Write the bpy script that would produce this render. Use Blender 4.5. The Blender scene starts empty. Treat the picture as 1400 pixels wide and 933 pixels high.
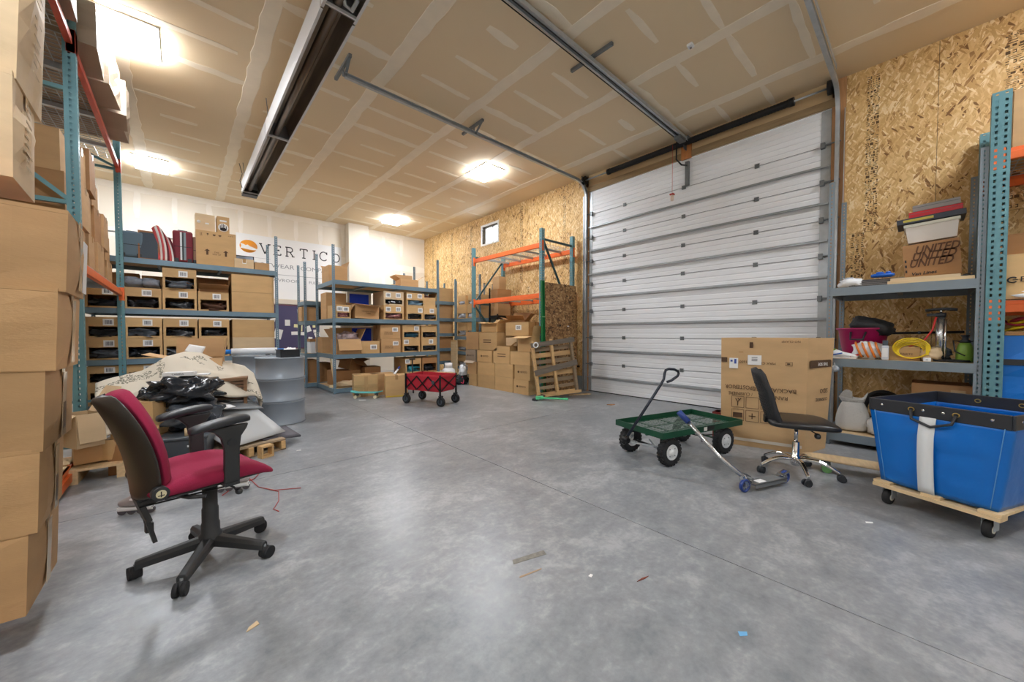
import bpy, math, random
from mathutils import Vector, Matrix, noise as mnoise
R = math.radians
S = bpy.context.scene
C = bpy.context.collection
random.seed(7)

# ------------------------------------------------------------------ camera
cam_d = bpy.data.cameras.new('camera')
cam = bpy.data.objects.new('camera', cam_d)
C.objects.link(cam)
cam.location = (0, 0, 1.19)
cam.rotation_euler = (R(90 - 1.5), 0, R(48.05 - 90))
cam_d.sensor_width = 36.0
cam_d.lens = 502.0 / 1400 * 36
cam_d.shift_y = 3.0 / 1400
cam_d.clip_start = 0.02
S.camera = cam

# ------------------------------------------------------------------ world, exposure
W = bpy.data.worlds.new('world')
S.world = W
W.use_nodes = True
bg = W.node_tree.nodes['Background']
bg.inputs[0].default_value = (0.72, 0.84, 1.0, 1)
bg.inputs[1].default_value = 14.0
S.view_settings.view_transform = 'Standard'
S.view_settings.look = 'None'
S.view_settings.gamma = 1.0
S.view_settings.use_curve_mapping = False
S.view_settings.exposure = 0.50
LAMP_GLOW = 66.0         # radiance of each ceiling light's drop lens
CEIL = 4.42

# ------------------------------------------------------------------ materials
def lin(c):
    return tuple(((v / 255) / 12.92 if v / 255 <= 0.04045 else ((v / 255 + 0.055) / 1.055) ** 2.4) for v in c) + (1.0,)

MATS = {}
def mat(name, rgb, rough=0.6, metal=0.0, noise=None, bump=None, rnd=0.0, stretch=(1, 1, 1), coat=0.0, emit=None, alpha=None, trans=0.0):
    if name in MATS:
        return MATS[name]
    m = bpy.data.materials.new(name)
    m.use_nodes = True
    nt = m.node_tree; N = nt.nodes; L = nt.links
    b = N['Principled BSDF']
    b.inputs['Base Color'].default_value = lin(rgb)
    b.inputs['Roughness'].default_value = rough
    b.inputs['Metallic'].default_value = metal
    if coat: b.inputs['Coat Weight'].default_value = coat; b.inputs['Coat Roughness'].default_value = 0.15
    if emit:
        b.inputs['Emission Color'].default_value = lin(emit[0]); b.inputs['Emission Strength'].default_value = emit[1]
    if trans: b.inputs['Transmission Weight'].default_value = trans
    if alpha is not None: b.inputs['Alpha'].default_value = alpha
    tc = mp = None
    if noise or bump:
        tc = N.new('ShaderNodeTexCoord'); mp = N.new('ShaderNodeMapping')
        mp.inputs['Scale'].default_value = stretch
        L.new(tc.outputs['Object'], mp.inputs['Vector'])
    col = None
    if noise:
        t = N.new('ShaderNodeTexNoise'); t.inputs['Scale'].default_value = noise[0]; t.inputs['Detail'].default_value = 6
        L.new(mp.outputs[0], t.inputs['Vector'])
        r = N.new('ShaderNodeMapRange')
        r.inputs['From Min'].default_value = 0.3; r.inputs['From Max'].default_value = 0.7
        r.inputs['To Min'].default_value = 1 - noise[1]; r.inputs['To Max'].default_value = 1 + noise[1]
        L.new(t.outputs['Fac'], r.inputs['Value'])
        col = r.outputs['Result']
    if rnd:
        oi = N.new('ShaderNodeObjectInfo'); r2 = N.new('ShaderNodeMapRange')
        r2.inputs['To Min'].default_value = 1 - rnd; r2.inputs['To Max'].default_value = 1 + rnd
        L.new(oi.outputs['Random'], r2.inputs['Value'])
        if col is not None:
            mm = N.new('ShaderNodeMath'); mm.operation = 'MULTIPLY'
            L.new(col, mm.inputs[0]); L.new(r2.outputs['Result'], mm.inputs[1]); col = mm.outputs[0]
        else: col = r2.outputs['Result']
    if col is not None:
        hs = N.new('ShaderNodeHueSaturation'); hs.inputs['Color'].default_value = lin(rgb)
        L.new(col, hs.inputs['Value']); L.new(hs.outputs[0], b.inputs['Base Color'])
    if bump:
        t = N.new('ShaderNodeTexNoise'); t.inputs['Scale'].default_value = bump[0]; t.inputs['Detail'].default_value = 4
        L.new(mp.outputs[0], t.inputs['Vector'])
        bp = N.new('ShaderNodeBump'); bp.inputs['Strength'].default_value = bump[1]; bp.inputs['Distance'].default_value = 0.02
        L.new(t.outputs['Fac'], bp.inputs['Height']); L.new(bp.outputs[0], b.inputs['Normal'])
    MATS[name] = m
    return m

def ramp(N, stops):
    r = N.new('ShaderNodeValToRGB'); e = r.color_ramp.elements
    while len(e) < len(stops): e.new(0.5)
    for i, (p, c) in enumerate(stops):
        e[i].position = p; e[i].color = lin(c)
    return r

def osb_material(name, stops, dark=1.0):
    m = bpy.data.materials.new(name); m.use_nodes = True
    nt = m.node_tree; N = nt.nodes; L = nt.links; b = N['Principled BSDF']
    b.inputs['Roughness'].default_value = 0.62
    tc = N.new('ShaderNodeTexCoord')
    vals = []
    for k, (ang, sx, sz) in enumerate(((-16, 54, 10), (14, 48, 11), (-34, 54, 12), (38, 66, 17))):
        mp0 = N.new('ShaderNodeMapping'); mp0.inputs['Rotation'].default_value = (R(ang), 0, 0)
        mp0.inputs['Location'].default_value = (k * 7.1, k * 3.3, k * 5.7)
        L.new(tc.outputs['Object'], mp0.inputs['Vector'])
        mp = N.new('ShaderNodeMapping'); mp.inputs['Scale'].default_value = (20, sx, sz)
        L.new(mp0.outputs[0], mp.inputs['Vector'])
        v = N.new('ShaderNodeTexVoronoi'); v.inputs['Scale'].default_value = 1.0; v.inputs['Randomness'].default_value = 1.0
        L.new(mp.outputs[0], v.inputs['Vector'])
        sp = N.new('ShaderNodeSeparateColor'); L.new(v.outputs['Color'], sp.inputs[0])
        vals.append((sp.outputs[0], sp.outputs[1]))
    cur = vals[0][0]
    for k in range(1, 4):
        gt = N.new('ShaderNodeMath'); gt.operation = 'GREATER_THAN'; gt.inputs[1].default_value = (0.45, 0.6, 0.8)[k - 1]
        L.new(vals[k][1], gt.inputs[0])
        mx = N.new('ShaderNodeMix'); L.new(gt.outputs[0], mx.inputs[0]); L.new(cur, mx.inputs[2]); L.new(vals[k][0], mx.inputs[3])
        cur = mx.outputs[0]
    big = N.new('ShaderNodeTexNoise'); big.inputs['Scale'].default_value = 2.2; big.inputs['Detail'].default_value = 3
    L.new(tc.outputs['Object'], big.inputs['Vector'])
    ad = N.new('ShaderNodeMath'); ad.operation = 'MULTIPLY_ADD'; ad.inputs[1].default_value = 0.55; ad.inputs[2].default_value = -0.26
    L.new(big.outputs['Fac'], ad.inputs[0])
    su = N.new('ShaderNodeMath'); su.operation = 'ADD'; L.new(cur, su.inputs[0]); L.new(ad.outputs[0], su.inputs[1])
    rp = ramp(N, stops); L.new(su.outputs[0], rp.inputs[0])
    L.new(rp.outputs[0], b.inputs['Base Color'])
    bp = N.new('ShaderNodeBump'); bp.inputs['Strength'].default_value = 0.25; bp.inputs['Distance'].default_value = 0.004
    L.new(cur, bp.inputs['Height']); L.new(bp.outputs[0], b.inputs['Normal'])
    return m

OSB = osb_material('osb', [(0.0, (128, 88, 44)), (0.06, (176, 132, 78)), (0.14, (202, 160, 100)), (0.5, (216, 178, 118)), (0.8, (228, 194, 136)), (1.0, (242, 218, 172))])
OSB_DARK = osb_material('osb_weathered', [(0.0, (76, 50, 26)), (0.2, (120, 84, 46)), (0.5, (150, 110, 66)), (0.8, (172, 132, 84)), (1.0, (190, 154, 106))])

def concrete_material():
    m = bpy.data.materials.new('concrete'); m.use_nodes = True
    nt = m.node_tree; N = nt.nodes; L = nt.links; b = N['Principled BSDF']
    tc = N.new('ShaderNodeTexCoord')
    def tex(scale, detail, stretch=(1, 1, 1), dist=0.0):
        mp = N.new('ShaderNodeMapping'); mp.inputs['Scale'].default_value = stretch
        L.new(tc.outputs['Object'], mp.inputs['Vector'])
        t = N.new('ShaderNodeTexNoise'); t.inputs['Scale'].default_value = scale; t.inputs['Detail'].default_value = detail
        t.inputs['Distortion'].default_value = dist; t.inputs['Roughness'].default_value = 0.62
        L.new(mp.outputs[0], t.inputs['Vector']); return t.outputs['Fac']
    a = tex(1.3, 9, dist=0.5); c = tex(6.5, 10, (1.0, 1.4, 1), 0.3); d = tex(34, 7)
    def mul(x, k, y):
        n = N.new('ShaderNodeMath'); n.operation = 'MULTIPLY_ADD'; n.inputs[1].default_value = k
        L.new(x, n.inputs[0])
        if isinstance(y, float): n.inputs[2].default_value = y
        else: L.new(y, n.inputs[2])
        return n.outputs[0]
    s = mul(a, 0.85, -0.30); s = mul(c, 0.85, s); s = mul(d, 0.48, s)
    rp = ramp(N, [(0.32, (90, 94, 98)), (0.58, (123, 127, 131)), (0.82, (144, 147, 150)), (1.0, (168, 170, 172))])
    L.new(s, rp.inputs[0])
    # sparse dark stains
    st = tex(1.7, 5, dist=1.2); r2 = N.new('ShaderNodeMapRange'); r2.inputs['From Min'].default_value = 0.62; r2.inputs['From Max'].default_value = 0.78
    L.new(st, r2.inputs['Value'])
    mx = N.new('ShaderNodeMix'); mx.data_type = 'RGBA'; mx.inputs['B'].default_value = lin((108, 108, 112))
    fm = N.new('ShaderNodeMath'); fm.operation = 'MULTIPLY'; fm.inputs[1].default_value = 0.55
    L.new(r2.outputs[0], fm.inputs[0]); L.new(fm.outputs[0], mx.inputs['Factor']); L.new(rp.outputs[0], mx.inputs['A'])
    L.new(mx.outputs['Result'], b.inputs['Base Color'])
    r3 = N.new('ShaderNodeMapRange'); r3.inputs['To Min'].default_value = 0.22; r3.inputs['To Max'].default_value = 0.46
    L.new(c, r3.inputs['Value']); L.new(r3.outputs[0], b.inputs['Roughness'])
    bp = N.new('ShaderNodeBump'); bp.inputs['Strength'].default_value = 0.10; bp.inputs['Distance'].default_value = 0.006
    L.new(d, bp.inputs['Height']); L.new(bp.outputs[0], b.inputs['Normal'])
    b.inputs['Specular IOR Level'].default_value = 0.55
    return m
CONC = concrete_material()

def cardboard(name, rgb, rnd=0.10):
    m = mat(name, rgb, rough=0.72, noise=(3.0, 0.07), rnd=rnd, bump=(60, 0.06), stretch=(1, 1, 3.5))
    return m
CB = cardboard('cardboard', (191, 152, 106))
CB2 = cardboard('cardboard_kraft', (205, 168, 117))
CB3 = cardboard('cardboard_pale', (214, 188, 150))
CB4 = cardboard('cardboard_brown', (166, 122, 78))
CB5 = cardboard('cardboard_greyed', (160, 142, 122))
TAPE = mat('packing_tape', (186, 148, 100), rough=0.22, noise=(8, 0.06))
TAPEC = mat('clear_tape', (214, 190, 156), rough=0.15)
PAPER = mat('paper_label', (238, 238, 236), rough=0.6)
INK = mat('black_ink', (44, 40, 40), rough=0.7)
INKB = mat('brown_ink', (84, 60, 40), rough=0.8)
BLUEGREY = mat('shelf_blue_grey', (112, 138, 154), rough=0.42, metal=0.25, noise=(6, 0.06))
DARKGREY = mat('shelf_dark_grey', (78, 88, 96), rough=0.45, metal=0.3)
TEAL = mat('rack_teal', (98, 144, 152), rough=0.45, metal=0.15, noise=(7, 0.08))
TEALD = mat('rack_dark_teal', (50, 82, 84), rough=0.5, metal=0.15, noise=(7, 0.08))
ORANGE = mat('rack_orange', (232, 108, 46), rough=0.42, noise=(9, 0.06))
HOLE = mat('punched_hole', (22, 28, 30), rough=0.9)
GALV = mat('galvanised_steel', (178, 184, 188), rough=0.38, metal=0.45, noise=(14, 0.08))
DGALV = mat('dull_steel', (120, 124, 126), rough=0.45, metal=0.45, noise=(14, 0.08))
CHROME = mat('chrome', (222, 224, 226), rough=0.10, metal=1.0)
BLACKP = mat('black_plastic', (38, 41, 45), rough=0.42)
BLACKM = mat('black_metal', (30, 31, 33), rough=0.4, metal=0.4)
RUBBER = mat('rubber', (30, 30, 32), rough=0.75)
PARTICLE = mat('particle_board', (198, 170, 130), rough=0.8, noise=(40, 0.10))
WOOD = mat('pine_wood', (206, 168, 116), rough=0.6, noise=(5, 0.12), stretch=(1, 9, 9))
WOODP = mat('pale_pine', (222, 194, 150), rough=0.55, noise=(5, 0.10), stretch=(9, 1, 9))
WOODG = mat('weathered_wood', (150, 130, 104), rough=0.8, noise=(6, 0.16), stretch=(1, 8, 8), rnd=0.12)
WHITEP = mat('white_plastic', (232, 234, 236), rough=0.4)
POLY = mat('black_polybag', (34, 37, 42), rough=0.22, bump=(16, 0.6), rnd=0.2)
POLYG = mat('grey_polybag', (92, 98, 106), rough=0.22, bump=(18, 0.7), rnd=0.25)
WRAP = mat('clear_wrap', (190, 196, 204), rough=0.18, bump=(22, 0.7))

# ------------------------------------------------------------------ mesh builder
class MB:
    def __init__(self):
        self.v = []; self.f = []; self.sm = []
    def add(self, vs, fs, M=None, smooth=False):
        o = len(self.v)
        if M is not None: vs = [tuple(M @ Vector(p)) for p in vs]
        self.v += [tuple(p) for p in vs]
        for f in fs:
            self.f.append(tuple(i + o for i in f)); self.sm.append(smooth)
        return self
    def box(self, x0, y0, z0, x1, y1, z1, M=None):
        vs = [(x0, y0, z0), (x1, y0, z0), (x1, y1, z0), (x0, y1, z0), (x0, y0, z1), (x1, y0, z1), (x1, y1, z1), (x0, y1, z1)]
        return self.add(vs, [(0, 3, 2, 1), (4, 5, 6, 7), (0, 1, 5, 4), (1, 2, 6, 5), (2, 3, 7, 6), (3, 0, 4, 7)], M)
    def cbox(self, c, s, M=None):
        return self.box(c[0] - s[0] / 2, c[1] - s[1] / 2, c[2] - s[2] / 2, c[0] + s[0] / 2, c[1] + s[1] / 2, c[2] + s[2] / 2, M)
    def bar(self, p, q, w, h, up=(0, 0, 1)):
        p = Vector(p); q = Vector(q); d = q - p; l = d.length; d.normalize(); u = Vector(up)
        if abs(d.dot(u)) > 0.98: u = Vector((1, 0, 0)) if abs(d.x) < 0.9 else Vector((0, 1, 0))
        s = d.cross(u).normalized(); u = s.cross(d).normalized()
        M = Matrix(((d.x, s.x, u.x, p.x), (d.y, s.y, u.y, p.y), (d.z, s.z, u.z, p.z), (0, 0, 0, 1)))
        return self.box(0, -w / 2, -h / 2, l, w / 2, h / 2, M)
    def tube(self, pts, r, n=8, closed=False):
        P = [Vector(p) for p in pts]; m = len(P); rr = r if isinstance(r, (list, tuple)) else [r] * m
        vs = []; prev = None
        for i in range(m):
            if closed: d = P[(i + 1) % m] - P[i - 1]
            else: d = P[min(i + 1, m - 1)] - P[max(i - 1, 0)]
            d.normalize()
            if prev is None:
                a = Vector((0, 0, 1)) if abs(d.z) < 0.9 else Vector((1, 0, 0)); prev = a - d * a.dot(d)
            else: prev = prev - d * prev.dot(d)
            prev.normalize(); b = d.cross(prev)
            for k in range(n):
                t = 2 * math.pi * k / n; vs.append(P[i] + (prev * math.cos(t) + b * math.sin(t)) * rr[i])
        fs = []
        for i in range(m if closed else m - 1):
            j = (i + 1) % m
            for k in range(n):
                fs.append((i * n + k, i * n + (k + 1) % n, j * n + (k + 1) % n, j * n + k))
        self.add(vs, fs, None, True)
        if not closed:
            o = len(self.v) - len(vs)
            self.f.append(tuple(o + k for k in reversed(range(n)))); self.sm.append(False)
            self.f.append(tuple(o + (m - 1) * n + k for k in range(n))); self.sm.append(False)
        return self
    def cyl(self, p, q, r, n=16):
        return self.tube([p, q], r, n)
    def lathe(self, prof, n=24, M=None, caps=True):
        vs = []; fs = []; m = len(prof)
        for (r, z) in prof:
            for k in range(n):
                t = 2 * math.pi * k / n; vs.append((r * math.cos(t), r * math.sin(t), z))
        for i in range(m - 1):
            for k in range(n):
                fs.append((i * n + k, i * n + (k + 1) % n, (i + 1) * n + (k + 1) % n, (i + 1) * n + k))
        if caps: fs.append(tuple(reversed(range(n)))); fs.append(tuple((m - 1) * n + k for k in range(n)))
        return self.add(vs, fs, M, True)
    def prism(self, poly, z0, z1, M=None, smooth=False):
        n = len(poly)
        vs = [(x, y, z0) for x, y in poly] + [(x, y, z1) for x, y in poly]
        fs = [tuple(reversed(range(n))), tuple(range(n, 2 * n))] + [(i, (i + 1) % n, n + (i + 1) % n, n + i) for i in range(n)]
        return self.add(vs, fs, M, smooth)
    def loft(self, rings, closed=True, caps=True, smooth=True):
        n = len(rings[0]); vs = [p for r in rings for p in r]; fs = []
        for i in range(len(rings) - 1):
            for k in range(n if closed else n - 1):
                fs.append((i * n + k, i * n + (k + 1) % n, (i + 1) * n + (k + 1) % n, (i + 1) * n + k))
        self.add(vs, fs, None, smooth)
        if caps:
            o = len(self.v) - len(vs)
            self.f.append(tuple(o + k for k in reversed(range(n)))); self.sm.append(smooth)
            self.f.append(tuple(o + (len(rings) - 1) * n + k for k in range(n))); self.sm.append(smooth)
        return self
    def grid(self, fn, nu, nv, smooth=True):
        vs = [fn(i / nu, j / nv) for j in range(nv + 1) for i in range(nu + 1)]
        fs = [(j * (nu + 1) + i, j * (nu + 1) + i + 1, (j + 1) * (nu + 1) + i + 1, (j + 1) * (nu + 1) + i) for j in range(nv) for i in range(nu)]
        return self.add(vs, fs, None, smooth)
    def blob(self, c, s, e=0.6, nu=20, nv=12, amp=0.0, freq=3.0, seed=0.0, flat=None):
        # superellipsoid with noise
        def sp(x, k): return math.copysign(abs(x) ** k, x)
        vs = []
        for j in range(nv + 1):
            ph = -math.pi / 2 + math.pi * j / nv
            for i in range(nu):
                th = 2 * math.pi * i / nu
                x = sp(math.cos(ph), e) * sp(math.cos(th), e); y = sp(math.cos(ph), e) * sp(math.sin(th), e); z = sp(math.sin(ph), e)
                k = 1.0
                if amp: k += amp * mnoise.noise(Vector((x * freq + seed, y * freq, z * freq + seed * 0.7)))
                z2 = z * k
                if flat is not None: z2 = max(z2, flat)
                vs.append((c[0] + x * k * s[0], c[1] + y * k * s[1], c[2] + z2 * s[2]))
        fs = [(j * nu + i, j * nu + (i + 1) % nu, (j + 1) * nu + (i + 1) % nu, (j + 1) * nu + i) for j in range(nv) for i in range(nu)]
        return self.add(vs, fs, None, True)
    def mesh(self, name):
        me = bpy.data.meshes.new(name)
        me.from_pydata(self.v, [], self.f)
        me.polygons.foreach_set('use_smooth', self.sm)
        me.update()
        return me
    def build(self, name, m, parent=None, bevel=0.0, subsurf=0, solid=0.0):
        o = link(name, self.mesh(name), m, parent)
        if solid:
            md = o.modifiers.new('solid', 'SOLIDIFY'); md.thickness = solid; md.offset = 0
        if bevel:
            md = o.modifiers.new('bevel', 'BEVEL'); md.width = bevel; md.segments = 2; md.limit_method = 'ANGLE'; md.angle_limit = R(40)
        if subsurf:
            md = o.modifiers.new('sub', 'SUBSURF'); md.levels = subsurf; md.render_levels = subsurf
        return o

def link(name, me, m=None, parent=None):
    if m is not None and not me.materials: me.materials.append(m)
    o = bpy.data.objects.new(name, me)
    C.objects.link(o)
    if parent is not None: o.parent = parent
    return o
def tag(o, label, cat, group=None):
    o['label'] = label; o['category'] = cat
    if group: o['group'] = group
    return o
def thing(name, label, cat, loc=(0, 0, 0), rz=0.0, group=None, rot=None):
    o = bpy.data.objects.new(name, None); C.objects.link(o)
    o.empty_display_size = 0.1
    o.location = loc; o.rotation_euler = rot if rot else (0, 0, rz)
    return tag(o, label, cat, group)
def struct(o):
    o['kind'] = 'structure'; return o
def place(o, loc, rz=0.0, rot=None):
    o.location = loc; o.rotation_euler = rot if rot else (0, 0, rz); return o

_txt = {}
def text_mesh(s, size, ext=0.0006, align='CENTER', shear=0.0, bold=0.0):
    key = (s, size, ext, align, shear, bold)
    if key in _txt: return _txt[key]
    cu = bpy.data.curves.new('lettering', 'FONT'); cu.body = s; cu.size = size; cu.extrude = ext
    cu.align_x = align; cu.align_y = 'CENTER'; cu.resolution_u = 2; cu.shear = shear; cu.offset = bold
    o = bpy.data.objects.new('lettering', cu); C.objects.link(o)
    dg = bpy.context.evaluated_depsgraph_get(); dg.update()
    me = bpy.data.meshes.new_from_object(o.evaluated_get(dg))
    bpy.data.objects.remove(o); bpy.data.curves.remove(cu)
    me.materials.clear()
    _txt[key] = me
    return me
def text(s, size, parent, loc, rot, m=INK, name='lettering', align='CENTER', scale=(1, 1, 1), shear=0.0, bold=0.0):
    me = text_mesh(s, size, 0.0006, align, shear, bold).copy()
    me.materials.append(m)
    o = link(name, me, None, parent); o.location = loc; o.rotation_euler = rot; o.scale = scale
    return o
# rotations that stand lettering up, readable from: -Y side, -X side, +X side
RF = (R(90), 0, 0); RL = (R(90), 0, R(-90)); RR = (R(90), 0, R(90))
ORD = ['first', 'second', 'third', 'fourth', 'fifth', 'sixth', 'seventh', 'eighth', 'ninth', 'tenth', 'eleventh', 'twelfth']
# ================================================================== ROOM SHELL
XR, YB, XL, YF = 6.26, 11.48, -2.6, -4.6      # right (door) wall, back wall, left wall, wall behind the camera
DRY = mat('raw_drywall', (228, 208, 174), rough=0.85, noise=(0.7, 0.03))
MUD = mat('joint_compound', (240, 228, 206), rough=0.8, noise=(5, 0.04))
DRYW = mat('pale_drywall', (238, 230, 216), rough=0.85, noise=(0.8, 0.03))
MUDW = mat('pale_compound', (246, 240, 230), rough=0.8, noise=(5, 0.03))

# floor: concrete slabs with sawn joints between them
fl = struct(MB().box(XL - .2, YF - .2, -.2, XR + .3, YB + .2, -.009).build('floor', mat('joint_filler', (92, 92, 92), rough=0.9)))
xs = [XL - .2, 2.10, XR + .3]; ys = [YF - .2, -0.6, 3.60, 7.70, YB + .2]
for i in range(2):
    for j in range(4):
        g = 0.0028
        o = MB().box(xs[i] + g, ys[j] + g, -.008, xs[i + 1] - g, ys[j + 1] - g, 0).build('slab', CONC, fl)

# ceiling sheets with taped seams
ce = struct(MB().box(XL - .2, YF - .2, CEIL, XR + .3, YB + .2, CEIL + .15).build('ceiling', DRY))
def ragged(l, w, seed, th=0.0025, step=0.16, jit=0.25):
    # strip along local +X with uneven edges, lying under z=0
    rnd = random.Random(seed); n = max(3, int(l / step)); a = []; b = []
    for i in range(n + 1):
        t = i / n; e = 1.0 if 0 < i < n else 0.6
        a.append((t * l, (w / 2 * e) * (1 + rnd.uniform(-jit, jit)))); b.append((t * l, -(w / 2 * e) * (1 + rnd.uniform(-jit, jit))))
    vs = [(x, y, -th) for x, y in a] + [(x, y, -th) for x, y in b] + [(x, y * 1.06, 0) for x, y in a] + [(x, y * 1.06, 0) for x, y in b]
    k = n + 1; fs = []
    for i in range(n):
        fs += [(i, i + 1, k + i + 1, k + i), (2 * k + i, 2 * k + i + 1, i + 1, i), (k + i, k + i + 1, 3 * k + i + 1, 3 * k + i)]
    fs += [(0, k, 3 * k, 2 * k), (n, 2 * k + n, 3 * k + n, k + n)]
    return MB().add(vs, fs)
SEAM_X = [-1.71, -.49, .73, 1.95, 3.17, 4.39, 5.61]
for i, x in enumerate(SEAM_X):
    o = ragged(YB - YF, .15, 20 + i, th=.004, jit=.18).build('taped_seam', MUD, ce); place(o, (x, YF, CEIL), R(90))
strips = [ragged(l, w, 50 + k) for k, (l, w) in enumerate(((1.16, .12), (.72, .075), (.62, .07), (.42, .10), (.95, .075), (1.16, .07)))]
smesh = [s.mesh('fastener_strip') for s in strips]
for s in smesh: s.materials.append(MUD)
rnd = random.Random(3)
edges = [XL] + SEAM_X + [XR]
y = -4.1; row = 0
while y < YB - .2:
    for i in range(len(edges) - 1):
        w = edges[i + 1] - edges[i]
        if w < .5: continue
        butt = (row + i * 3) % 6 == 0
        k = 0 if butt else rnd.choice([1, 2, 3, 4, 5, 1, 2])
        if not butt and rnd.random() < .16: continue
        l = (1.16, .72, .62, .42, .95, 1.16)[k]
        if l > w: continue
        x0 = edges[i] + (.03 if k in (0, 5) else rnd.uniform(.05, max(.06, w - l - .05)))
        o = link('fastener_strip', smesh[k], None, ce); place(o, (x0, y + rnd.uniform(-.01, .01), CEIL))
    y += .555; row += 1

# back wall with a boxed-out column and a low ledge
wb = struct(MB().box(XL - .2, YB, 0, XR + .3, YB + .2, CEIL).build('wall_back', DRYW))
for i in range(14):
    x = -1.9 + .61 * i
    if x > 6.0: break
    o = ragged(.66, .10, 80 + i).build('fastener_strip', MUDW, wb); place(o, (x, YB, 3.72), rot=(R(-90), R(-90), 0))
    o = ragged(1.0, .09, 95 + i).build('fastener_strip', MUDW, wb); place(o, (x, YB, 2.3), rot=(R(-90), R(-90), 0))
o = ragged(XR - XL, .2, 130, th=.004).build('taped_seam', MUDW, wb); place(o, (XL, YB, 3.35), rot=(R(-90), 0, 0))
o = ragged(XR - XL, .12, 131, th=.0045).build('taped_seam', MUDW, wb); place(o, (XL, YB, 4.34), rot=(R(-90), 0, 0))
struct(MB().box(3.66, YB - .30, 0, 4.24, YB + .01, CEIL).build('trim_1', mat('column_drywall', (222, 214, 200), rough=.85, noise=(.8, .03))))
struct(MB().box(.6, YB - .10, 1.98, 3.66, YB + .01, 2.10).build('trim_2', mat('ledge_paint', (226, 216, 200), rough=.7)))
struct(MB().box(XL - .2, YF - .2, 0, XL, YB + .2, CEIL).build('wall_left', DRYW))
struct(MB().box(XL - .2, YF - .2, 0, XR + .3, YF, CEIL).build('wall_front', DRYW))

# right wall: studs behind, OSB sheets in front, opening for the door and a small high window
DY0, DY1, DZ = 0.82, 4.60, 4.09
WY0, WY1, WZ0, WZ1 = 7.52, 8.20, 3.66, 4.14
wr = MB()
X0, X1 = XR + .012, XR + .20
wr.box(X0, YF - .2, 0, X1, DY0 - .06, CEIL).box(X0, DY0 - .06, DZ + .02, X1, DY1 + .06, CEIL)
wr.box(X0, DY1 + .06, 0, X1, WY0, CEIL).box(X0, WY1, 0, X1, YB + .2, CEIL).box(X0, WY0, 0, X1, WY1, WZ0).box(X0, WY0, WZ1, X1, WY1, CEIL)
wr = struct(wr.build('wall_right', mat('stud_wall', (90, 74, 54), rough=.9)))
def osb_sheet(y0, y1, z0, z1):
    g = .002
    y0 += g; y1 -= g; z0 += g; z1 -= g
    b = MB(); hy0, hy1, hz0, hz1 = max(y0, WY0), min(y1, WY1), max(z0, WZ0), min(z1, WZ1)
    if hy0 < hy1 and hz0 < hz1:
        for (a, c, d, e) in ((y0, hy0, z0, z1), (hy1, y1, z0, z1), (hy0, hy1, z0, hz0), (hy0, hy1, hz1, z1)):
            if c - a > .001 and e - d > .001: b.box(XR, a, d, XR + .012, c, e)
    else: b.box(XR, y0, z0, XR + .012, y1, z1)
    return b.build('osb_sheet', OSB, wr)
ycuts = [DY1 + .10, 5.66, 6.88, 8.10, 9.32, 10.54, YB]
for a, b in zip(ycuts[:-1], ycuts[1:]):
    osb_sheet(a, b, 0, 2.44); osb_sheet(a, b, 2.44, CEIL)
ycuts = [YF, -3.74, -2.52, -1.30, -.08, DY0 - .14]
for a, b in zip(ycuts[:-1], ycuts[1:]):
    osb_sheet(a, b, 0, 2.44); osb_sheet(a, b, 2.44, CEIL)
# mill stamps printed down the sheets
STAMP = mat('mill_stamp_ink', (92, 68, 40), rough=.8)
def stamp(y, z0, z1, w, seed, dens=.92):
    rnd = random.Random(seed); b = MB(); z = z0
    while z < z1:
        h = rnd.choice((.012, .018, .028, .04)); n = rnd.randint(2, 5)
        for i in range(n):
            if rnd.random() < dens:
                ww = w / n; a = y - w / 2 + i * ww + rnd.uniform(0, .3) * ww; c = a + ww * rnd.uniform(.35, .75)
                k = rnd.randint(0, 2)
                if k == 0: b.box(XR - .0008, a, z, XR, c, z + h * .8)
                else:
                    b.box(XR - .0008, a, z, XR, c, z + h * .22).box(XR - .0008, a, z + h * .62, XR, c, z + h * .82)
                    if k == 2: b.box(XR - .0008, a, z, XR, a + ww * .14, z + h * .8)
        z += h + rnd.uniform(.003, .010)
    return b.build('printed_stamp', STAMP, wr)
for k, (y, z0, z1, w) in enumerate(((.44, 2.46, 4.28, .12), (.55, 1.75, 2.42, .13), (-.62, 2.46, 4.2, .22), (-.95, 1.2, 2.2, .25), (9.75, 2.5, 4.3, .10), (8.72, 2.5, 4.3, .10), (6.62, 2.5, 4.3, .11), (5.25, 2.6, 4.2, .08), (6.4, .6, 2.3, .10), (10.9, 2.5, 4.3, .07))):
    stamp(y, z0, z1, w, 300 + k)

# small high window
win = MB()
FW = mat('window_white', (236, 234, 230), rough=.5)
t = .045
win.box(XR - .015, WY0 - t, WZ0 - t, XR + .03, WY1 + t, WZ0).box(XR - .015, WY0 - t, WZ1, XR + .03, WY1 + t, WZ1 + t)
win.box(XR - .015, WY0 - t, WZ0, XR + .03, WY0, WZ1).box(XR - .015, WY1, WZ0, XR + .03, WY1 + t, WZ1)
win = struct(win.build('window_1', FW))
f = MB(); ym = (WY0 + WY1) / 2
for (a, b, c, d) in ((WY0, WY0 + .035, WZ0, WZ1), (WY1 - .035, WY1, WZ0, WZ1), (WY0, WY1, WZ0, WZ0 + .035), (WY0, WY1, WZ1 - .035, WZ1), (ym - .02, ym + .02, WZ0, WZ1)):
    f.box(XR + .10, a, c, XR + .15, b, d)
f.build('window_frame', FW, win)
GLASS = mat('window_glass', (250, 252, 255), rough=0.0, trans=1.0)
MB().box(XR + .122, WY0 + .03, WZ0 + .03, XR + .126, ym, WZ1 - .03).build('pane', GLASS, win)
MB().box(XR + .122, ym, WZ0 + .03, XR + .126, WY1 - .03, WZ1 - .03).build('pane', GLASS, win)
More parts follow.
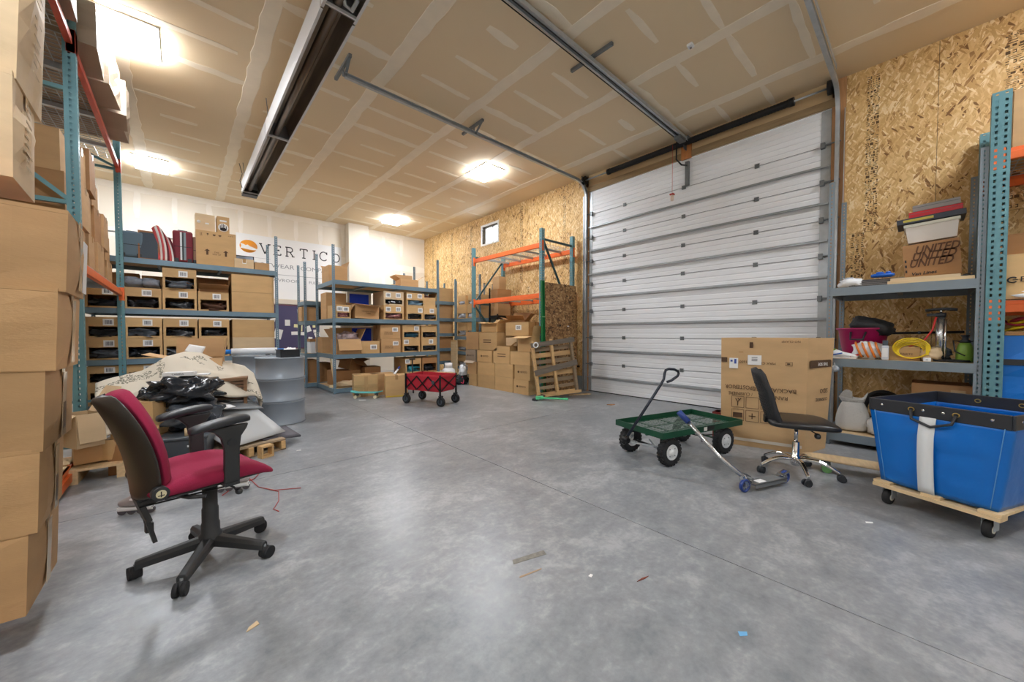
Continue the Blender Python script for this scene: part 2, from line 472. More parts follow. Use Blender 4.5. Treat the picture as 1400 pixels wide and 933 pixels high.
MB().box(XR + .012, WY0 - .002, WZ0 - .012, XR + .10, WY1 + .002, WZ0 + .002).build('window_sill', FW, win)

# ------------------------------------------------------------------ overhead door
DOORW = mat('door_white', (240, 242, 245), rough=.45, noise=(2, .015))
door = bpy.data.objects.new('door_1', None); C.objects.link(door); struct(door)
door.location = (XR, (DY0 + DY1) / 2, 0)
hw = (DY1 - DY0) / 2
cuts = [0.012, .57, 1.11, 1.65, 2.20, 2.67, 3.15, 3.63, DZ]
for a, b in zip(cuts[:-1], cuts[1:]):
    # ribbed sheet profile, extruded along the door's width
    prof = []; n = 6; hh = (b - a - .008) / n; z = a + .004
    for i in range(n):
        prof += [(.020, z), (.020, z + hh * .72), (.0265, z + hh * .80), (.0265, z + hh * .92)]; z += hh
    prof += [(.020, z), (.06, z), (.06, a + .004)]
    vs = [(x, -hw, zz) for x, zz in prof] + [(x, hw, zz) for x, zz in prof]; m = len(prof)
    fs = [tuple(reversed(range(m))), tuple(range(m, 2 * m))] + [(i, (i + 1) % m, m + (i + 1) % m, m + i) for i in range(m)]
    p = MB().add(vs, [tuple(reversed(q)) for q in fs]).build('door_section', DOORW, door)
    MB().box(.012, hw - .07, a + .006, .022, hw, b - .006).build('end_stile', GALV, p)
    MB().box(.012, -hw, a + .006, .022, -hw + .10, b - .006).build('end_stile', GALV, p)
for b in cuts[1:-1]:
    z = b - .26
    s = MB().box(-.030, -hw + .01, z - .004, .02, hw - .01, z).box(-.030, -hw + .01, z - .022, -.027, hw - .01, z).box(.014, -hw + .01, z - .016, .019, hw - .01, z + .012)
    s.build('strut', GALV, door)
    MB().box(.0175, -hw, b - .003, .0195, hw, b + .003).build('section_joint', mat('joint_shadow_gap', (120, 124, 128), rough=.8), door)
hm = MB().box(-.012, -.03, -.030, .012, .03, -.006).box(-.012, -.03, .006, .012, .03, .030).box(-.018, -.022, -.009, .012, .022, .009).mesh('hinge'); hm.materials.append(DGALV)
rm = MB().cyl((-.03, -.06, 0), (-.03, .10, 0), .009, 8).cyl((-.03, .05, 0), (-.03, .085, 0), .026, 12).box(-.04, -.10, -.035, .01, -.055, .035).mesh('roller'); rm.materials.append(DGALV)
yc = door.location.y
for b in cuts[1:-1]:
    for yy in (3.79, 2.69, 1.64):
        o = link('hinge', hm, None, door); o.location = (.018, yy - yc, b)
    for sgn in (1, -1):
        o = link('roller', rm, None, door); o.location = (.0, sgn * (hw + .0), b); o.scale = (1, sgn, 1)
MB().box(.061, -hw - .05, .0, .075, hw + .05, DZ + .01).build('light_block_panel', mat('light_block_grey', (150, 152, 154), rough=.9), door)  # unseen panel added behind the door to keep sky light out of the joints
# bottom seal
MB().box(.02, -hw, -.001, .058, hw, .014).build('bottom_seal', RUBBER, door)

# tracks: vertical run, bend, horizontal run hung from the ceiling
def track(yy, xend, sgn, zt):
    t = thing('door_track', ('galvanised overhead door track running across ceiling from door corner nearest orange rack' if sgn > 0 else 'galvanised overhead door track running across ceiling above the right edge of the door'), 'track', (0, yy, 0), 0, 'overhead door tracks')
    xv = XR - .03; pts = [(xv, 0, .02)]; r = .30
    for k in range(0, 11):
        a = R(9 * k); pts.append((xv - r + r * math.cos(a), 0, zt - r + r * math.sin(a)))
    pts.append((xend, 0, zt))
    # C-shaped channel swept along the path
    sec = [(-.028, -.012), (-.028, .030), (-.022, .030), (-.022, -.006), (.022, -.006), (.022, .030), (.028, .030), (.028, -.012)]
    rings = []
    for i, p in enumerate(pts):
        d = Vector(pts[min(i + 1, len(pts) - 1)]) - Vector(pts[max(i - 1, 0)]); d.normalize()
        nrm = Vector((-d.z, 0, d.x))
        rings.append([tuple(Vector(p) + nrm * s[0] + Vector((0, 1, 0)) * s[1] * -sgn) for s in sec])
    MB().loft(rings, smooth=False).build('channel', GALV, t)
    MB().box(xv - .02, -.01 + .05 * sgn, 0.0, xv + .028, .0 + .055 * sgn, zt - .25).build('jamb_angle', GALV, t)
    MB().bar((xend - .02, .03 * sgn, zt + .03), (xv - .5, .03 * sgn, zt + .03), .004, .06).build('back_angle', GALV, t)
    return t
tl = track(DY1 + .055, 1.50, 1, 4.27)
for x in (1.50, 3.42):
    MB().bar((x, -.20, CEIL - .018), (x, .34, CEIL - .018), .035, .035).build('ceiling_angle', DGALV, tl)
    MB().bar((x, -.19, CEIL - .02), (x + .01, .0, 4.28), .03, .006).bar((x, .03, CEIL), (x, .03, 4.28), .03, .006).build('hanger_strap', DGALV, tl)
tr = track(DY0 - .075, .6, -1, 4.27)
MB().bar((2.0, -.3, CEIL - .018), (2.0, .3, CEIL - .018), .035, .035).build('ceiling_angle', DGALV, tr)
MB().bar((2.0, 0, CEIL), (2.0, 0, 4.28), .03, .006).build('hanger_strap', DGALV, tr)

# header board, jamb lumber
LUM = mat('jamb_lumber', (190, 142, 96), rough=.7, noise=(6, .16), stretch=(8, 8, 1))
hd = struct(MB().box(XR - .004, DY0 - .06, DZ + .10, XR + .012, DY1 + .06, CEIL).build('trim_3', mat('header_drywall', (206, 178, 136), rough=.85)))
MB().box(XR - .02, DY0 - .06, DZ, XR + .012, DY1 + .06, DZ + .10).build('header_board', mat('header_lumber', (150, 126, 92), rough=.8, noise=(6, .15), stretch=(1, .6, 8)), hd)
for yy, w in ((3.55, .09), (1.75, .10), (1.1, .06)):
    o = ragged(CEIL - DZ - .12, w, int(yy * 100)).build('fastener_strip', MUD, hd); place(o, (XR - .004, yy, DZ + .11), rot=(0, R(-90), 0))
MB().box(XR - .035, 2.56, DZ - .02, XR - .004, 2.72, CEIL - .05).build('bearing_block', mat('fir_block', (196, 130, 74), rough=.7, noise=(5, .12), stretch=(6, 6, 1)), hd)
struct(MB().box(XR - .004, DY0 - .14, 0, XR + .04, DY0 - .005, CEIL).build('trim_4', LUM))
struct(MB().box(XR - .004, DY1 + .005, 0, XR + .04, DY1 + .10, DZ + .33).build('trim_5', LUM))
struct(MB().box(XR - .03, DY1 + .05, 0, XR + .0, DY1 + .62, .30).build('baseboard_right', mat('grey_kickplate', (132, 140, 142), rough=.7)))

# torsion spring shaft above the door
ts = thing('torsion_spring', 'black torsion spring tube on its steel shaft above the overhead door', 'spring', (XR - .11, 0, 4.30))
MB().cyl((0, DY0 - .02, 0), (0, DY1 + .05, 0), .013, 10).build('shaft', GALV, ts)
sp = MB(); pts = []
n = 150
b = MB()
prof = [(.046 + .004 * (i % 2), 1.24 + (4.05 - 1.24) * i / n) for i in range(n + 1)]
b.lathe(prof, 14, Matrix.Rotation(R(-90), 4, 'X'))
b.build('spring_coil', mat('black_coil', (26, 27, 29), rough=.5, metal=.3), ts)
for yy in (1.22, 4.06): MB().cyl((0, yy - .03, 0), (0, yy + .03, 0), .055, 14).build('winding_cone', BLACKM, ts)
for yy, s in ((DY0 + .0, -1), (DY1 + .03, 1)):
    MB().cyl((0, yy - .03, 0), (0, yy + .03, 0), .085, 18).build('cable_drum', BLACKM, ts)
    MB().box(-.03, yy + s * .055 - .004, -.10, .11, yy + s * .055 + .004, .10).build('end_bearing_plate', BLACKM, ts)
MB().box(-.03, 2.63, -.10, .085, 2.64, .07).build('centre_bracket', DGALV, ts)

# opener rail with trolley, arm and emergency cord
op = thing('door_opener_rail', 'long steel door opener rail with chain running across the ceiling to the door header', 'opener', (0, 2.62, 0))
for s in (-1, 1): MB().bar((.9, s * .035, 4.335), (XR - .12, s * .035, 4.335), .022, .05).build('rail', GALV, op)
MB().bar((.9, .0, 4.345), (XR - .12, .0, 4.345), .06, .012).build('rail_web', GALV, op)
MB().tube([(.9, .075, 4.33), (XR - .14, .075, 4.33)], .006, 6).build('chain', BLACKM, op)
MB().tube([(.9, -.012, 4.305), (XR - .14, -.012, 4.305)], .006, 6).build('chain', BLACKM, op)
MB().box(5.85, -.05, 4.26, 6.05, .05, 4.31).build('trolley', DGALV, op)
MB().cyl((XR - .12, -.05, 4.33), (XR - .12, .05, 4.33), .04, 14).box(XR - .16, -.06, 4.29, XR - .03, -.045, 4.38).box(XR - .16, .045, 4.29, XR - .03, .06, 4.38).build('header_bracket', DGALV, op)
MB().bar((3.6, -.28, CEIL - .018), (3.6, .30, CEIL - .018), .035, .035).bar((3.6, 0, CEIL), (3.6, 0, 4.33), .03, .006).build('ceiling_angle', DGALV, op)
MB().tube([(5.97, .06, 4.27), (5.98, .07, 4.0), (6.08, .03, 3.93), (6.21, .0, 3.95)], .012, 8).build('door_arm', BLACKM, op)
MB().box(XR - .045, -.03, 3.63, XR - .005, .03, 4.02).build('door_bracket', DGALV, op)
MB().tube([(6.0, .14, 4.26), (6.0, .14, 3.46)], .003, 5).build('release_cord', mat('red_cord', (190, 50, 44), rough=.6), op)
MB().lathe([(.02, 3.36), (.026, 3.38), (.026, 3.45), (.012, 3.46)], 12, Matrix.Translation((6.0, .14, 0))).build('cord_handle', mat('cord_handle_white', (236, 214, 196), rough=.5), op)
MB().cbox((6.0, .14, 3.465), (.06, .06, .02)).build('cord_stop', mat('red_cord', (190, 50, 44)), op)

# radiant tube heater
ht = thing('radiant_heater', 'long radiant tube heater in a folded steel hood hung from the ceiling by chains', 'heater', (0, 0, 0))
HOOD = mat('heater_aluminium', (222, 224, 226), rough=.4, metal=.35)
HIN = mat('heater_reflector', (168, 158, 146), rough=.36, metal=.8, noise=(2, .3), stretch=(4, .5, 4))
xa, xb, zb, zt = .945, 1.215, 4.00, 4.22
for y0, y1 in ((.7, 3.5), (3.5, 6.3), (6.3, 9.10)):
    h = MB()
    P = [(xa - .01, zb), (xa - .012, zb + .06), (xa - .012, zt), (xb + .012, zt), (xb + .012, zb + .06), (xb + .01, zb)]
    Q = [(xb + .004, zb), (xb + .006, zb + .058), (xb - .038, zt - .006), (xa + .038, zt - .006), (xa - .006, zb + .058), (xa - .004, zb)]
    poly = P + Q
    M = Matrix(((1, 0, 0, 0), (0, 0, 1, 0), (0, 1, 0, 0), (0, 0, 0, 1)))
    n = 6
    outer = MB(); inner = MB()
    vs = [(x, y0 + .01, z) for x, z in P] + [(x, y1 - .01, z) for x, z in P]
    outer.add(vs, [(i, i + 1, n + i + 1, n + i) for i in range(n - 1)])
    vs = [(x, y0 + .01, z) for x, z in Q] + [(x, y1 - .01, z) for x, z in Q]
    inner.add(vs, [(i, i + 1, n + i + 1, n + i) for i in range(n - 1)])
    outer.box(xa - .012, y0 + .01, zb - .004, xa + .012, y1 - .01, zb).box(xb - .012, y0 + .01, zb - .004, xb + .012, y1 - .01, zb)
    outer.build('hood', HOOD, ht); inner.build('reflector', HIN, ht)
    MB().box(xa - .005, y1 - .06, zb - .002, xb + .005, y1 - .045, zt - .01).build('baffle_plate', mat('baffle_steel', (128, 130, 132), rough=.4, metal=.6), ht)
    MB().box(xa - .01, y1 - .075, zb - .006, xb + .01, y1 - .06, zb + .02).build('baffle_lip', HOOD, ht)
MB().cyl((1.055, .8, 4.065), (1.055, 8.98, 4.065), .04, 16).build('burner_tube', mat('burner_tube', (108, 98, 88), rough=.35, metal=.9, noise=(1.5, .25), stretch=(3, .6, 3)), ht)
MB().tube([(1.055, 3.3, 4.08), (1.10, 3.38, 4.03), (1.15, 3.36, 4.0), (1.16, 3.26, 4.02), (1.10, 3.2, 4.06)], .018, 8).build('tube_clamp', GALV, ht)
MB().box(xa + .0, 9.03, zb - .03, xb - .02, 9.22, zb + .08).build('end_box', BLACKM, ht)
for yy in (.9, 3.3, 6.05, 8.62):
    for xx in (xa + .0, xb - .0): 
        MB().tube([(xx, yy, zb + .08), (xx - .03 if xx < 1.1 else xx + .02, yy + .01, CEIL)], .005, 6).build('chain', DGALV, ht)
MB().tube([(xa - .02, 8.9, zb + .03), (xa - .06, 8.85, zb + .15), (xa - .03, 8.75, zb + .25), (xa - .08, 8.7, CEIL)], .006, 6).build('gas_line', BLACKM, ht)

# ceiling lights
LED = mat('lit_panel', (255, 255, 255), emit=((243, 248, 255), LAMP_GLOW))
LFR = mat('lamp_frame', (240, 242, 244), rough=.4)
def panel(x, y, label):
    t = thing('ceiling_light', label, 'ceiling light', (x, y, CEIL), 0, 'square ceiling lights')
    w, d = .225, .31
    MB().box(-w - .02, -d - .02, -.022, w + .02, d + .02, -.004).build('housing', LFR, t, bevel=.006)
    MB().box(-w, -d, -.056, w, d, -.0225).build('diffuser', LED, t)
    return t
panel(-.37, 5.76, 'bright square ceiling light above the tall left pallet rack, nearest the camera')
panel(-.38, 9.80, 'square ceiling light near the back wall left of the radiant heater')
panel(4.55, 5.86, 'square ceiling light between the door track and the high window')
panel(4.55, 10.05, 'smallest square ceiling light, far back near the sign column')
panel(-.37, 1.60, 'square ceiling light over the carton stack, overhead out of the picture')
panel(-.37, -2.4, 'square ceiling light behind the camera on the left side')
panel(4.55, -1.60, 'square ceiling light behind the camera on the right side')

sd = thing('ceiling_sensor', 'tiny white sensor box on the ceiling right of the opener rail', 'sensor', (4.28, 1.78, CEIL))
MB().box(-.035, -.03, -.03, .035, .03, 0).build('case', WHITEP, sd, bevel=.006)
MB().tube([(0, 0, -.03), (.01, 0, -.045)], .012, 8).build('lens', DGALV, sd)
# ================================================================== BUILDERS FOR RACKS, SHELVES AND BOXES
def ladder(b, w, h, pitch, hw_, hh, M, ncol=1, t=.003, z0=0.0):
    # perforated plate: width w along local x, height h along local z, in the plane y=0
    cols = [(-w / 2 + w * (i + .5) / ncol) for i in range(ncol)]
    xs = [-w / 2]
    for c in cols: xs += [c - hw_ / 2, c + hw_ / 2]
    xs.append(w / 2)
    for i in range(0, len(xs) - 1, 2): b.box(xs[i], 0, z0, xs[i + 1], t, h, M)
    n = int((h - z0) / pitch)
    for i in range(1, len(xs) - 1, 2):
        z = z0
        for k in range(n + 1):
            zt = z0 + k * pitch + (pitch - hh) if k < n else h
            if zt > z: b.box(xs[i], 0, z, xs[i + 1], t, min(zt, h), M)
            z = z0 + (k + 1) * pitch
    return b
def perf_post(w, d, h, pitch, hw_, hh, faces='FLR', ncol=1, core=True):
    b = MB()
    T = Matrix.Translation
    if 'F' in faces: ladder(b, w, h, pitch, hw_, hh, T((0, -d / 2, 0)), ncol)
    if 'B' in faces: ladder(b, w, h, pitch, hw_, hh, T((0, d / 2 - .003, 0)), ncol)
    if 'L' in faces: ladder(b, d - .007, h, pitch, hw_, hh, T((-w / 2, 0, 0)) @ Matrix.Rotation(R(-90), 4, 'Z'))
    if 'R' in faces: ladder(b, d - .007, h, pitch, hw_, hh, T((w / 2, 0, 0)) @ Matrix.Rotation(R(90), 4, 'Z'))
    return b

def pallet_frame(parent, x0, x1, y, h, m=TEAL, brace=TEAL, first=None, double=False, levels=(.15, 1.1, 2.05, 3.0), diags=()):
    # upright frame in the plane y: column at x0 (front) and x1 (rear)
    if first is None:
        b = perf_post(.076, .072, h, .051, .016, .024, 'FBLR', 1)
        if double: b = perf_post(.076, .105, h, .051, .014, .022, 'FB', 1); [ladder(b, .098, h, .051, .016, .024, Matrix.Translation((sx * .038, 0, 0)) @ Matrix.Rotation(R(90 * sx), 4, 'Z'), 2) for sx in (-1, 1)]
        first = b.mesh('upright'); first.materials.append(m)
    for x in (x0, x1):
        o = link('upright', first, None, parent); o.location = (x, y, 0)
        MB().box(x - .07, y - .06, 0, x + .07, y + .06, .008).build('foot_plate', m, parent)
    s = 1 if x1 > x0 else -1
    xa, xb = x0 + .036 * s, x1 - .036 * s
    for z in levels: MB().bar((xa, y, z), (xb, y, z), .035, .035).build('horizontal_brace', brace, parent)
    for (za, zb) in diags: MB().bar((xa, y, za), (xb, y, zb), .032, .032).build('diagonal_brace', brace, parent)   # front height, rear height
    return first
def pallet_beam(parent, x, y0, y1, ztop, face, m=ORANGE, h=.10):
    # beam along Y at x, end connectors; face = +1/-1 the side (x) that looks out of the rack
    ya, yb = y0 + .04, y1 - .04
    o = MB().box(x - .022, ya, ztop - h, x + .022, yb, ztop - .035).box(x - .022 + (0 if face > 0 else .018), ya, ztop - .035, x + .022 - (.018 if face > 0 else 0), yb, ztop).build('beam', m, parent, bevel=.004)
    for yy, s in ((y0, 1), (y1, -1)):
        c = MB().box(x - .028 + .01 * face, yy - .038, ztop - h - .07, x + .028 + .012 * face, yy + .042 * 1, ztop + .03)
        c = c.build('beam_connector', m, parent, bevel=.004)
def wire_deck(parent, x0, x1, y0, y1, z, n=10, cross=26, r=.004, m=None):
    b = MB(); m = m or GALV
    for i in range(cross + 1):
        y = y0 + (y1 - y0) * i / cross; b.bar((x0, y, z), (x1, y, z), r * 1.6, r * 1.6)
    for i in range(n + 1):
        x = x0 + (x1 - x0) * i / n; b.bar((x, y0, z - r), (x, y1, z - r), r * 1.6, r * 1.6)
    b.build('wire_deck', m, parent)

_postcache = {}
def shelving(name, label, loc, w, d, h, levels, rz=0.0, m=BLUEGREY, deckm=PARTICLE, beam_h=.085, group='boltless steel shelving units', pitch=.038, post_h=None):
    # origin at front-left foot, x along width, y into depth, opening faces local -Y
    t = thing(name, label, 'shelving', loc, rz, group)
    key = (h, m.name)
    if key not in _postcache:
        b = perf_post(.046, .04, h, pitch, .009, .018, 'FLR', 1); me = b.mesh('post'); me.materials.append(m); _postcache[key] = me
    for (x, y) in ((0, 0), (w, 0), (0, d), (w, d)):
        o = link('post', _postcache[key], None, t); o.location = (x, y, 0)
        MB().box(x - .03, y - .025, 0, x + .03, y + .025, .006).build('foot', DARKGREY, t)
    for z in levels:
        for y in (-.004, d - .002):
            MB().box(.023, y - .016, z - beam_h, w - .023, y + .012, z - .016).box(.023, y - .016 if y < .1 else y - .004, z - .016, w - .023, y + .002 if y < .1 else y + .012, z).build('beam', m, t)
        for x in (.0, w):
            MB().box(x - .014, .02, z - beam_h, x + .014, d - .02, z - .002).build('side_beam', m, t)
        MB().box(.016, .0, z - .016, w - .016, d - .01, z - .001).build('deck', deckm, t)
        nb = max(1, int(w / .9))
        for i in range(nb):
            x = w * (i + 1) / (nb + 1); MB().box(x - .02, .012, z - .05, x + .02, d - .012, z - .017).build('deck_support', m, t)
    return t

def soft_box(w, d, h, seed=0, amp=.004, bulge=.006, n=5):
    # closed box standing on z=0, centred, slightly bulged and dented
    b = MB()
    def face(o, u, v, nrm):
        o = Vector(o); u = Vector(u); v = Vector(v); nrm = Vector(nrm)
        def fn(s, t):
            p = o + u * s + v * t
            k = math.sin(math.pi * s) * math.sin(math.pi * t)
            dd = bulge * k + amp * mnoise.noise(p * 6 + Vector((seed, seed * .3, 0))) * min(1, 3 * k)
            return tuple(p + nrm * dd)
        b.grid(fn, n, n, smooth=False)
    x, y = w / 2, d / 2
    face((-x, -y, 0), (w, 0, 0), (0, 0, h), (0, -1, 0)); face((x, y, 0), (-w, 0, 0), (0, 0, h), (0, 1, 0))
    face((x, -y, 0), (0, d, 0), (0, 0, h), (1, 0, 0)); face((-x, y, 0), (0, -d, 0), (0, 0, h), (-1, 0, 0))
    face((-x, -y, h), (w, 0, 0), (0, d, 0), (0, 0, 1))
    b.add([(-x, -y, 0), (x, -y, 0), (x, y, 0), (-x, y, 0)], [(0, 3, 2, 1)])
    return b
_seed = [0]
def carton(sz, loc, label, rz=0.0, group=None, m=None, name='carton', tape='x', rot=None, bulge=.005, amp=.004, tm=None, cat='box'):
    w, d, h = sz; _seed[0] += 1
    m = m or CB; tm = tm or TAPE
    t = thing(name, label, cat, loc, rz, group, rot)
    soft_box(w, d, h - .004, _seed[0] * 1.7, amp, bulge).build('body', m, t)
    x, y = w / 2 - .001, d / 2 - .001
    # two top flaps meeting in a slit
    if tape == 'y':
        MB().box(-x, -y, h - .003, -.0025, y, h + bulge).build('flap', m, t); MB().box(.0025, -y, h - .003, x, y, h + bulge).build('flap', m, t)
        MB().box(-.024, -y - .0015, h + bulge, .024, y + .0015, h + bulge + .0008).box(-.024, -y - .0095, h - .07, .024, -y - .0085, h + bulge).build('tape', tm, t)
    else:
        MB().box(-x, -y, h - .003, x, -.0025, h + bulge).build('flap', m, t); MB().box(-x, .0025, h - .003, x, y, h + bulge).build('flap', m, t)
        if tape: MB().box(-x - .0015, -.024, h + bulge, x + .0015, .024, h + bulge + .0008).box(x + .0085, -.024, h - .07, x + .0095, .024, h + bulge).box(-x - .0095, -.024, h - .07, -x - .0085, .024, h + bulge).build('tape', tm, t)
    t['sz'] = 0; del t['sz']
    return t
def open_carton(sz, loc, label, rz=0.0, group=None, m=None, flaps=(110, 110, 110, 110), name='open_carton', rot=None, flap_len=None, cat='box'):
    # flaps: opening angle of front(-y), right(+x), back(+y), left(-x) from upright; None = no flap
    w, d, h = sz; m = m or CB; e = .005
    t = thing(name, label, cat, loc, rz, group, rot)
    b = MB().box(-w / 2, -d / 2, 0, w / 2, d / 2, e)
    b.box(-w / 2, -d / 2, e, w / 2, -d / 2 + e, h).box(-w / 2, d / 2 - e, e, w / 2, d / 2, h).box(-w / 2, -d / 2 + e, e, -w / 2 + e, d / 2 - e, h).box(w / 2 - e, -d / 2 + e, e, w / 2, d / 2 - e, h)
    b.build('body', m, t)
    fl = flap_len or min(w, d) * .45
    spec = ((0, -d / 2, 0, w), (w / 2, 0, 90, d), (0, d / 2, 180, w), (-w / 2, 0, 270, d))
    for k, a in enumerate(flaps):
        if a is None: continue
        cx, cy, ang, ln = spec[k]
        M = Matrix.Translation((cx, cy, h)) @ Matrix.Rotation(R(ang), 4, 'Z') @ Matrix.Rotation(R(a), 4, 'X')
        MB().box(-ln / 2 + .004, -.004, 0, ln / 2 - .004, 0, fl, M).build('flap', m, t)
    return t
_binmesh = {}
def barcode(parent, x, y, z, w=.12, h=.10, m=None):
    p = MB().box(x - w / 2, y - .0012, z - h / 2, x + w / 2, y, z + h / 2).build('barcode_label', m or PAPER, parent)
    b = MB(); rr = random.Random(int(x * 1000) + int(z * 1000) + len(bpy.data.objects))
    xx = x - w * .32
    while xx < x + w * .32:
        ww = rr.choice((.003, .005, .008)); b.box(xx, y - .0018, z - h * .30, xx + ww, y - .0012, z + h * .30); xx += ww + rr.choice((.003, .005))
    b.build('bars', mat('label_ink', (70, 76, 90), rough=.7), p)
def bin_box(sz, loc, label, rz=0.0, group='cut-front stock bins', m=None, win=(.08, .50), labels=((.58, .76),), contents=True, clabel=None, cm=None, lw=.115, name='stock_bin'):
    # carton with a window cut in its front (-Y); win = (bottom, top) of the opening as fractions of the height
    w, d, h = sz; m = m or CB2; e = .006
    t = thing(name, label, 'box', loc, rz, group)
    key = (round(w, 3), round(d, 3), round(h, 3), win, m.name)
    if key not in _binmesh:
        x, y = w / 2, d / 2; a, c = h * win[0], h * win[1]; s = w * .075
        b = MB().box(-x, -y, 0, x, y, e).box(-x, y - e, e, x, y, h).box(-x, -y, e, -x + e, y - e, h).box(x - e, -y, e, x, y - e, h)
        b.box(-x + e, -y, e, x - e, -y + e, a).box(-x + e, -y, a, -x + s, -y + e, c).box(x - s, -y, a, x - e, -y + e, c).box(-x + e, -y, c, x - e, -y + e, h)
        b.box(-x + e, -y + e, h - e, x - e, y - e, h)
        me = b.mesh('body'); me.materials.append(m); _binmesh[key] = me
    link('body', _binmesh[key], None, t)
    for (fx, fz) in labels: barcode(t, -w / 2 + w * fx, -d / 2, h * fz, lw, min(.10, h * .34))
    if contents:
        _seed[0] += 1; sd = _seed[0]
        c = MB().blob((0, 0, h * .2), (w * .40, d * .40, h * .19), .5, 26, 12, .75, 3.6, sd * 3.1)
        o = c.build('wrapped_shoes', cm or POLY)
        tag(o, clabel or ('dark plastic-wrapped stock inside the ' + label.split(',')[0]), 'plastic bag', 'wrapped stock inside the cut-front bins')
        M = Matrix.Translation(loc) @ Matrix.Rotation(rz, 4, 'Z')
        o.matrix_world = M @ Matrix.Translation((0, -d * .06, .012))
    return t
# ================================================================== LEFT PALLET RACK AND ITS CARTONS
lr = thing('pallet_rack', 'tall teal and orange pallet rack along the left, loaded with cartons', 'rack', (0, 0, 0), 0, 'pallet racks')
XF, XK = -.68, -1.75
um = pallet_frame(lr, XF, XK, 4.97, 4.32, levels=(.2, 2.33, 3.3, 4.25), diags=((2.36, 3.27),))
pallet_frame(lr, XF, XK, 8.13, 4.32, first=um, levels=(.2, 3.66, 4.2), diags=((3.7, 4.15),)); pallet_frame(lr, XF, XK, 1.83, 4.32, first=um, levels=(.2, 1.2, 2.2, 3.2, 4.2), diags=((.25, 1.15), (1.25, 2.15)))
HAZED = mat('hazed_orange', (196, 82, 62), rough=.5, noise=(8, .10))  # haze over the top front beams, painted into their orange
for (y0, y1) in ((1.83, 4.97), (4.97, 8.13)):
    for z in ((.13, 1.86, 3.78) if y0 < 3 else (1.86, 3.78)):
        pallet_beam(lr, XF, y0, y1, z, 1, HAZED if z > 3 else ORANGE); pallet_beam(lr, XK, y0, y1, z, -1)
        if z > 1: wire_deck(lr, XK, XF, y0 + .05, y1 - .05, z + .004, 12, 44)
        else:
            for k in range(9): MB().box(XK, y0 + .08 + k * .335, z - .02, XF, y0 + .36 + k * .335, z).build('deck_plank', WOODP, lr)
        for k in range(3):
            MB().box(XK + .02, y0 + .6 + k * .95, z - .05, XF - .02, y0 + .65 + k * .95, z - .002).build('deck_channel', GALV, lr)

# front stack of five large cartons, leaning outwards a little at the top
ex = [-.452, -.425, -.398, -.366, -.340]
z = .14
for k in range(5):
    h = .306 + (.0 if k else .0)
    n = ('lowest', 'second from the bottom', 'middle', 'second from the top', 'topmost')[k]
    w = .66; d = .44
    t = carton((w, d, h), (ex[k] - w / 2, 2.22 + d / 2 + (.01, .0, .012, .002, .008)[k], z), 'large brown carton in the near left stack, %s of the five' % n, R((-.5, 1.2, -.8, .6, 1.6)[k]), 'near left stack of five cartons', CB, tape='x', rot=(0, R(2.2), R((-.5, 1.2, -.8, .6, 1.6)[k])), bulge=.012, amp=.008, tm=TAPEC)
    # taped seam down the side that faces the aisle
    MB().box(w / 2 + .013, -.03, .02, w / 2 + .014, .03, h - .02).build('tape', TAPEC, t)
    if k == 4: MB().box(w / 2 + .0115, .06, .02, w / 2 + .0135, .165, .25).build('shipping_label', PAPER, t)
    if k in (1, 2): MB().box(w / 2 + .0140, -.02, .05, w / 2 + .0146, .025, .16).build('torn_tape', mat('torn_tape', (118, 92, 66), rough=.3), t)
    z += h + .0005

# two crumpled cartons above them on the rack
t = carton((.62, .46, .46), (-.875, 2.96, 1.90), 'crumpled pale carton with printed side on the rack, below another at the far left', 0, 'crumpled printed cartons far left', CB3, bulge=.02, amp=.03, rot=(0, R(1), R(3)))
for i in range(9): MB().box(.3335, -.13, .08 + i * .036, .3345, -.13 + (.10, .06, .13, .09, .11, .05, .12, .08, .1)[i], .092 + i * .036).build('printed_line', mat('faded_ink', (182, 158, 124), rough=.8), t)
t = carton((.66, .50, .74), (-.88, 3.02, 2.372), 'crumpled pale carton leaning out at the top left corner of the picture', 0, 'crumpled printed cartons far left', CB3, bulge=.02, amp=.03, rot=(R(1), R(2.5), R(2)))
for i in range(12): MB().box(.3535, -.10, .12 + i * .045, .3545, -.10 + (.12, .07, .15, .1, .13, .05, .14, .09, .11, .15, .06, .12)[i], .127 + i * .045).build('printed_line', mat('faded_ink', (182, 158, 124)), t)

# cartons on the mid level of the far bay
lev = 1.868
cols = [(5.30, .50, [.36, .38, .36]), (5.82, .44, [.40, .42, .40]), (6.28, .42, [.42, .46, .44]), (6.74, .44, [.40, .42, .34]), (7.20, .42, [.42, .42]), (7.66, .40, [.32, .36])]
names = ['nearest', 'second', 'third', 'fourth', 'fifth', 'farthest']
for i, (y, d, hs) in enumerate(cols):
    z = lev
    for k, h in enumerate(hs):
        if i == 3 and k == 2: h = .30
        w = .62 + .06 * ((i + k) % 2)
        tier = ('bottom', 'middle', 'top')[k]
        carton((w, d - .012, h), (-.72 - w / 2 - .02 * ((i * 2 + k) % 3), y, z), 'brown carton in the %s column on the left rack mid level, %s tier' % (names[i], tier), R((i * 7 + k * 5) % 5 - 2) * .5, 'cartons on the left rack mid level', (CB, CB4, CB)[(i + k) % 3], bulge=.004)
        z += h + .003
# bulging old cartons on the top level, overhanging the beam
for i, (y, d, h, w, x) in enumerate(((5.35, .62, .38, .80, -.54), (6.02, .60, .44, .84, -.50), (6.62, .50, .40, .80, -.46), (7.10, .42, .30, .74, -.50), (4.45, .62, .34, .8, -.60), (3.75, .6, .42, .8, -.6))):
    carton((w, d, h), (x - w / 2, y, 3.79), 'greyed old carton overhanging the left rack top level, %s in its row' % ('third', 'fourth', 'fifth', 'last', 'second', 'first')[i], R((2, -3, 3, -2, 1, 2)[i]), 'old cartons on the left rack top level', CB5, bulge=.012, amp=.035)
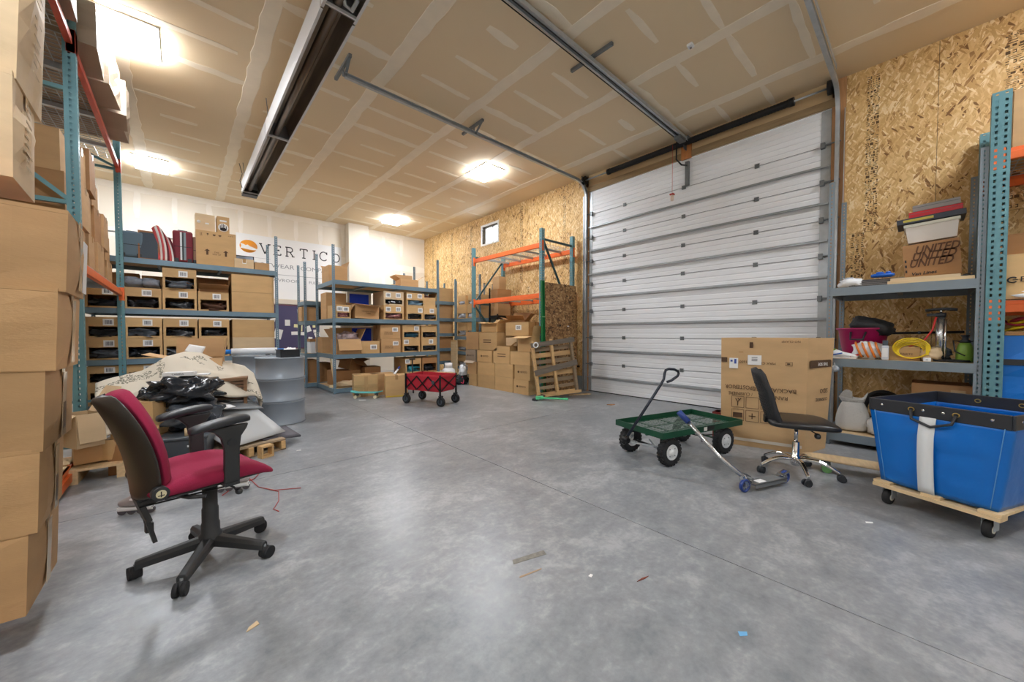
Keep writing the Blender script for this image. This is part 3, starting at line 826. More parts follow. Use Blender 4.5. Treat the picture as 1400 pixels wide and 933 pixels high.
# ================================================================== SHELVING UNIT A (back left) WITH STOCK BINS
AY = 8.30
ua = shelving('shelving_unit', 'blue-grey steel shelving unit on the left holding suitcases on top and stock bins', (-1.09, AY, 0), 2.46, .92, 3.05, (.10, .79, 1.585, 2.385), m=BLUEGREY)
FY = AY + .012
def binA(x0, x1, z, h, desc, win=(.07, .58), contents=True, m=CB2, cm=None, lab=((.60, .76),)):
    w = x1 - x0 - .008; d = .62
    return bin_box((w, d, h), ((x0 + x1) / 2, FY + d / 2, z), 'cut-front stock bin, left unit, ' + desc, 0, 'stock bins on the left shelving unit', m, win, lab, contents, 'dark wrapped stock in the left-unit bin ' + desc, cm)
C0 = [(-1.07, -.675), (-.665, -.235), (-.23, .205), (.215, .64)]
cn = ['behind the rack upright', 'second from left', 'third from left', 'fourth from left']
for i, (a, b) in enumerate(C0):
    binA(a, b, 1.586, .335, 'second shelf, ' + cn[i], contents=True, cm=(POLY, POLY, POLY, mat('brown_interior', (92, 60, 42), rough=.7))[i])
    binA(a, b, .791, .325, 'third shelf lower tier, ' + cn[i], cm=POLYG if i % 2 == 0 else POLY)
    binA(a, b, 1.118, .325, 'third shelf upper tier, ' + cn[i], win=(.10, .56), cm=POLY if i != 1 else POLYG)
    binA(a, b, .101, .33, 'bottom shelf lower tier, ' + cn[i])
    if i == 0 or i == 1: binA(a, b, .433, .26, 'bottom shelf upper tier, ' + cn[i])
binA(-.225, .205, 1.923, .35, 'stacked highest under the top shelf', cm=POLYG)
# two lumps of grey polybags on the second bin
for k, (x, y) in enumerate(((-.56, 8.52), (-.36, 8.50))):
    o = MB().blob((0, 0, .085), (.115, .2, .085), .7, 20, 12, .3, 3, k * 4.2).build('polybag', mat('silver_polybag', (132, 138, 148), rough=.2, metal=.1, bump=(15, .8)))
    tag(o, 'shiny grey polybag lying on the second-shelf bins, %s of the pair' % ('left one', 'right one')[k], 'plastic bag', 'grey polybags on stock bins'); place(o, (x, y, 1.922))
# open flaps of the fourth bin
t = open_carton((.40, .5, .05), (.43, FY + .3, 1.923), 'shallow open carton with raised brown flaps on the fourth second-shelf bin', 0, None, CB4, (70, 10, 60, 60), flap_len=.20)
# plain cartons at the right end
for k, (z, h, lab, m) in enumerate(((1.586, .37, 'plain wide carton at the right end of second shelf, lower of two', CB2), (1.957, .315, 'plain wide carton at the right end of second shelf, upper of two', CB2), (.791, .33, 'pale plain carton at the right end of third shelf, lower of two', CB3), (1.122, .325, 'plain brown carton at the right end of third shelf, upper of two', CB2))):
    carton((.645, .60, h - .004), (1.005, FY + .31, z), lab, 0, 'plain cartons at the right end of the left unit', m, tape=None, bulge=.003, amp=.003)

# --- on top of the unit
TZ = 2.386
def suitcase(label, x, y, w, d, h, m, rz=0.0, stripes=None, handle=True):
    t = thing('suitcase', label, 'suitcase', (x, y, TZ), rz, 'suitcases on top of the left shelving unit')
    MB().box(-w / 2, -d / 2, .035, w / 2, d / 2, h).build('shell', m, t, bevel=.03)
    for sx in (-1, 1):
        MB().cyl((sx * (w / 2 - .05) - .012, -d / 2 + .01, .022), (sx * (w / 2 - .05) + .012, -d / 2 + .01, .022), .022, 12).build('wheel', RUBBER, t)
        MB().box(sx * (w / 2 - .045) - .03, -d / 2 - .01, .02, sx * (w / 2 - .045) + .03, -d / 2 + .05, .09).build('wheel_housing', BLACKP, t, bevel=.008)
    if stripes:
        for (a, b, sm) in stripes: MB().box(a, -d / 2 - .004, .06, b, -d / 2 - .0005, h - .03).build('stripe', sm, t)
    MB().box(-w / 2 + .02, -d / 2 - .006, h * .5, w / 2 - .02, -d / 2 - .002, h * .5 + .008).build('zipper', BLACKM, t)
    if handle: MB().tube([(-.06, 0, h - .01), (-.06, 0, h + .03), (.06, 0, h + .03), (.06, 0, h - .01)], .008, 6).build('handle', BLACKP, t)
    return t
suitcase('grey fabric suitcase behind the rack post, left of the framed board', -.58, 8.62, .28, .36, .44, mat('slate_fabric', (98, 118, 132), rough=.8))
suitcase('blue-grey suitcase standing half behind the framed board', -.42, 8.78, .26, .3, .46, mat('bluegrey_fabric', (110, 132, 140), rough=.8))
t = suitcase('burgundy suitcase with grey and black vertical stripes on the left shelf top', .04, 8.60, .26, .30, .56, mat('burgundy_fabric', (120, 34, 48), rough=.7), stripes=((-.035, -.012, mat('stripe_white', (208, 212, 214))), (-.012, .012, BLACKP), (.012, .04, mat('stripe_grey', (126, 140, 146)))))
o = suitcase('brown-sided suitcase edge right beside the burgundy striped one', .215, 8.66, .12, .3, .50, mat('tan_fabric', (150, 118, 96), rough=.8), handle=False)
t = thing('chalkboard', 'small framed slate board leaning between grey suitcases on the left shelf', 'chalkboard', (-.375, 8.44, TZ), 0, None, (R(-4), 0, R(3)))
MB().box(-.105, -.008, .03, .105, .006, .45).build('slate', mat('slate_board', (62, 74, 86), rough=.7), t)
fr = mat('board_frame', (146, 96, 56), rough=.6)
for q in ((-.125, -.012, 0, .125, .012, .03), (-.125, -.012, .45, .125, .012, .48), (-.125, -.012, .03, -.105, .012, .45), (.105, -.012, .03, .125, .012, .45)): MB().box(*q).build('frame', fr, t)
t = thing('slate_panel', 'narrow dark slate panel in wooden frame right of the framed board', 'chalkboard', (-.22, 8.50, TZ), 0, None, (R(-5), 0, R(2)))
MB().box(-.05, -.008, .02, .05, .006, .42).build('slate', mat('slate_board', (62, 74, 86)), t); MB().box(.05, -.012, 0, .065, .012, .44).build('frame', fr, t)
# striped cloth
t = thing('striped_cloth', 'red and white striped cloth hung between the board and burgundy suitcase', 'cloth', (-.17, 8.47, TZ))
SR, SW, SD = mat('cloth_red', (206, 88, 90), rough=.9), mat('cloth_white', (232, 226, 222), rough=.9), mat('cloth_dark', (104, 36, 44), rough=.9)
for i in range(8):
    a, b = i / 8, (i + 1) / 8
    def fn(s, tt, a=a, b=b):
        u = a + (b - a) * s
        return (-.10 + .22 * u + .10 * tt * (1 - tt) - .07 * tt, -.05 + .022 * math.sin(8 * u + 3 * tt) + .04 * tt, .01 + .52 * tt + .07 * math.sin(5 * u) * (.3 + .7 * tt) - .05 * u)
    MB().grid(fn, 3, 12).build('stripe', (SR, SW, SR, SW, SD, SR, SW, SD)[i], t, solid=.006)
MB().tube([(-1.06, 8.98, 2.885), (.30, 8.98, 2.885)], .012, 8).build('rail', GALV, tag(thing('clothes_rail', 'thin metal rail across the suitcases on top of left unit', 'rail', (0, 0, 0)), 'thin metal rail across the suitcases on top of left unit', 'rail'))
for x in (-1.06, .30): MB().cyl((x, 8.98, TZ), (x, 8.98, 2.89), .012, 8).build('rail_leg', GALV, bpy.data.objects['clothes_rail'])

# tall printed carton
t = carton((.56, .46, .62), (.49, 8.70, TZ), 'tall tan carton with two printed arrows on top of the left unit', 0, None, CB2, tape='x', bulge=.003)
yy = -.2345
for x, k in ((-.21, 0), (-.12, 1), (-.03, 2), (.05, 3)): 
    b = MB()
    if k == 0: b.box(x - .012, yy, .54, x - .006, yy + .001, .58).box(x + .006, yy, .54, x + .012, yy + .001, .58).box(x - .02, yy, .53, x + .02, yy + .001, .534)
    elif k == 1: b.box(x - .012, yy, .56, x + .012, yy + .001, .58).box(x - .003, yy, .54, x + .003, yy + .001, .56)
    else: b.box(x - .02, yy, .555, x + .02, yy + .001, .572).box(x - .012, yy, .545, x + .012, yy + .001, .553)
    b.build('handling_symbol', INKB, t)
for x in (-.13, .13): MB().add([(x - .04, yy, .27), (x, yy, .305), (x + .04, yy, .27), (x + .015, yy, .27), (x + .015, yy, .20), (x - .015, yy, .20), (x - .015, yy, .27)], [(0, 6, 3, 2, 1)[::-1], (3, 6, 5, 4)[::-1]]).build('arrow', INKB, t)
text('THIS\nSIDE UP', .035, t, (0, yy, .235), RF, INKB, 'printed_text')
text('4 OF 5', .025, t, (.20, yy, .575), RF, INKB, 'printed_text')
t = carton((.27, .3, .30), (.345, 8.74, TZ + .632), 'small plain carton with a white sticker atop the arrow carton', 0, None, CB3, tape='x')
MB().lathe([(.026, 0), (.026, .001)], 16, Matrix.Translation((-.09, -.156, .16)) @ Matrix.Rotation(R(90), 4, 'X')).build('round_sticker', PAPER, t); MB().box(.0, -.157, .13, .05, -.156, .155).build('torn_tape', PAPER, t)
t = carton((.18, .28, .31), (.60, 8.74, TZ + .632), 'narrow carton with a hand emblem atop the arrow carton', 0, None, CB2, tape='x')
b = MB()
for k in range(5): b.box(-.05 + k * .022, -.1475, .10, -.038 + k * .022, -.1465, (.15, .17, .18, .17, .15)[k])
b.lathe([(.05, 0), (.05, .001)], 18, Matrix.Translation((0, -.1470, .085)) @ Matrix.Rotation(R(90), 4, 'X') @ Matrix.Scale(.6, 4, (0, 1, 0))).build('hand_emblem', INK, t)
MB().lathe([(.075, 0), (.075, .0008)], 20, Matrix.Translation((0, -.1462, .115)) @ Matrix.Rotation(R(90), 4, 'X')).build('round_sticker', PAPER, t)
MB().box(-.05, -.1478, .22, .05, -.1468, .25).build('shipping_label', PAPER, t)
# flat cartons and a framed picture
carton((.29, .4, .185), (.885, 8.62, TZ), 'low carton with a white label right of the arrow carton', 0, None, CB3, tape='y'); carton((.23, .42, .145), (1.16, 8.62, TZ), 'low brown carton at the right end of the left unit top', 0, None, CB, tape=None)
MB().box(-.03, -.2075, .10, .03, -.2065, .16).build('label', PAPER, bpy.data.objects['carton.%03d' % (len([o for o in bpy.data.objects if o.name.startswith('carton')]) - 2)])
t = thing('picture_frame', 'dark framed picture standing behind the low cartons below the orange logo', 'picture', (.95, 8.92, TZ), 0, None, (R(-6), 0, 0))
MB().box(-.15, -.008, 0, .15, .008, .34).build('frame', BLACKM, t); MB().box(-.135, -.0095, .015, .135, -.008, .325).build('print', mat('picture_print', (150, 170, 196), rough=.3, noise=(6, .2)), t)

# a second row of cartons at the rear of the unit
for i, (x0, x1, z, h, m) in enumerate(((-1.06, -.52, 1.586, .62, CB4), (-.50, .10, 1.586, .60, CB), (.12, .70, 1.586, .64, CB4), (-1.06, -.40, .791, .60, CB4), (-.38, .30, .791, .62, CB), (.32, .72, .791, .60, CB4))):
    carton((x1 - x0 - .01, .25, h), ((x0 + x1) / 2, AY + .775, z), 'brown carton in the rear row of the left unit, %s shelf, %s' % ('second' if i < 3 else 'third', ('left', 'middle', 'right')[i % 3]), 0, 'rear row cartons of the left unit', m, tape=None)
# ================================================================== JUNK PILE, DRUMS AND RED CHAIR ON THE LEFT
DRUMG = mat('drum_grey', (150, 160, 170), rough=.38, metal=.15, noise=(3, .05))
def drum(label, x, y, open_top=False):
    t = thing('steel_drum', label, 'drum', (x, y, 0), 0, 'grey steel drums')
    r = .285
    prof = [(.262, 0), (r, .004), (r, .014), (r - .008, .024), (r - .008, .28), (r + .006, .290), (r - .006, .302), (r + .006, .314), (r - .008, .324), (r - .008, .57), (r + .006, .580), (r - .006, .592), (r + .006, .604), (r - .008, .614), (r - .008, .855), (r + .002, .862), (r + .004, .872), (r, .88), (r - .012, .878), (r - .014, .862)]
    MB().lathe(prof, 48).build('body', DRUMG, t)
    MB().lathe([(r - .014, .858), (r - .014, .864)], 40).build('lid', DRUMG, t)
    for z in (.295, .311, .585, .601): MB().tube([((r - .002) * math.cos(a), (r - .002) * math.sin(a), z) for a in [2 * math.pi * k / 48 for k in range(48)]], .0065, 8, closed=True).build('rolling_rib', DRUMG, t)
    MB().lathe([(.03, .864), (.03, .876), (.022, .88)], 16, Matrix.Translation((.16, .08, 0))).build('bung', DGALV, t)
    return t
drum('grey steel drum standing in front, with two rolled ribs in full view', .98, 5.75)
drum('grey steel drum half hidden behind the front drum, paper roll across it', .80, 6.50)
t = thing('paper_roll', 'white roll with blue end caps lying across the rear drum', 'roll', (.42, 6.62, .93), R(-4))
MB().cyl((.10, 0, 0), (.66, 0, 0), .048, 20).build('roll', WHITEP, t)
BLU = mat('cap_blue', (36, 124, 208), rough=.4)
MB().cyl((0, 0, 0), (.10, 0, 0), .032, 16).build('end_cap', BLU, t); MB().cyl((.66, 0, 0), (.76, 0, 0), .034, 16).build('end_cap', BLU, t)
t = thing('plastic_tray', 'black plastic tray of crumpled papers on the front drum lid', 'tray', (1.09, 5.86, .866), R(8))
b = MB(); w, d, h, e = .24, .17, .105, .006
b.box(-w / 2, -d / 2, 0, w / 2, d / 2, e).box(-w / 2, -d / 2, e, w / 2, -d / 2 + e, h).box(-w / 2, d / 2 - e, e, w / 2, d / 2, h).box(-w / 2, -d / 2, e, -w / 2 + e, d / 2, h).box(w / 2 - e, -d / 2, e, w / 2, d / 2, h)
b.box(-w / 2 - .01, -d / 2 - .01, h - .01, w / 2 + .01, -d / 2, h).box(-w / 2 - .01, d / 2, h - .01, w / 2 + .01, d / 2 + .01, h).build('tub', BLACKP, t)
o = MB().blob((0, 0, 0), (.08, .06, .05), .8, 16, 8, .6, 4, 3.3).build('crumpled_paper', PAPER); tag(o, 'crumpled white paper heaped in the black tray on the drum', 'paper'); place(o, (1.11, 5.87, .945))

# --- pallet and sheets
PLK = MB().box(0, 0, 0, .62, .09, .018).mesh('plank'); PLK.materials.append(WOODG)
t = thing('wooden_pallet', 'weathered pallet lying under the grey sheets beside the drum', 'pallet', (.18, 4.18, 0), R(14), 'wooden pallets')
for k in range(7): o = link('plank', PLK, None, t); o.location = (0, .02 + k * .125, .095)
for x in (0, .285, .57): MB().box(x, .0, .018, x + .04, .86, .095).build('stringer', WOOD, t)
for k in range(3): o = link('plank', PLK, None, t); o.location = (0, .02 + k * .36, 0)
def quad_sheet(name, label, cat, pts, th, m, n=6, wob=.0):
    P = [Vector(p) for p in pts]
    c = sum(P, Vector()) / 4
    def fn(s, tt):
        p = P[0] * (1 - s) * (1 - tt) + P[1] * s * (1 - tt) + P[2] * s * tt + P[3] * (1 - s) * tt
        return tuple(p - c + Vector((0, 0, wob * mnoise.noise(p * 5))))
    o = MB().grid(fn, n, n).build(name, m, None, solid=th); o.location = c
    return tag(o, label, cat)
GSH = mat('grey_sheet', (176, 178, 178), rough=.35, noise=(2, .04)); GSD = mat('dull_grey_sheet', (140, 144, 148), rough=.4)
quad_sheet('black_mat', 'black rubber mat sticking out past the pallet near the drum', 'mat', [(.42, 4.75, .125), (.86, 4.80, .135), (.95, 4.52, .07), (.6, 4.38, .122)], .02, mat('worn_mat', (88, 86, 92), rough=.8, noise=(8, .2)))
quad_sheet('grey_sheet', 'large light grey panel sloping down to the right over the pallet', 'panel', [(-.05, 4.86, .40), (.53, 4.98, .44), (.80, 4.50, .15), (.30, 4.22, .135)], .008, GSH)
quad_sheet('grey_sheet', 'darker grey panel behind the large light one, higher up the pile', 'panel', [(.05, 5.05, .50), (.44, 5.22, .54), (.66, 4.86, .36), (.30, 4.74, .42)], .008, GSD)
quad_sheet('clear_sheet', 'clear plastic sheet corner poking up between rug and grey panels', 'panel', [(.20, 5.15, .54), (.40, 5.22, .62), (.58, 5.0, .43), (.38, 4.92, .46)], .006, mat('dull_plexi', (190, 194, 196), rough=.2))
t = thing('wood_offcut', 'short square timber offcut under the corner of the light grey panel', 'timber', (.57, 4.22, .0), R(20))
MB().box(-.05, -.06, 0, .06, .02, .02).box(-.05, -.06, .02, -.035, .02, .10).box(.045, -.06, .02, .06, .02, .10).build('block', WOOD, t); MB().box(-.05, -.06, .10, .06, .02, .115).build('cap', WOOD, t)
quad_sheet('paper_sheaf', 'white papers spread on top of the grey panels', 'paper', [(-.02, 4.74, .475), (.30, 4.86, .475), (.40, 4.70, .44), (.12, 4.56, .44)], .004, PAPER, wob=.01)
o = MB().blob((0, 0, 0), (.085, .045, .025), .7, 18, 8).build('white_mouse', WHITEP); tag(o, 'smooth white plastic device lying on the papers behind the chair arm', 'device'); place(o, (.12, 4.62, .485), R(25))
# --- cartons and crates at the heart of the pile
open_carton((.44, .42, .92), (.14, 5.46, 0), 'open brown carton with upright flaps rising behind the beige rug', R(-6), None, CB, (150, 8, 14, 75), flap_len=.22)
quad_sheet('paper_sheet', 'folded white paper poking from the open carton behind the rug', 'paper', [(.02, 5.48, 1.0), (.14, 5.42, .90), (.20, 5.46, 1.04), (.06, 5.5, 1.07)], .004, PAPER)
t = thing('wooden_crate', 'old wooden crate under the hanging end of the rug', 'crate', (.36, 5.12, 0), R(-8))
MB().box(-.19, -.17, .68, .19, .17, .71).build('top_board', mat('crate_wood', (134, 100, 70), rough=.7, noise=(5, .15), stretch=(1, 8, 8)), t)
for z in (.48, .52, .56, .60, .64): MB().box(-.17, -.16, z, .17, .16, z + .03).build('drawer_board', mat('crate_wood_dark', (104, 76, 54), rough=.75), t)
for x in (-.185, .155): MB().box(x, -.165, 0, x + .03, .165, .68).build('post', mat('crate_wood', (134, 100, 70)), t)
carton((.46, .44, .60), (-.24, 5.02, 0), 'brown carton propping up the left half of the rug', R(4), None, CB4)
carton((.30, .30, .30), (-.26, 4.60, .30), 'tan carton beside the black bag behind the red chair back', R(-28), None, CB2, tape='x')
carton((.34, .34, .295), (-.26, 4.62, 0), 'brown carton on the floor under the tan one behind the red chair', R(-20), None, CB4)
t = thing('plastic_bin', 'dark grey plastic bin on the floor behind the red chair seat', 'bin', (.02, 4.34, 0), R(-14))
GR = mat('charcoal_plastic', (70, 76, 82), rough=.4)
MB().loft([[(sx * w, sy * d, z) for sx, sy in ((-1, -1), (1, -1), (1, 1), (-1, 1))] for z, w, d in ((0, .15, .14), (.28, .17, .16))], smooth=False).build('body', GR, t, bevel=.01)
MB().box(-.18, -.17, .28, .18, .17, .305).build('lid', GR, t, bevel=.008); MB().box(.04, -.176, .22, .10, -.168, .235).build('latch', WHITEP, t); MB().cyl((.02, -.1, .30), (.02, -.1, .37), .014, 10).build('tube', WOODP, t)
BAG = mat('bin_bag', (36, 40, 46), rough=.2, bump=(9, 1.0))
BAGT = mat('smoky_bag', (66, 72, 80), rough=.18, bump=(11, 1.0))
def bag(label, c, s, m, seed, amp=.5):
    o = MB().blob((0, 0, 0), s, .8, 48, 26, amp, 2.4, seed)
    # sharp creases
    o.v = [tuple(Vector(p) * (1 + .10 * abs(mnoise.noise(Vector(p) * 16 + Vector((seed, 0, 0)))))) for p in o.v]
    o = o.build('bin_bag', m); place(o, c); return tag(o, label, 'plastic bag', 'black bags on the junk pile')
bag('shiny black plastic bag on top of the pile in front of the rug', (.02, 4.62, .66), (.235, .2, .115), BAG, 1.3)
bag('slumped dark bag beneath the shiny black one', (.06, 4.52, .44), (.19, .18, .12), BAGT, 7.9)
bag('small black bag hanging at the left end of the shiny one', (-.20, 4.66, .60), (.10, .12, .10), BAG, 4.4)
t = thing('slim_box', 'flat white labelled box lying on top of the shiny black bag', 'box', (-.02, 4.70, .79), R(-16)); MB().box(-.115, -.05, 0, .115, .05, .035).build('carton', PAPER, t); text('CAREFUL', .022, t, (0, -.0506, .017), RF, INK, 'printed_text'); MB().box(-.09, -.02, .035, .02, .02, .036).build('label', mat('grey_label', (200, 204, 208)), t)
MB().box(.14, -.06, 0, .22, .05, .012).build('envelope', PAPER, t)

# --- beige rug with a dark scroll pattern draped over the pile
def rug_material():
    m = bpy.data.materials.new('rug_beige'); m.use_nodes = True; nt = m.node_tree; N = nt.nodes; L = nt.links; b = N['Principled BSDF']
    b.inputs['Roughness'].default_value = .95
    tc = N.new('ShaderNodeTexCoord'); nz = N.new('ShaderNodeTexNoise'); nz.inputs['Scale'].default_value = 70; L.new(tc.outputs['Object'], nz.inputs['Vector'])
    w = N.new('ShaderNodeTexVoronoi'); w.feature = 'DISTANCE_TO_EDGE'; w.inputs['Scale'].default_value = 3.4; w.inputs['Randomness'].default_value = .9
    dn = N.new('ShaderNodeTexNoise'); dn.inputs['Scale'].default_value = 5; L.new(tc.outputs['Object'], dn.inputs['Vector'])
    mx0 = N.new('ShaderNodeMix'); mx0.data_type = 'VECTOR'; mx0.inputs['Factor'].default_value = .12; L.new(tc.outputs['Object'], mx0.inputs['A']); L.new(dn.outputs['Color'], mx0.inputs['B'])
    L.new(mx0.outputs['Result'], w.inputs['Vector'])
    a = N.new('ShaderNodeMath'); a.operation = 'LESS_THAN'; a.inputs[1].default_value = .045; L.new(w.outputs['Distance'], a.inputs[0])
    g = N.new('ShaderNodeMath'); g.operation = 'GREATER_THAN'; g.inputs[1].default_value = .50; L.new(nz.outputs['Fac'], g.inputs[0])
    n2 = N.new('ShaderNodeTexNoise'); n2.inputs['Scale'].default_value = 2.2; L.new(tc.outputs['Object'], n2.inputs['Vector'])
    g2 = N.new('ShaderNodeMath'); g2.operation = 'GREATER_THAN'; g2.inputs[1].default_value = .52; L.new(n2.outputs['Fac'], g2.inputs[0])
    mu = N.new('ShaderNodeMath'); mu.operation = 'MULTIPLY'; L.new(a.outputs[0], mu.inputs[0]); L.new(g.outputs[0], mu.inputs[1])
    mu2 = N.new('ShaderNodeMath'); mu2.operation = 'MULTIPLY'; L.new(mu.outputs[0], mu2.inputs[0]); L.new(g2.outputs[0], mu2.inputs[1])
    mx = N.new('ShaderNodeMix'); mx.data_type = 'RGBA'; mx.inputs['A'].default_value = lin((208, 198, 180)); mx.inputs['B'].default_value = lin((116, 112, 98))
    L.new(mu2.outputs[0], mx.inputs['Factor']); L.new(mx.outputs['Result'], b.inputs['Base Color'])
    return m
CL = [(-.60, 4.90, .71), (-.47, 4.94, .75), (-.30, 4.98, .81), (-.12, 5.02, .93), (.02, 5.06, .98), (.15, 5.10, .95), (.28, 5.12, .88), (.42, 5.12, .83), (.53, 5.08, .79), (.60, 5.02, .72), (.59, 4.98, .60)]
def rugpt(s, v):
    x = s * (len(CL) - 1); i = min(int(x), len(CL) - 2); f = x - i
    p = Vector(CL[i]).lerp(Vector(CL[i + 1]), f)
    wdt = .62 * (1 - .72 * max(0, s - .45) / .55)
    drop = .40 * (1 - .55 * max(0, s - .4))
    q = p + Vector((.06 * v, .18 - wdt * v, .015 - drop * v ** 1.25))
    q.z += .018 * mnoise.noise(Vector((s * 7, v * 4, 0))) + .03 * math.exp(-((v - .55) / .06) ** 2) * (1 - s)
    return tuple(q)
o = MB().grid(rugpt, 60, 26).build('rug', rug_material(), None, solid=.016)
tag(o, 'beige rug with dark scroll pattern draped over the junk pile', 'rug')

# --- things between the left rack upright and the pile
t = open_carton((.16, .22, .26), (-.60, 4.44, .30), 'pale torn carton flap standing beside the left rack upright', R(30), None, CB3, (172, 30, None, 130), flap_len=.22)
carton((.26, .22, .16), (-.36, 4.60, .135), 'small tan carton on the floor pallet behind the red chair', R(-12), None, CB2, tape=None)
carton((.20, .22, .13), (-.58, 4.62, .135), 'short carton on the floor pallet next to the rack upright', R(10), None, CB, tape=None)
t = thing('wooden_pallet', 'small pale pallet on the floor against the left rack upright', 'pallet', (-.68, 4.42, 0), R(-2), 'wooden pallets')
for k in range(4): MB().box(.0, .0 + k * .115, .10, .56, .10 + k * .115, .118).build('plank', WOODP, t)
for x in (.0, .26, .50): MB().box(x, 0, .0, x + .05, .44, .10).build('stringer', WOODP, t)
t = thing('timber_board', 'orange-brown timber leaning behind the red chair back', 'timber', (-.22, 4.36, 0), 0, None, (R(-3), R(2), 0)); MB().box(-.045, -.02, 0, .045, .02, .40).build('board', WOOD, t); MB().box(-.045, -.021, .36, .045, .021, .375).build('end_band', mat('band_steel', (110, 104, 96), metal=.5), t)
t = thing('dark_board', 'dark board on edge on the floor behind the chair back', 'board', (-.17, 4.10, 0), R(-20)); MB().box(-.06, -.012, 0, .10, .012, .16).build('board', BLACKP, t); MB().box(-.06, -.014, .15, .10, .014, .162).build('edge', DARKGREY, t)
# green-blue sack corner behind the pallet
o = MB().blob((0, 0, .06), (.08, .07, .06), .8, 18, 10, .4, 3, 2.2).build('blue_rag', mat('blue_rag', (56, 88, 130), rough=.8)); tag(o, 'crumpled blue rag tucked behind the left rack upright', 'rag'); place(o, (-.62, 4.78, .119))

# --- inline skates and red wires on the floor
def skate(label, x, y, rz):
    t = thing('inline_skate', label, 'skate', (x, y, 0), rz, 'pair of inline skates'); t.scale = (.85, .85, .85)
    gy = mat('skate_grey', (150, 142, 138), rough=.5); wh = mat('skate_white', (226, 226, 222), rough=.4)
    rings = []
    for (z, x0, x1, w) in ((.065, -.10, .125, .036), (.085, -.105, .13, .040), (.11, -.105, .12, .040), (.135, -.105, .06, .038), (.17, -.10, -.005, .038), (.22, -.10, .0, .042)):
        rings.append([((x0 + x1) / 2 + (x1 - x0) / 2 * math.cos(a), w * math.sin(a), z) for a in [2 * math.pi * k / 14 for k in range(14)]])
    MB().loft(rings).build('boot', gy, t, subsurf=1)
    MB().box(-.10, -.03, .045, .11, .03, .065).box(-.11, -.012, .03, .12, .012, .048).build('frame', wh, t)
    for i in range(4): MB().cyl((-.09 + i * .062, -.011, .0275), (-.09 + i * .062, .011, .0275), .0275, 16).build('wheel', mat('skate_wheel', (96, 92, 96), rough=.4), t)
    for z in (.12, .18): MB().box(-.06, -.043, z, .02, .043, z + .012).build('strap', wh, t)
    return t
skate('grey inline skate lying on the floor under the red chair back', -.24, 3.44, R(150))
skate('pale inline skate on the floor just behind the red chair column', .27, 3.46, R(-20))
RW = mat('red_wire', (176, 66, 62), rough=.5)
o = MB().tube([(.20, 3.40, .004), (.30, 3.55, .004), (.42, 3.62, .004), (.50, 3.80, .004), (.44, 3.86, .004), (.38, 3.74, .004)], .0035, 6).tube([(.38, 3.74, .004), (.42, 3.40, .004), (.50, 3.25, .004), (.66, 3.16, .004)], .003, 6).tube([(.42, 3.40, .004), (.52, 3.20, .004), (.49, 3.02, .004), (.44, 2.90, .004), (.46, 2.84, .004)], .003, 6).build('red_wire', RW)
tag(o, 'thin red wires tangled on the floor right of the red chair', 'wire')

# ------------------------------------------------------------------ red office chair
def five_star(t, r, m, castm, hub_r, z_hub, z_tip, a0, w0, w1, h0, h1, arch=0.0, wheel=.026):
    for k in range(5):
        a = a0 + k * 2 * math.pi / 5; c, s = math.cos(a), math.sin(a); rings = []
        for i in range(7):
            f = i / 6; rr = hub_r * .6 + (r - hub_r * .6) * f; z = z_hub + (z_tip - z_hub) * f + arch * math.sin(math.pi * f); w = w0 + (w1 - w0) * f; h = h0 + (h1 - h0) * f
            ring = [(-w, -h), (w, -h), (w, h * .3), (w * .55, h), (-w * .55, h), (-w, h * .3)]
            rings.append([(rr * c - u * s, rr * s + u * c, z + v) for u, v in ring])
        leg = MB().loft(rings, smooth=False).build('base_leg', m, t, bevel=.004)
        x, y = r * c, r * s
        cs = MB(); px, py = -s, c
        cst = MB().cyl((x, y, wheel * 1.3), (x, y, z_tip + .005), .007, 8).build('caster_stem', DGALV, leg)
        an = a + .9 + k * 1.3; ux, uy = math.cos(an), math.sin(an); ox, oy = -uy * .012, ux * .012
        for sg in (-1, 1):
            p = (x + ox + ux * .006 * sg, y + oy + uy * .006 * sg, wheel); q = (x + ox + ux * .024 * sg, y + oy + uy * .024 * sg, wheel)
            MB().cyl(p, q, wheel, 18).build('caster_wheel', castm, leg)
        MB().blob((x, y, wheel * 1.15), (.022, .022, wheel * 1.05), .8, 14, 8).build('caster_hood', castm, leg)

RED = mat('burgundy_upholstery', (148, 26, 64), rough=.92, noise=(7, .07), bump=(180, .12))
CBK = mat('chair_black', (46, 47, 48), rough=.45, noise=(8, .06)); CBS = mat('chair_shell', (52, 47, 42), rough=.4, noise=(8, .06))
ch = thing('office_chair', 'burgundy upholstered office chair with black arms and star base', 'chair', (.095, 2.49, 0), R(15))
five_star(ch, .285, CBK, RUBBER, .05, .105, .070, R(30 - 15), .031, .021, .026, .020, wheel=.030)
MB().lathe([(.046, .075), (.050, .10), (.050, .135), (.040, .145), (.040, .19), (.036, .20), (.036, .27), (.032, .28), (.032, .43)], 24).build('gas_column', mat('column_black', (52, 54, 56), rough=.55, noise=(6, .15)), ch)
MB().box(-.13, -.09, .425, .14, .09, .455).box(-.23, -.035, .40, -.05, .035, .44).build('tilt_mechanism', CBK, ch, bevel=.008)
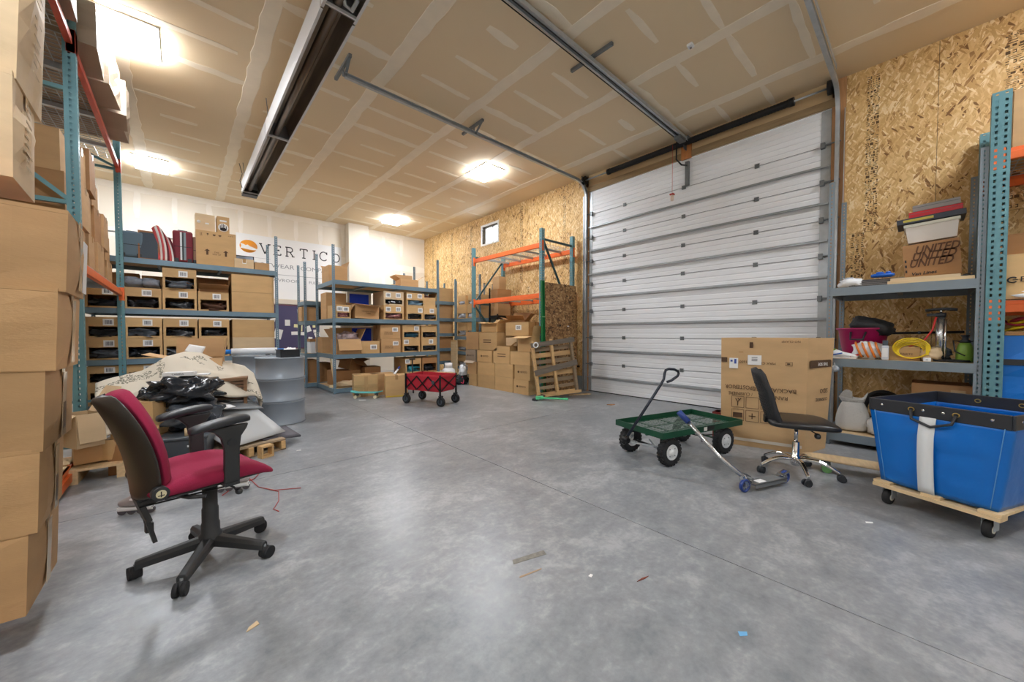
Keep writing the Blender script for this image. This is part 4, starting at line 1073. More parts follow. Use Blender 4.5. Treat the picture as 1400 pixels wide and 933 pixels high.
# waterfall seat
rings = []
for (x, zt, zb, w) in ((-.235, .475, .462, .14), (-.225, .497, .452, .20), (-.17, .528, .446, .225), (-.05, .546, .446, .235), (.07, .546, .446, .238), (.15, .530, .444, .232), (.215, .498, .436, .222), (.255, .462, .422, .205), (.27, .440, .424, .17)):
    ring = []
    for k in range(20):
        a = 2 * math.pi * k / 20; cx = math.copysign(abs(math.cos(a)) ** .45, math.cos(a)); cz = math.copysign(abs(math.sin(a)) ** .6, math.sin(a))
        ring.append((x, w * cx, (zt + zb) / 2 + (zt - zb) / 2 * cz - .012 * (1 - abs(cx)) * (1 if cz > 0 else 0)))
    rings.append(ring)
MB().loft(rings).build('seat', RED, ch, subsurf=1)
MB().box(-.19, -.20, .443, .24, .20, .456).build('seat_pan', CBK, ch, bevel=.01)
# backrest: cushion in front of a plastic shell, reclined
def back_ring(off_f, off_b, sc):
    rings = []
    prof = [(0, .12), (.03, .17), (.09, .205), (.20, .222), (.32, .215), (.42, .185), (.48, .13), (.505, .06)]
    for (s, w) in prof:
        w *= sc; ring = []
        xc = -.215 - .20 * s - .10 * s * s + .03 * math.sin(s * 6); zc = .43 + s * .97
        nx, nz = .94, .33
        for k in range(20):
            a = 2 * math.pi * k / 20; cy = math.copysign(abs(math.cos(a)) ** .6, math.cos(a)); th = math.copysign(abs(math.sin(a)) ** .7, math.sin(a))
            edge = 1 - .5 * abs(cy) ** 3
            o = (off_f if th > 0 else off_b) * abs(th) * edge + (off_f + off_b) * 0.0
            curve = .035 * cy * cy
            ring.append((xc + nx * (o + curve), w * cy, zc + nz * (o + curve)))
        rings.append(ring)
    return rings
MB().loft(back_ring(.078, -.004, .97)).build('back_cushion', RED, ch, subsurf=1)
sh = MB().loft([[(x - .012, y * 1.03, z - .004) for x, y, z in r] for r in back_ring(.006, -.034, 1.0)]).build('back_shell', CBS, ch, subsurf=1)
# recline knobs at the shell's lower corners
for sg in (-1, 1):
    k = MB().cyl((-.205, sg * .185, .485), (-.205, sg * .222, .485), .030, 20).build('recline_knob', CBK, ch)
    MB().cyl((-.205, sg * .2222, .485), (-.205, sg * .2235, .485), .018, 18).build('knob_badge', mat('badge_cream', (214, 206, 168), rough=.5), k)
    MB().box(-.216, sg * .2230 - .0012, .477, -.194, sg * .2230 + .0012, .481).box(-.207, sg * .2230 - .0012, .472, -.203, sg * .2230 + .0012, .497).build('knob_mark', INK, k)
# back bracket hanging below the shell
b = MB().bar((-.10, 0, .425), (-.24, 0, .40), .10, .03).bar((-.24, 0, .43), (-.205, 0, .31), .09, .022).build('back_bracket', CBK, ch, bevel=.004)
MB().bar((-.215, -.02, .34), (-.185, -.02, .20), .022, .016).bar((-.215, .02, .34), (-.195, .02, .24), .018, .014).build('height_bar', CBK, ch); MB().box(-.21, .008, .24, -.18, .036, .285).build('height_catch', CBK, ch, bevel=.004)
MB().tube([(-.24, -.05, .395), (.10, -.12, .40)], .004, 6).build('control_cable', BLACKM, ch)
MB().tube([(.04, -.10, .435), (.07, -.20, .415), (.075, -.215, .405)], .005, 6).blob((.08, -.235, .398), (.014, .022, .014), .8, 12, 8).build('height_lever', CBK, ch)
MB().tube([(-.14, -.08, .43), (-.10, -.19, .425), (-.05, -.225, .42)], [.012, .011, .009], 8).build('tilt_lever', CBK, ch)
for sg in (-1, 1):
    a = MB().loft([[(x0, y0 * sg, z), (x1, y0 * sg, z), (x1, (y0 + w) * sg, z), (x0, (y0 + w) * sg, z)] for z, x0, x1, y0, w in ((.44, .02, .085, .215, .028), (.62, .02, .085, .222, .028), (.680, .008, .092, .224, .028), (.715, -.02, .115, .223, .03), (.738, -.065, .125, .222, .03))], smooth=False)
    a = a.build('arm_post', CBK, ch, bevel=.008)
    MB().bar((.05, sg * .16, .448), (.05, sg * .25, .448), .06, .014).build('arm_bracket', CBK, a)
    rings = []
    for (x, z, w, h) in ((-.112, .736, .026, .012), (-.104, .740, .037, .018), (-.03, .755, .043, .021), (.06, .766, .043, .021), (.118, .765, .040, .019), (.128, .763, .030, .014)):
        rings.append([(x, sg * .238 + w * math.copysign(abs(math.cos(q)) ** .6, math.cos(q)), z + h * math.copysign(abs(math.sin(q)) ** .7, math.sin(q))) for q in [2 * math.pi * k / 14 for k in range(14)]])
    MB().loft(rings).build('arm_pad', BLACKP, ch, subsurf=1)
    MB().cyl((.05, sg * .248, .655), (.05, sg * .256, .655), .020, 16).build('arm_button', BLACKP, a)
    MB().box(.07, sg * .2445 - .0008, .525, .078, sg * .2445 + .0008, .56).build('size_mark', PAPER, a)

for o in ch.children:
    if not o.name.startswith(('base_leg', 'gas_column')): o.location.x -= .035
# ================================================================== BACK WALL SIGN AND PIN BOARD
sg = thing('wall_sign', 'large white sign with orange shoe logo and VERTICO lettering on the back wall', 'sign', (2.29, YB - .012, 2.92))
SW_, SH_ = 1.245, .80
MB().box(-SW_, -.006, -SH_, SW_, .006, SH_).build('board', mat('sign_white', (240, 241, 242), rough=.35), sg)
lg = MB().lathe([(.20, 0), (.20, .002)], 40, Matrix.Translation((-.99, -.006, .49)) @ Matrix.Rotation(R(90), 4, 'X') @ Matrix.Scale(.80, 4, (0, 1, 0)) @ Matrix.Scale(.93, 4, (1, 0, 0))).build('logo_oval', mat('logo_orange', (240, 158, 56), rough=.4), sg)
shoe = [(-.17, -.06), (.05, -.085), (.17, -.08), (.175, -.05), (.10, -.02), (.03, .005), (-.02, .04), (-.06, .02), (-.12, .05), (-.17, .06), (-.15, .0)]
M = Matrix.Translation((-.99, -.0085, .49)) @ Matrix.Rotation(R(90), 4, 'X')
MB().prism(shoe, 0, .001, M).build('logo_shoe', PAPER, lg)
# slab-serif capitals drawn as strokes
def letter(ch, x, z, h, parent, w=.026, m=None):
    m = m or mat('sign_ink', (44, 46, 52), rough=.5); b = MB(); s = h
    def st(p, q, ww=w): b.bar((x + p[0] * s, 0, z + p[1] * s), (x + q[0] * s, 0, z + q[1] * s), .002, ww, up=(0, 1, 0)) if False else seg(b, (x + p[0] * s, z + p[1] * s), (x + q[0] * s, z + q[1] * s), ww)
    def seg(b, p, q, ww):
        d = Vector((q[0] - p[0], q[1] - p[1])); n = Vector((-d.y, d.x)).normalized() * ww / 2
        v = [(p[0] + n.x, 0, p[1] + n.y), (p[0] - n.x, 0, p[1] - n.y), (q[0] - n.x, 0, q[1] - n.y), (q[0] + n.x, 0, q[1] + n.y)]
        b.add(v + [(a, -.002, c) for a, _, c in v], [(0, 1, 2, 3), (7, 6, 5, 4), (0, 4, 5, 1), (1, 5, 6, 2), (2, 6, 7, 3), (3, 7, 4, 0)])
    def arc(cx, cz, rx, rz, a0, a1, n=14):
        for i in range(n):
            t0, t1 = R(a0 + (a1 - a0) * i / n), R(a0 + (a1 - a0) * (i + 1) / n)
            st((cx + rx * math.cos(t0), cz + rz * math.sin(t0)), (cx + rx * math.cos(t1), cz + rz * math.sin(t1)))
    if ch == 'V': st((0, 1), (.38, 0)); st((.38, 0), (.76, 1)); st((-.12, .98), (.14, .98)); st((.62, .98), (.88, .98))
    if ch == 'E': st((.05, 0), (.05, 1)); st((-.06, .97), (.58, .97)); st((-.06, .03), (.6, .03)); st((.05, .52), (.42, .52)); st((.57, .97), (.57, .8)); st((.6, .03), (.6, .2)); st((.42, .6), (.42, .44))
    if ch == 'R': st((.05, 0), (.05, 1)); st((-.08, .03), (.2, .03)); st((-.08, .97), (.38, .97)); st((.05, .48), (.38, .48)); arc(.36, .725, .22, .245, -90, 90, 10); st((.34, .48), (.62, .03)); st((.5, .03), (.76, .03))
    if ch == 'T': st((.35, 0), (.35, 1)); st((.18, .03), (.52, .03)); st((0, .97), (.7, .97)); st((.01, .97), (.01, .78)); st((.69, .97), (.69, .78))
    if ch == 'I': st((.15, 0), (.15, 1)); st((0, .03), (.3, .03)); st((0, .97), (.3, .97))
    if ch == 'C': arc(.42, .5, .40, .48, 45, 318, 22); st((.74, .98), (.74, .7))
    if ch == 'O': arc(.42, .5, .40, .48, 0, 360, 26)
    o = b.build('letter_' + ch.lower(), m, parent); o.location = (0, -.0065, 0); return o
for c, x in zip('VERTICO', (-.74, -.44, -.16, .17, .48, .66, .99)): letter(c, x, .35, .255 if c != 'O' else .245, sg)
text('FOOTWEAR', .155, sg, (-.50, -.0072, .06), RF, mat('sign_grey_ink', (150, 154, 160), rough=.5), 'small_lettering', scale=(1.22, 1, 1)); text('COMPANY', .155, sg, (.62, -.0072, .06), RF, mat('sign_grey_ink', (150, 154, 160)), 'small_lettering', scale=(1.2, 1, 1))
MB().box(-1.15, -.0075, -.165, 1.15, -.0065, -.155).build('rule_line', mat('sign_grey_ink', (150, 154, 160)), sg)
MB().box(-1.2, -.0075, .22, -.52, -.0065, .225).build('rule_line', mat('sign_grey_ink', (150, 154, 160)), sg)
text('SHOWROOM', .115, sg, (-.28, -.0072, -.31), RF, mat('sign_grey_ink', (150, 154, 160)), 'small_lettering', scale=(1.25, 1, 1)); text('FULFILLMENT', .115, sg, (.72, -.0072, -.31), RF, mat('sign_grey_ink', (150, 154, 160)), 'small_lettering')
pb = thing('pin_board', 'purple pin board covered with white and yellow notes below the sign', 'pin board', (2.27, YB - .13, 1.38))
MB().box(-.62, 0, -.57, .62, .02, .55).build('board', mat('purple_felt', (84, 80, 112), rough=.95), pb)
for q in ((-.64, -.005, .55, .64, .025, .575), (-.64, -.005, -.595, .64, .025, -.57)): MB().box(*q).build('frame', mat('plum_frame', (110, 62, 86), rough=.6), pb)
rn = random.Random(11); YEL = mat('yellow_note', (236, 232, 176), rough=.8)
notes = [(-.50, .18, .13, .10, 12), (-.52, -.05, .09, .12, 3), (-.38, -.2, .18, .26, 14), (-.16, .10, .12, .16, 0), (.04, .02, .10, .09, 4), (.16, .34, .16, .26, -4), (0, -.18, .15, .09, -2), (.20, -.19, .10, .09, 5), (.18, .02, .03, .30, 2), (.34, -.06, .12, .16, -18), (.30, .12, .09, .06, 0), (.38, -.36, .10, .15, 6), (.48, .02, .07, .09, 0), (.50, -.12, .08, .08, -3), (.54, .16, .09, .08, 14), (.56, -.22, .14, .12, -20), (.24, .10, .06, .06, 0), (.46, .15, .03, .06, 0)]
for k, (x, z, w, h, a) in enumerate(notes):
    o = MB().box(-w / 2, -.003, -h / 2, w / 2, 0, h / 2).build('note', YEL if k % 4 == 0 and k else PAPER, pb); o.location = (x, -.001 - .0008 * k, z); o.rotation_euler = (0, R(a), 0)

# ================================================================== SHELVING UNIT B (centre) AND D (behind it)
BX, BY = 2.22, 7.69
shelving('shelving_unit', 'large blue-grey shelving unit in the centre with open cartons and stock bins', (BX, BY, 0), 2.32, 1.18, 2.93, (.10, .775, 1.495, 2.245))
shelving('shelving_unit', 'blue-grey shelving unit half hidden behind the left side of the central unit', (2.01, 8.98, 0), 2.3, .60, 2.75, (.10, .75, 1.47, 1.90))
fy = BY + .02
def binB(x0, x1, z, h, desc, win=(.08, .46), labels=((.22, .72), (.72, .74)), m=CB2, contents=True, cm=None, d=.6):
    return bin_box((x1 - x0 - .008, d, h), ((x0 + x1) / 2, fy + d / 2, z), 'cut-front stock bin, central unit, ' + desc, 0, 'stock bins on the central unit', m, win, labels, contents, 'wrapped stock in the central-unit bin ' + desc, cm)
RSTK = mat('red_white_wrap', (176, 120, 116), rough=.4, noise=(22, .6))
z = 1.496
binB(2.27, 2.55, z, .27, 'beside the left post on second shelf', (.08, .42), ((.22, .7), (.66, .68)), cm=RSTK)
t = carton((.40, .40, .55), (2.45, 8.50, z), 'tall brown carton at the rear left of the central unit second shelf', 0, None, CB, tape=None)
carton((.30, .34, .30), (2.11, 9.22, 1.471), 'carton with a dark tube on the rear unit shelf beside a black box', 0, None, CB, tape=None)
t = open_carton((.50, .42, .29), (2.88, fy + .24, z), 'worn open carton leaning with folded lid on central unit second shelf', 0, None, CB, (100, 140, 60, 150), flap_len=.16, rot=(R(-2), R(3), R(2)))
text('HANDLE WITH\nCARE', .04, t, (.02, -.2105, .13), RF, INKB, 'printed_text')
binB(3.23, 3.69, z, .31, 'second shelf, left column lower', cm=RSTK); binB(3.23, 3.69, z + .312, .30, 'second shelf, left column upper', (.10, .42), m=CB3)
binB(3.75, 4.16, z, .315, 'second shelf, middle column lower', labels=((.84, .72),)); binB(3.75, 4.20, z + .317, .30, 'second shelf, middle column upper', labels=((.16, .74), (.74, .78)), cm=mat('pale_blue_wrap', (120, 150, 170), rough=.3))
binB(4.165, 4.53, z, .315, 'second shelf, right column lower', labels=((.62, .72),)); t = open_carton((.30, .4, .22), (4.36, fy + .24, z + .317), 'small open bin of striped stock high on the right of the central unit', 0, None, CB2, (None, 20, 30, 140), flap_len=.14)
o = MB().blob((0, 0, 0), (.10, .12, .08), .8, 18, 10, .6, 4, 6.1).build('striped_stock', RSTK); tag(o, 'crumpled striped stock heaped in the small open bin', 'plastic bag'); place(o, (4.34, fy + .24, z + .52))
z = .776
t = open_carton((.46, .44, .30), (2.52, fy + .25, z), 'open carton of mixed bags with one flap hanging, left on third shelf', R(2), None, CB, (158, 25, 10, 30), flap_len=.24)
o = MB().blob((0, 0, 0), (.19, .18, .13), .8, 26, 14, .7, 4, 2.7).build('mixed_bags', mat('mixed_bag_stock', (170, 150, 150), rough=.3, noise=(14, .5))); tag(o, 'mixed clear and coloured bags heaped in the open third-shelf carton', 'plastic bag'); place(o, (2.55, fy + .27, z + .30))
t = carton((.38, .42, .25), (2.95, fy + .22, z), 'small taped carton with a white label on central unit third shelf', R(-1), None, CB2, tape='x'); barcode(t, .06, -.216, .13, .14, .10)
for k in range(2):
    t = carton((.44, .44, .295), (3.39, fy + .23, z + k * .302), 'worn carton with angled white label on third shelf, %s of two' % ('lower', 'upper')[k], R((1, -2)[k]), 'worn labelled cartons on the third shelf', CB, tape='x'); barcode(t, .10, -.226, .20, .13, .09)
    text('STYLE QTY\nCOLOR SIZE', .035, t, (-.05, -.2262, .12), RF, INKB, 'printed_text')
for k, (a, b, n) in enumerate(((3.655, 4.08, 'left'), (4.115, 4.53, 'right'))):
    binB(a, b, z, .30, 'third shelf, %s column lower' % n, (.08, .46), ((.2, .76),) if k == 0 else ((.6, .76),)); binB(a, b, z + .302, .30, 'third shelf, %s column upper' % n, (.10, .5), ((.8, .76),) if k == 0 else (), cm=mat('teal_wrap', (40, 90, 110), rough=.3) if k == 0 else None)
z = .101
for k, (a, b, n) in enumerate(((3.72, 4.11, 'left'), (4.13, 4.53, 'right'))):
    binB(a, b, z + .19, .34, 'bottom shelf, %s column' % n, (.10, .60), ((.12, .8),) if k == 0 else (), m=CB4 if k else CB2, cm=mat('turquoise_wrap', (40, 140, 160), rough=.35) if k == 0 else None)
    carton((b - a - .01, .5, .185), ((a + b) / 2, fy + .27, z), 'flat carton under the %s bottom-shelf bin of the central unit' % n, 0, None, CB4, tape=None)
open_carton((.36, .32, .24), (2.72, 8.35, z + .30), 'tilted open brown carton on the bottom shelf of the central unit', R(25), None, CB4, (120, 60, 20, 120), flap_len=.18, rot=(R(8), R(14), R(28)))
carton((.55, .42, .30), (2.60, 8.36, z), 'brown carton below the tilted one on the central unit bottom shelf', 0, None, CB4, tape=None)
bin_box((.34, .4, .36), (3.10, 8.2, z), 'brown cut-front bin deep on the bottom shelf of the central unit', 0, None, CB4, (.15, .5), (), True, 'dark stock in the deep brown bottom-shelf bin')
carton((.50, .5, .33), (2.46, 8.75, .776), 'carton at the rear left of the central unit third shelf', 0, None, CB, tape=None)
# blue boards with white borders at the rear
for k, (x0, x1, z0, z1) in enumerate(((2.58, 3.30, .777, 1.36), (2.72, 3.24, 1.497, 2.12))):
    t = thing('display_board', 'deep blue white-bordered board', 'board', ((x0 + x1) / 2, 8.45 - .02 * k, z0), 0, 'blue display boards'); t['label'] = ('deep blue white-bordered board at the rear of the third shelf', 'deep blue white-bordered board at the rear of the second shelf')[k]
    w = (x1 - x0) / 2; MB().box(-w, 0, 0, w, .02, z1 - z0).build('border', PAPER, t); MB().box(-w + .04, -.004, .03, w - .06, 0, z1 - z0 - .05).build('blue_panel', mat('royal_blue', (14, 74, 240), rough=.5), t)
# broom handle and dustpan on the left of unit B
t = thing('broom', 'wooden broom handle leaning at the left end of the central unit', 'broom', (2.30, 7.98, .101), 0, None, (R(-6), R(-5), 0)); MB().cyl((0, 0, .04), (0, 0, .62), .014, 10).build('handle', WOODP, t); MB().box(-.10, -.03, 0, .10, .03, .05).build('broom_head', mat('bristle', (214, 196, 160), rough=.9), t)
carton((.42, .34, .12), (2.46, 7.98, .101), 'crushed paper-wrapped parcel on the bottom shelf corner', R(12), None, CB3, tape=None, amp=.03, bulge=.02) if False else None
o = MB().blob((0, 0, .06), (.20, .15, .06), .7, 22, 10, .4, 3, 8.8).build('paper_parcel', CB3); tag(o, 'crushed paper parcel on the bottom shelf corner of the central unit', 'parcel'); place(o, (2.52, 7.86, .101))
# top of unit B
t = open_carton((.36, .5, .34), (2.42, 8.30, 2.246), 'open carton at the left end of the central unit top', 0, None, CB, (None, 20, 60, None), flap_len=.12)
t = open_carton((.42, .4, .20), (3.98, 8.15, 2.246), 'open carton with pale raised flaps on the central unit top', R(-8), None, CB, (None, 55, 12, 60), flap_len=.16)
carton((.36, .30, .12), (3.95, 8.62, 2.246), 'pale flat carton behind the open one on the central unit top', 0, None, CB3, tape=None)
# black crate, plastic tub on unit D
t = thing('black_crate', 'black crate on the rear unit upper shelf left of the carton', 'crate', (2.10, 9.14, 1.471)); 
t.location = (2.38, 9.30, 1.471)
MB().box(-.10, -.15, 0, .12, .15, .30).build('body', mat('crate_black', (46, 52, 58), rough=.5), t, bevel=.01); MB().box(-.11, -.16, .30, .13, .16, .325).build('rim', DARKGREY, t)
t = thing('storage_tub', 'translucent white tub with brown lid on the rear unit low shelf', 'tub', (2.26, 9.20, .751)); MB().box(-.14, -.16, 0, .16, .16, .26).build('tub', mat('frosted_tub', (216, 222, 228), rough=.4), t, bevel=.015); MB().box(-.15, -.17, .26, .17, .17, .32).build('lid', CB4, t)
for k, (x, h) in enumerate(((2.14, .5), (2.42, .42))): carton((.24, .4, h), (x, 9.25, .101), 'brown carton on the rear unit bottom shelf, %s one' % ('left', 'right')[k], 0, None, CB4, tape=None)
# cartons on the floor before unit B
t = carton((.42, .40, .40), (2.62, 7.18, 0), 'taped carton on the floor before the central unit, behind the turquoise skateboard', R(-14), 'floor cartons before the central unit', CB2, tape='x')
MB().box(-.205, -.213, .18, .205, -.2105, .225).box(-.03, -.214, .0, .03, -.211, .38).build('tape', TAPE, t)
t = carton((.40, .40, .40), (3.04, 6.72, 0), 'large plain carton on the floor behind the red wagon', R(-20), 'floor cartons before the central unit', CB2, tape='y')
t2 = carton((.42, .34, .40), (2.94, 7.14, 0), 'carton on the floor between the taped one and the central unit', R(-10), 'floor cartons before the central unit', CB, tape='x')
MB().box(-.19, -.2075, .012, .19, -.2065, .03).build('yellow_tape', mat('yellow_tape', (226, 196, 60), rough=.4), t)
# broom lying on the cartons: blue-white handle
t = thing('push_brush', 'white brush with blue handle ends resting on the carton behind wagon', 'brush', (3.10, 6.86, .43), R(30), None, (0, R(-28), R(40))); MB().cyl((-.10, 0, 0), (.10, 0, 0), .02, 12).build('handle', WHITEP, t)
DB = mat('navy_blue', (30, 50, 130), rough=.4); MB().cyl((.10, 0, 0), (.20, 0, 0), .018, 12).build('grip', DB, t); MB().cyl((-.20, 0, 0), (-.10, 0, 0), .022, 12).build('grip', DB, t)
# cartons seen between wagon and shelving
carton((.52, .4, .34), (4.02, 6.98, 0), 'low pale carton on the floor seen above the wagon rim', R(-12), None, CB3, tape='y')
carton((.40, .36, .30), (4.42, 7.26, 0), 'small carton right of the low pale one beyond the wagon', R(-6), None, CB3, tape='x')

# turquoise skateboard
t = thing('skateboard', 'turquoise skateboard with cream wheels on the floor before the cartons', 'skateboard', (2.52, 6.82, 0), R(-42))
TQ = mat('turquoise', (84, 182, 182), rough=.4)
def deck(s, v):
    x = (s - .5) * .60; w = .078 * (1 - abs(2 * s - 1) ** 6) ** .5 + .002
    return (x, (v - .5) * 2 * w, .098 + .030 * max(0, abs(2 * s - 1) - .62) / .38 + .006 * abs(2 * v - 1))
MB().grid(deck, 26, 6).build('deck', TQ, t, solid=.012)
for x in (-.18, .18):
    k = MB().box(x - .03, -.02, .055, x + .03, .02, .092).cyl((x, -.06, .04), (x, .06, .04), .008, 8).build('truck', DGALV, t)
    for y in (-.068, .068): MB().cyl((x, y - .018, .029), (x, y + .018, .029), .029, 18).build('wheel', mat('cream_wheel', (232, 220, 186), rough=.4), k)

# ================================================================== UNITS F AND G AGAINST THE RIGHT WALL
shelving('shelving_unit', 'narrow blue-grey shelving unit deep in the right corner behind the central one', (5.10, 8.62, 0), .56, .60, 2.64, (.45, .80, 1.20, 1.61, 2.06), pitch=.05)
shelving('shelving_unit', 'blue-grey shelving unit along the OSB wall just left of the orange rack', (5.42, 8.28, 0), 1.08, .60, 2.63, (.34, .73, 1.12, 1.58), rz=R(-90), pitch=.05)
for k, (z, h) in enumerate(((.451, .25), (.801, .30), (1.201, .31), (1.611, .35), (2.061, .36))):
    carton((.44, .46, h), (5.38, 8.90, z), 'brown carton in the narrow corner unit, %s shelf from the bottom' % ORD[k], R((2, -1, 1, 0, -2)[k]), 'cartons in the narrow corner unit', (CB, CB4, CB, CB, CB2)[k], tape='x')
WCL = mat('white_wrap', (214, 216, 224), rough=.3)
for k, (z, h) in enumerate(((.341, .29), (.731, .29), (1.121, .36), (1.581, .34))):
    for j, (ya, yb) in enumerate(((8.22, 7.80), (7.78, 7.40))):
        bin_box((ya - yb - .01, .5, h), (5.43 + .26, (ya + yb) / 2, z), 'cut-front stock bin, wall unit, %s shelf up, %s one' % (ORD[k], ('left', 'right')[j]), R(-90), 'stock bins in the wall unit', CB2, (.06, .40), (), True, 'white wrapped stock in wall unit bin, %s shelf, %s' % (ORD[k], ('left', 'right')[j]), WCL)
for j, (ya, yb) in enumerate(((8.20, 7.86), (7.74, 7.44))):
    bin_box((ya - yb, .46, .26), (5.68, (ya + yb) / 2, 1.923), 'upper cut-front stock bin on the wall unit, %s one' % ('left', 'right')[j], R(-90), 'stock bins in the wall unit', CB2, (.10, .42), (), True, 'white wrapped stock in the upper wall unit bin, %s' % ('left', 'right')[j], WCL)
for k, (x, y, zt, m) in enumerate(((6.05, 7.9, 2.55, DGALV), (6.08, 7.62, 2.5, DGALV), (6.02, 7.55, 2.46, DGALV), (6.04, 7.30, 2.56, CB4))):
    t = thing('metal_strip', 'thin upright strip leaning on the OSB wall behind the bins, %s' % ORD[k], 'strip', (x, y, 0), 0, 'strips leaning behind the wall unit', (0, R(1 + k), 0)); MB().box(-.01, -.03, 0, .01, .03, zt).build('strip', m, t); MB().box(-.012, -.032, zt - .02, .012, .032, zt).build('end_cap', BLACKM, t)
# ================================================================== ORANGE RACK, CARTON HEAP AND LEANING PALLET BY THE DOOR
rk = thing('pallet_rack', 'empty orange and teal pallet rack against the OSB wall left of the door', 'rack', (0, 0, 0), 0, 'pallet racks')
um2 = pallet_frame(rk, 5.20, 6.12, 4.92, 3.22, TEAL, TEALD, None, False, (.2, 1.5, 3.02), ((3.0, 1.6), (.3, 1.4)))
pallet_frame(rk, 5.20, 6.12, 7.15, 3.22, TEAL, TEALD, um2, False, (.2, 1.9, 3.0), ((1.95, 2.98), (1.85, .9)))
for z in (1.98, 2.96):
    pallet_beam(rk, 5.20, 4.92, 7.15, z, -1); pallet_beam(rk, 6.12, 4.92, 7.15, z, 1)
    for k in range(5): MB().box(5.23, 5.2 + k * .42, z - .04, 6.09, 5.24 + k * .42, z - .004).build('cross_bar', GALV, rk)
MB().box(5.24, 4.98, 2.957, 6.08, 6.0, 2.963).build('deck_mesh_edge', GALV, rk) if False else wire_deck(rk, 5.22, 6.10, 4.98, 7.09, 2.962, 8, 22, .003)

# small black shelf with cartons behind the rack
t = thing('black_shelf', 'low black metal shelf seen through the orange rack holding brown cartons', 'shelf', (5.62, 7.07, 0))
for x in (0, .5):
    for y in (0, -.30): MB().box(x - .015, y - .015, 0, x + .015, y + .015, 2.30 if y == 0 else 1.66).build('post', BLACKM, t)
for z in (.6, 1.63): MB().box(-.01, -.30, z - .06, .51, 0, z).build('shelf', BLACKM, t)
carton((.40, .27, .28), (5.84, 6.92, 1.631), 'brown carton on the black shelf behind the orange rack beam', R(3), None, CB, tape='x')
carton((.42, .28, .26), (5.86, 6.92, 2.0), 'wide flat carton stacked over the black shelf carton', R(-3), None, CB4, tape=None)
carton((.22, .24, .30), (5.80, 6.92, 2.265), 'tall small carton at the top of the black shelf stack', 0, None, CB, tape=None)

# --- heap of cartons: rows facing -X, front face at x = 4.93
HX = 4.93
grp = 'heap of cartons by the orange rack'
def heap(y0, y1, z, h, label, d=.45, m=CB2, dx=0.0, printed=None, rz=0.0, tape='x'):
    t = carton((y0 - y1 - .006, d, h - .004), (HX + dx + d / 2, (y0 + y1) / 2, z), label, R(-90) + rz, grp, m, tape=tape, bulge=.004, amp=.004)
    if printed == 'logo':
        w = y0 - y1; e = MB().lathe([(.022, 0), (.022, .001)], 16, Matrix.Translation((-.10, -d / 2 - .006, h * .52)) @ Matrix.Rotation(R(90), 4, 'X')).build('round_mark', INKB, t); text('VERTICO', .05, t, (.04, -d / 2 - .0062, h * .52), RF, INKB, 'printed_text')
    if printed == 'lines':
        for i in range(2): MB().box(-.15, -d / 2 - .0068, h * .42 + i * .05, .12, -d / 2 - .0058, h * .42 + .018 + i * .05).build('printed_line', INKB, t)
    return t
heap(6.98, 6.68, .0, .27, 'small carton at the far lower left corner of the heap')
heap(6.64, 6.03, .0, .285, 'long carton on the floor, left half of the heap bottom row')
heap(6.025, 5.46, .0, .295, 'long carton on the floor, right half of the heap bottom row')
heap(5.44, 5.01, .0, .285, 'printed carton at the lower right of the heap by the pallet', printed='logo', dx=.0)
heap(7.03, 6.70, .272, .275, 'second-tier small carton at the left edge of the heap', m=CB)
heap(6.64, 6.04, .287, .27, 'second-tier long carton, left one on the heap')
heap(6.03, 5.46, .297, .27, 'second-tier long carton, right one on the heap')
heap(5.41, 4.98, .287, .285, 'second-tier printed carton at the right of the heap', printed='logo', rz=R(1))
t = heap(7.11, 6.70, .549, .27, 'third-tier carton with a sagging flap at the left of the heap', m=CB5, printed='logo', rz=R(-2)); MB().bar((.0, -.235, .02), (.0, -.29, -.03), .36, .005, up=(0, 0, 1)).build('flap', CB5, t)
heap(6.66, 6.13, .559, .265, 'third-tier printed carton second from left on the heap', printed='logo')
t = open_carton((.52, .45, .36), (HX + .225, 5.82, .569), 'third-tier open carton with one pale flap on the heap', R(-90), grp, CB2, (None, 60, 50, 70), flap_len=.18)
for i in range(2): MB().box(-.12, -.2268, .14 + i * .05, .14, -.2258, .155 + i * .05).build('printed_line', INKB, t)
heap(5.545, 4.96, .574, .26, 'third-tier wide plain carton at the right of the heap', rz=R(-1))
heap(7.08, 6.60, .829, .40, 'fourth-tier square carton at the far left of the heap', m=CB, tape=None)
heap(6.585, 5.96, .829, .39, 'fourth-tier large carton with two printed lines on the heap', printed='lines')
t = open_carton((.40, .42, .30), (HX + .23, 5.14, .839), 'fourth-tier carton with dark opened top near the leaning OSB sheet', R(-90), grp, CB2, (100, 10, 30, 100), flap_len=.20)
heap(5.74, 5.40, .945, .16, 'small pale carton squeezed in the middle of the heap', m=CB3, dx=.06, d=.34)
t = heap(5.92, 5.28, 1.145, .28, 'wide carton with a white label sitting high on the heap', d=.42, rz=R(5), m=CB2, dx=.22); barcode(t, .05, -.2165, .17, .16, .10)
open_carton((.44, .4, .20), (HX + .28, 6.36, 1.226), 'torn open carton with curled flaps on top of the heap', R(-80), grp, CB2, (95, 60, 50, 80), flap_len=.13)
open_carton((.40, .36, .26), (HX + .72, 6.06, 1.226), 'dark-sided open carton behind the labelled one on the heap', R(-60), grp, CB4, (60, 40, 20, 70), flap_len=.2)
carton((.9, .40, 1.22), (HX + .72, 6.1, 0), 'bulky carton buried at the back of the heap', R(-90), grp, CB4, tape=None)
carton((.6, .30, .94), (HX + .63, 5.50, 0), 'carton buried at the back of the heap on the right', R(-90), grp, CB4, tape=None)
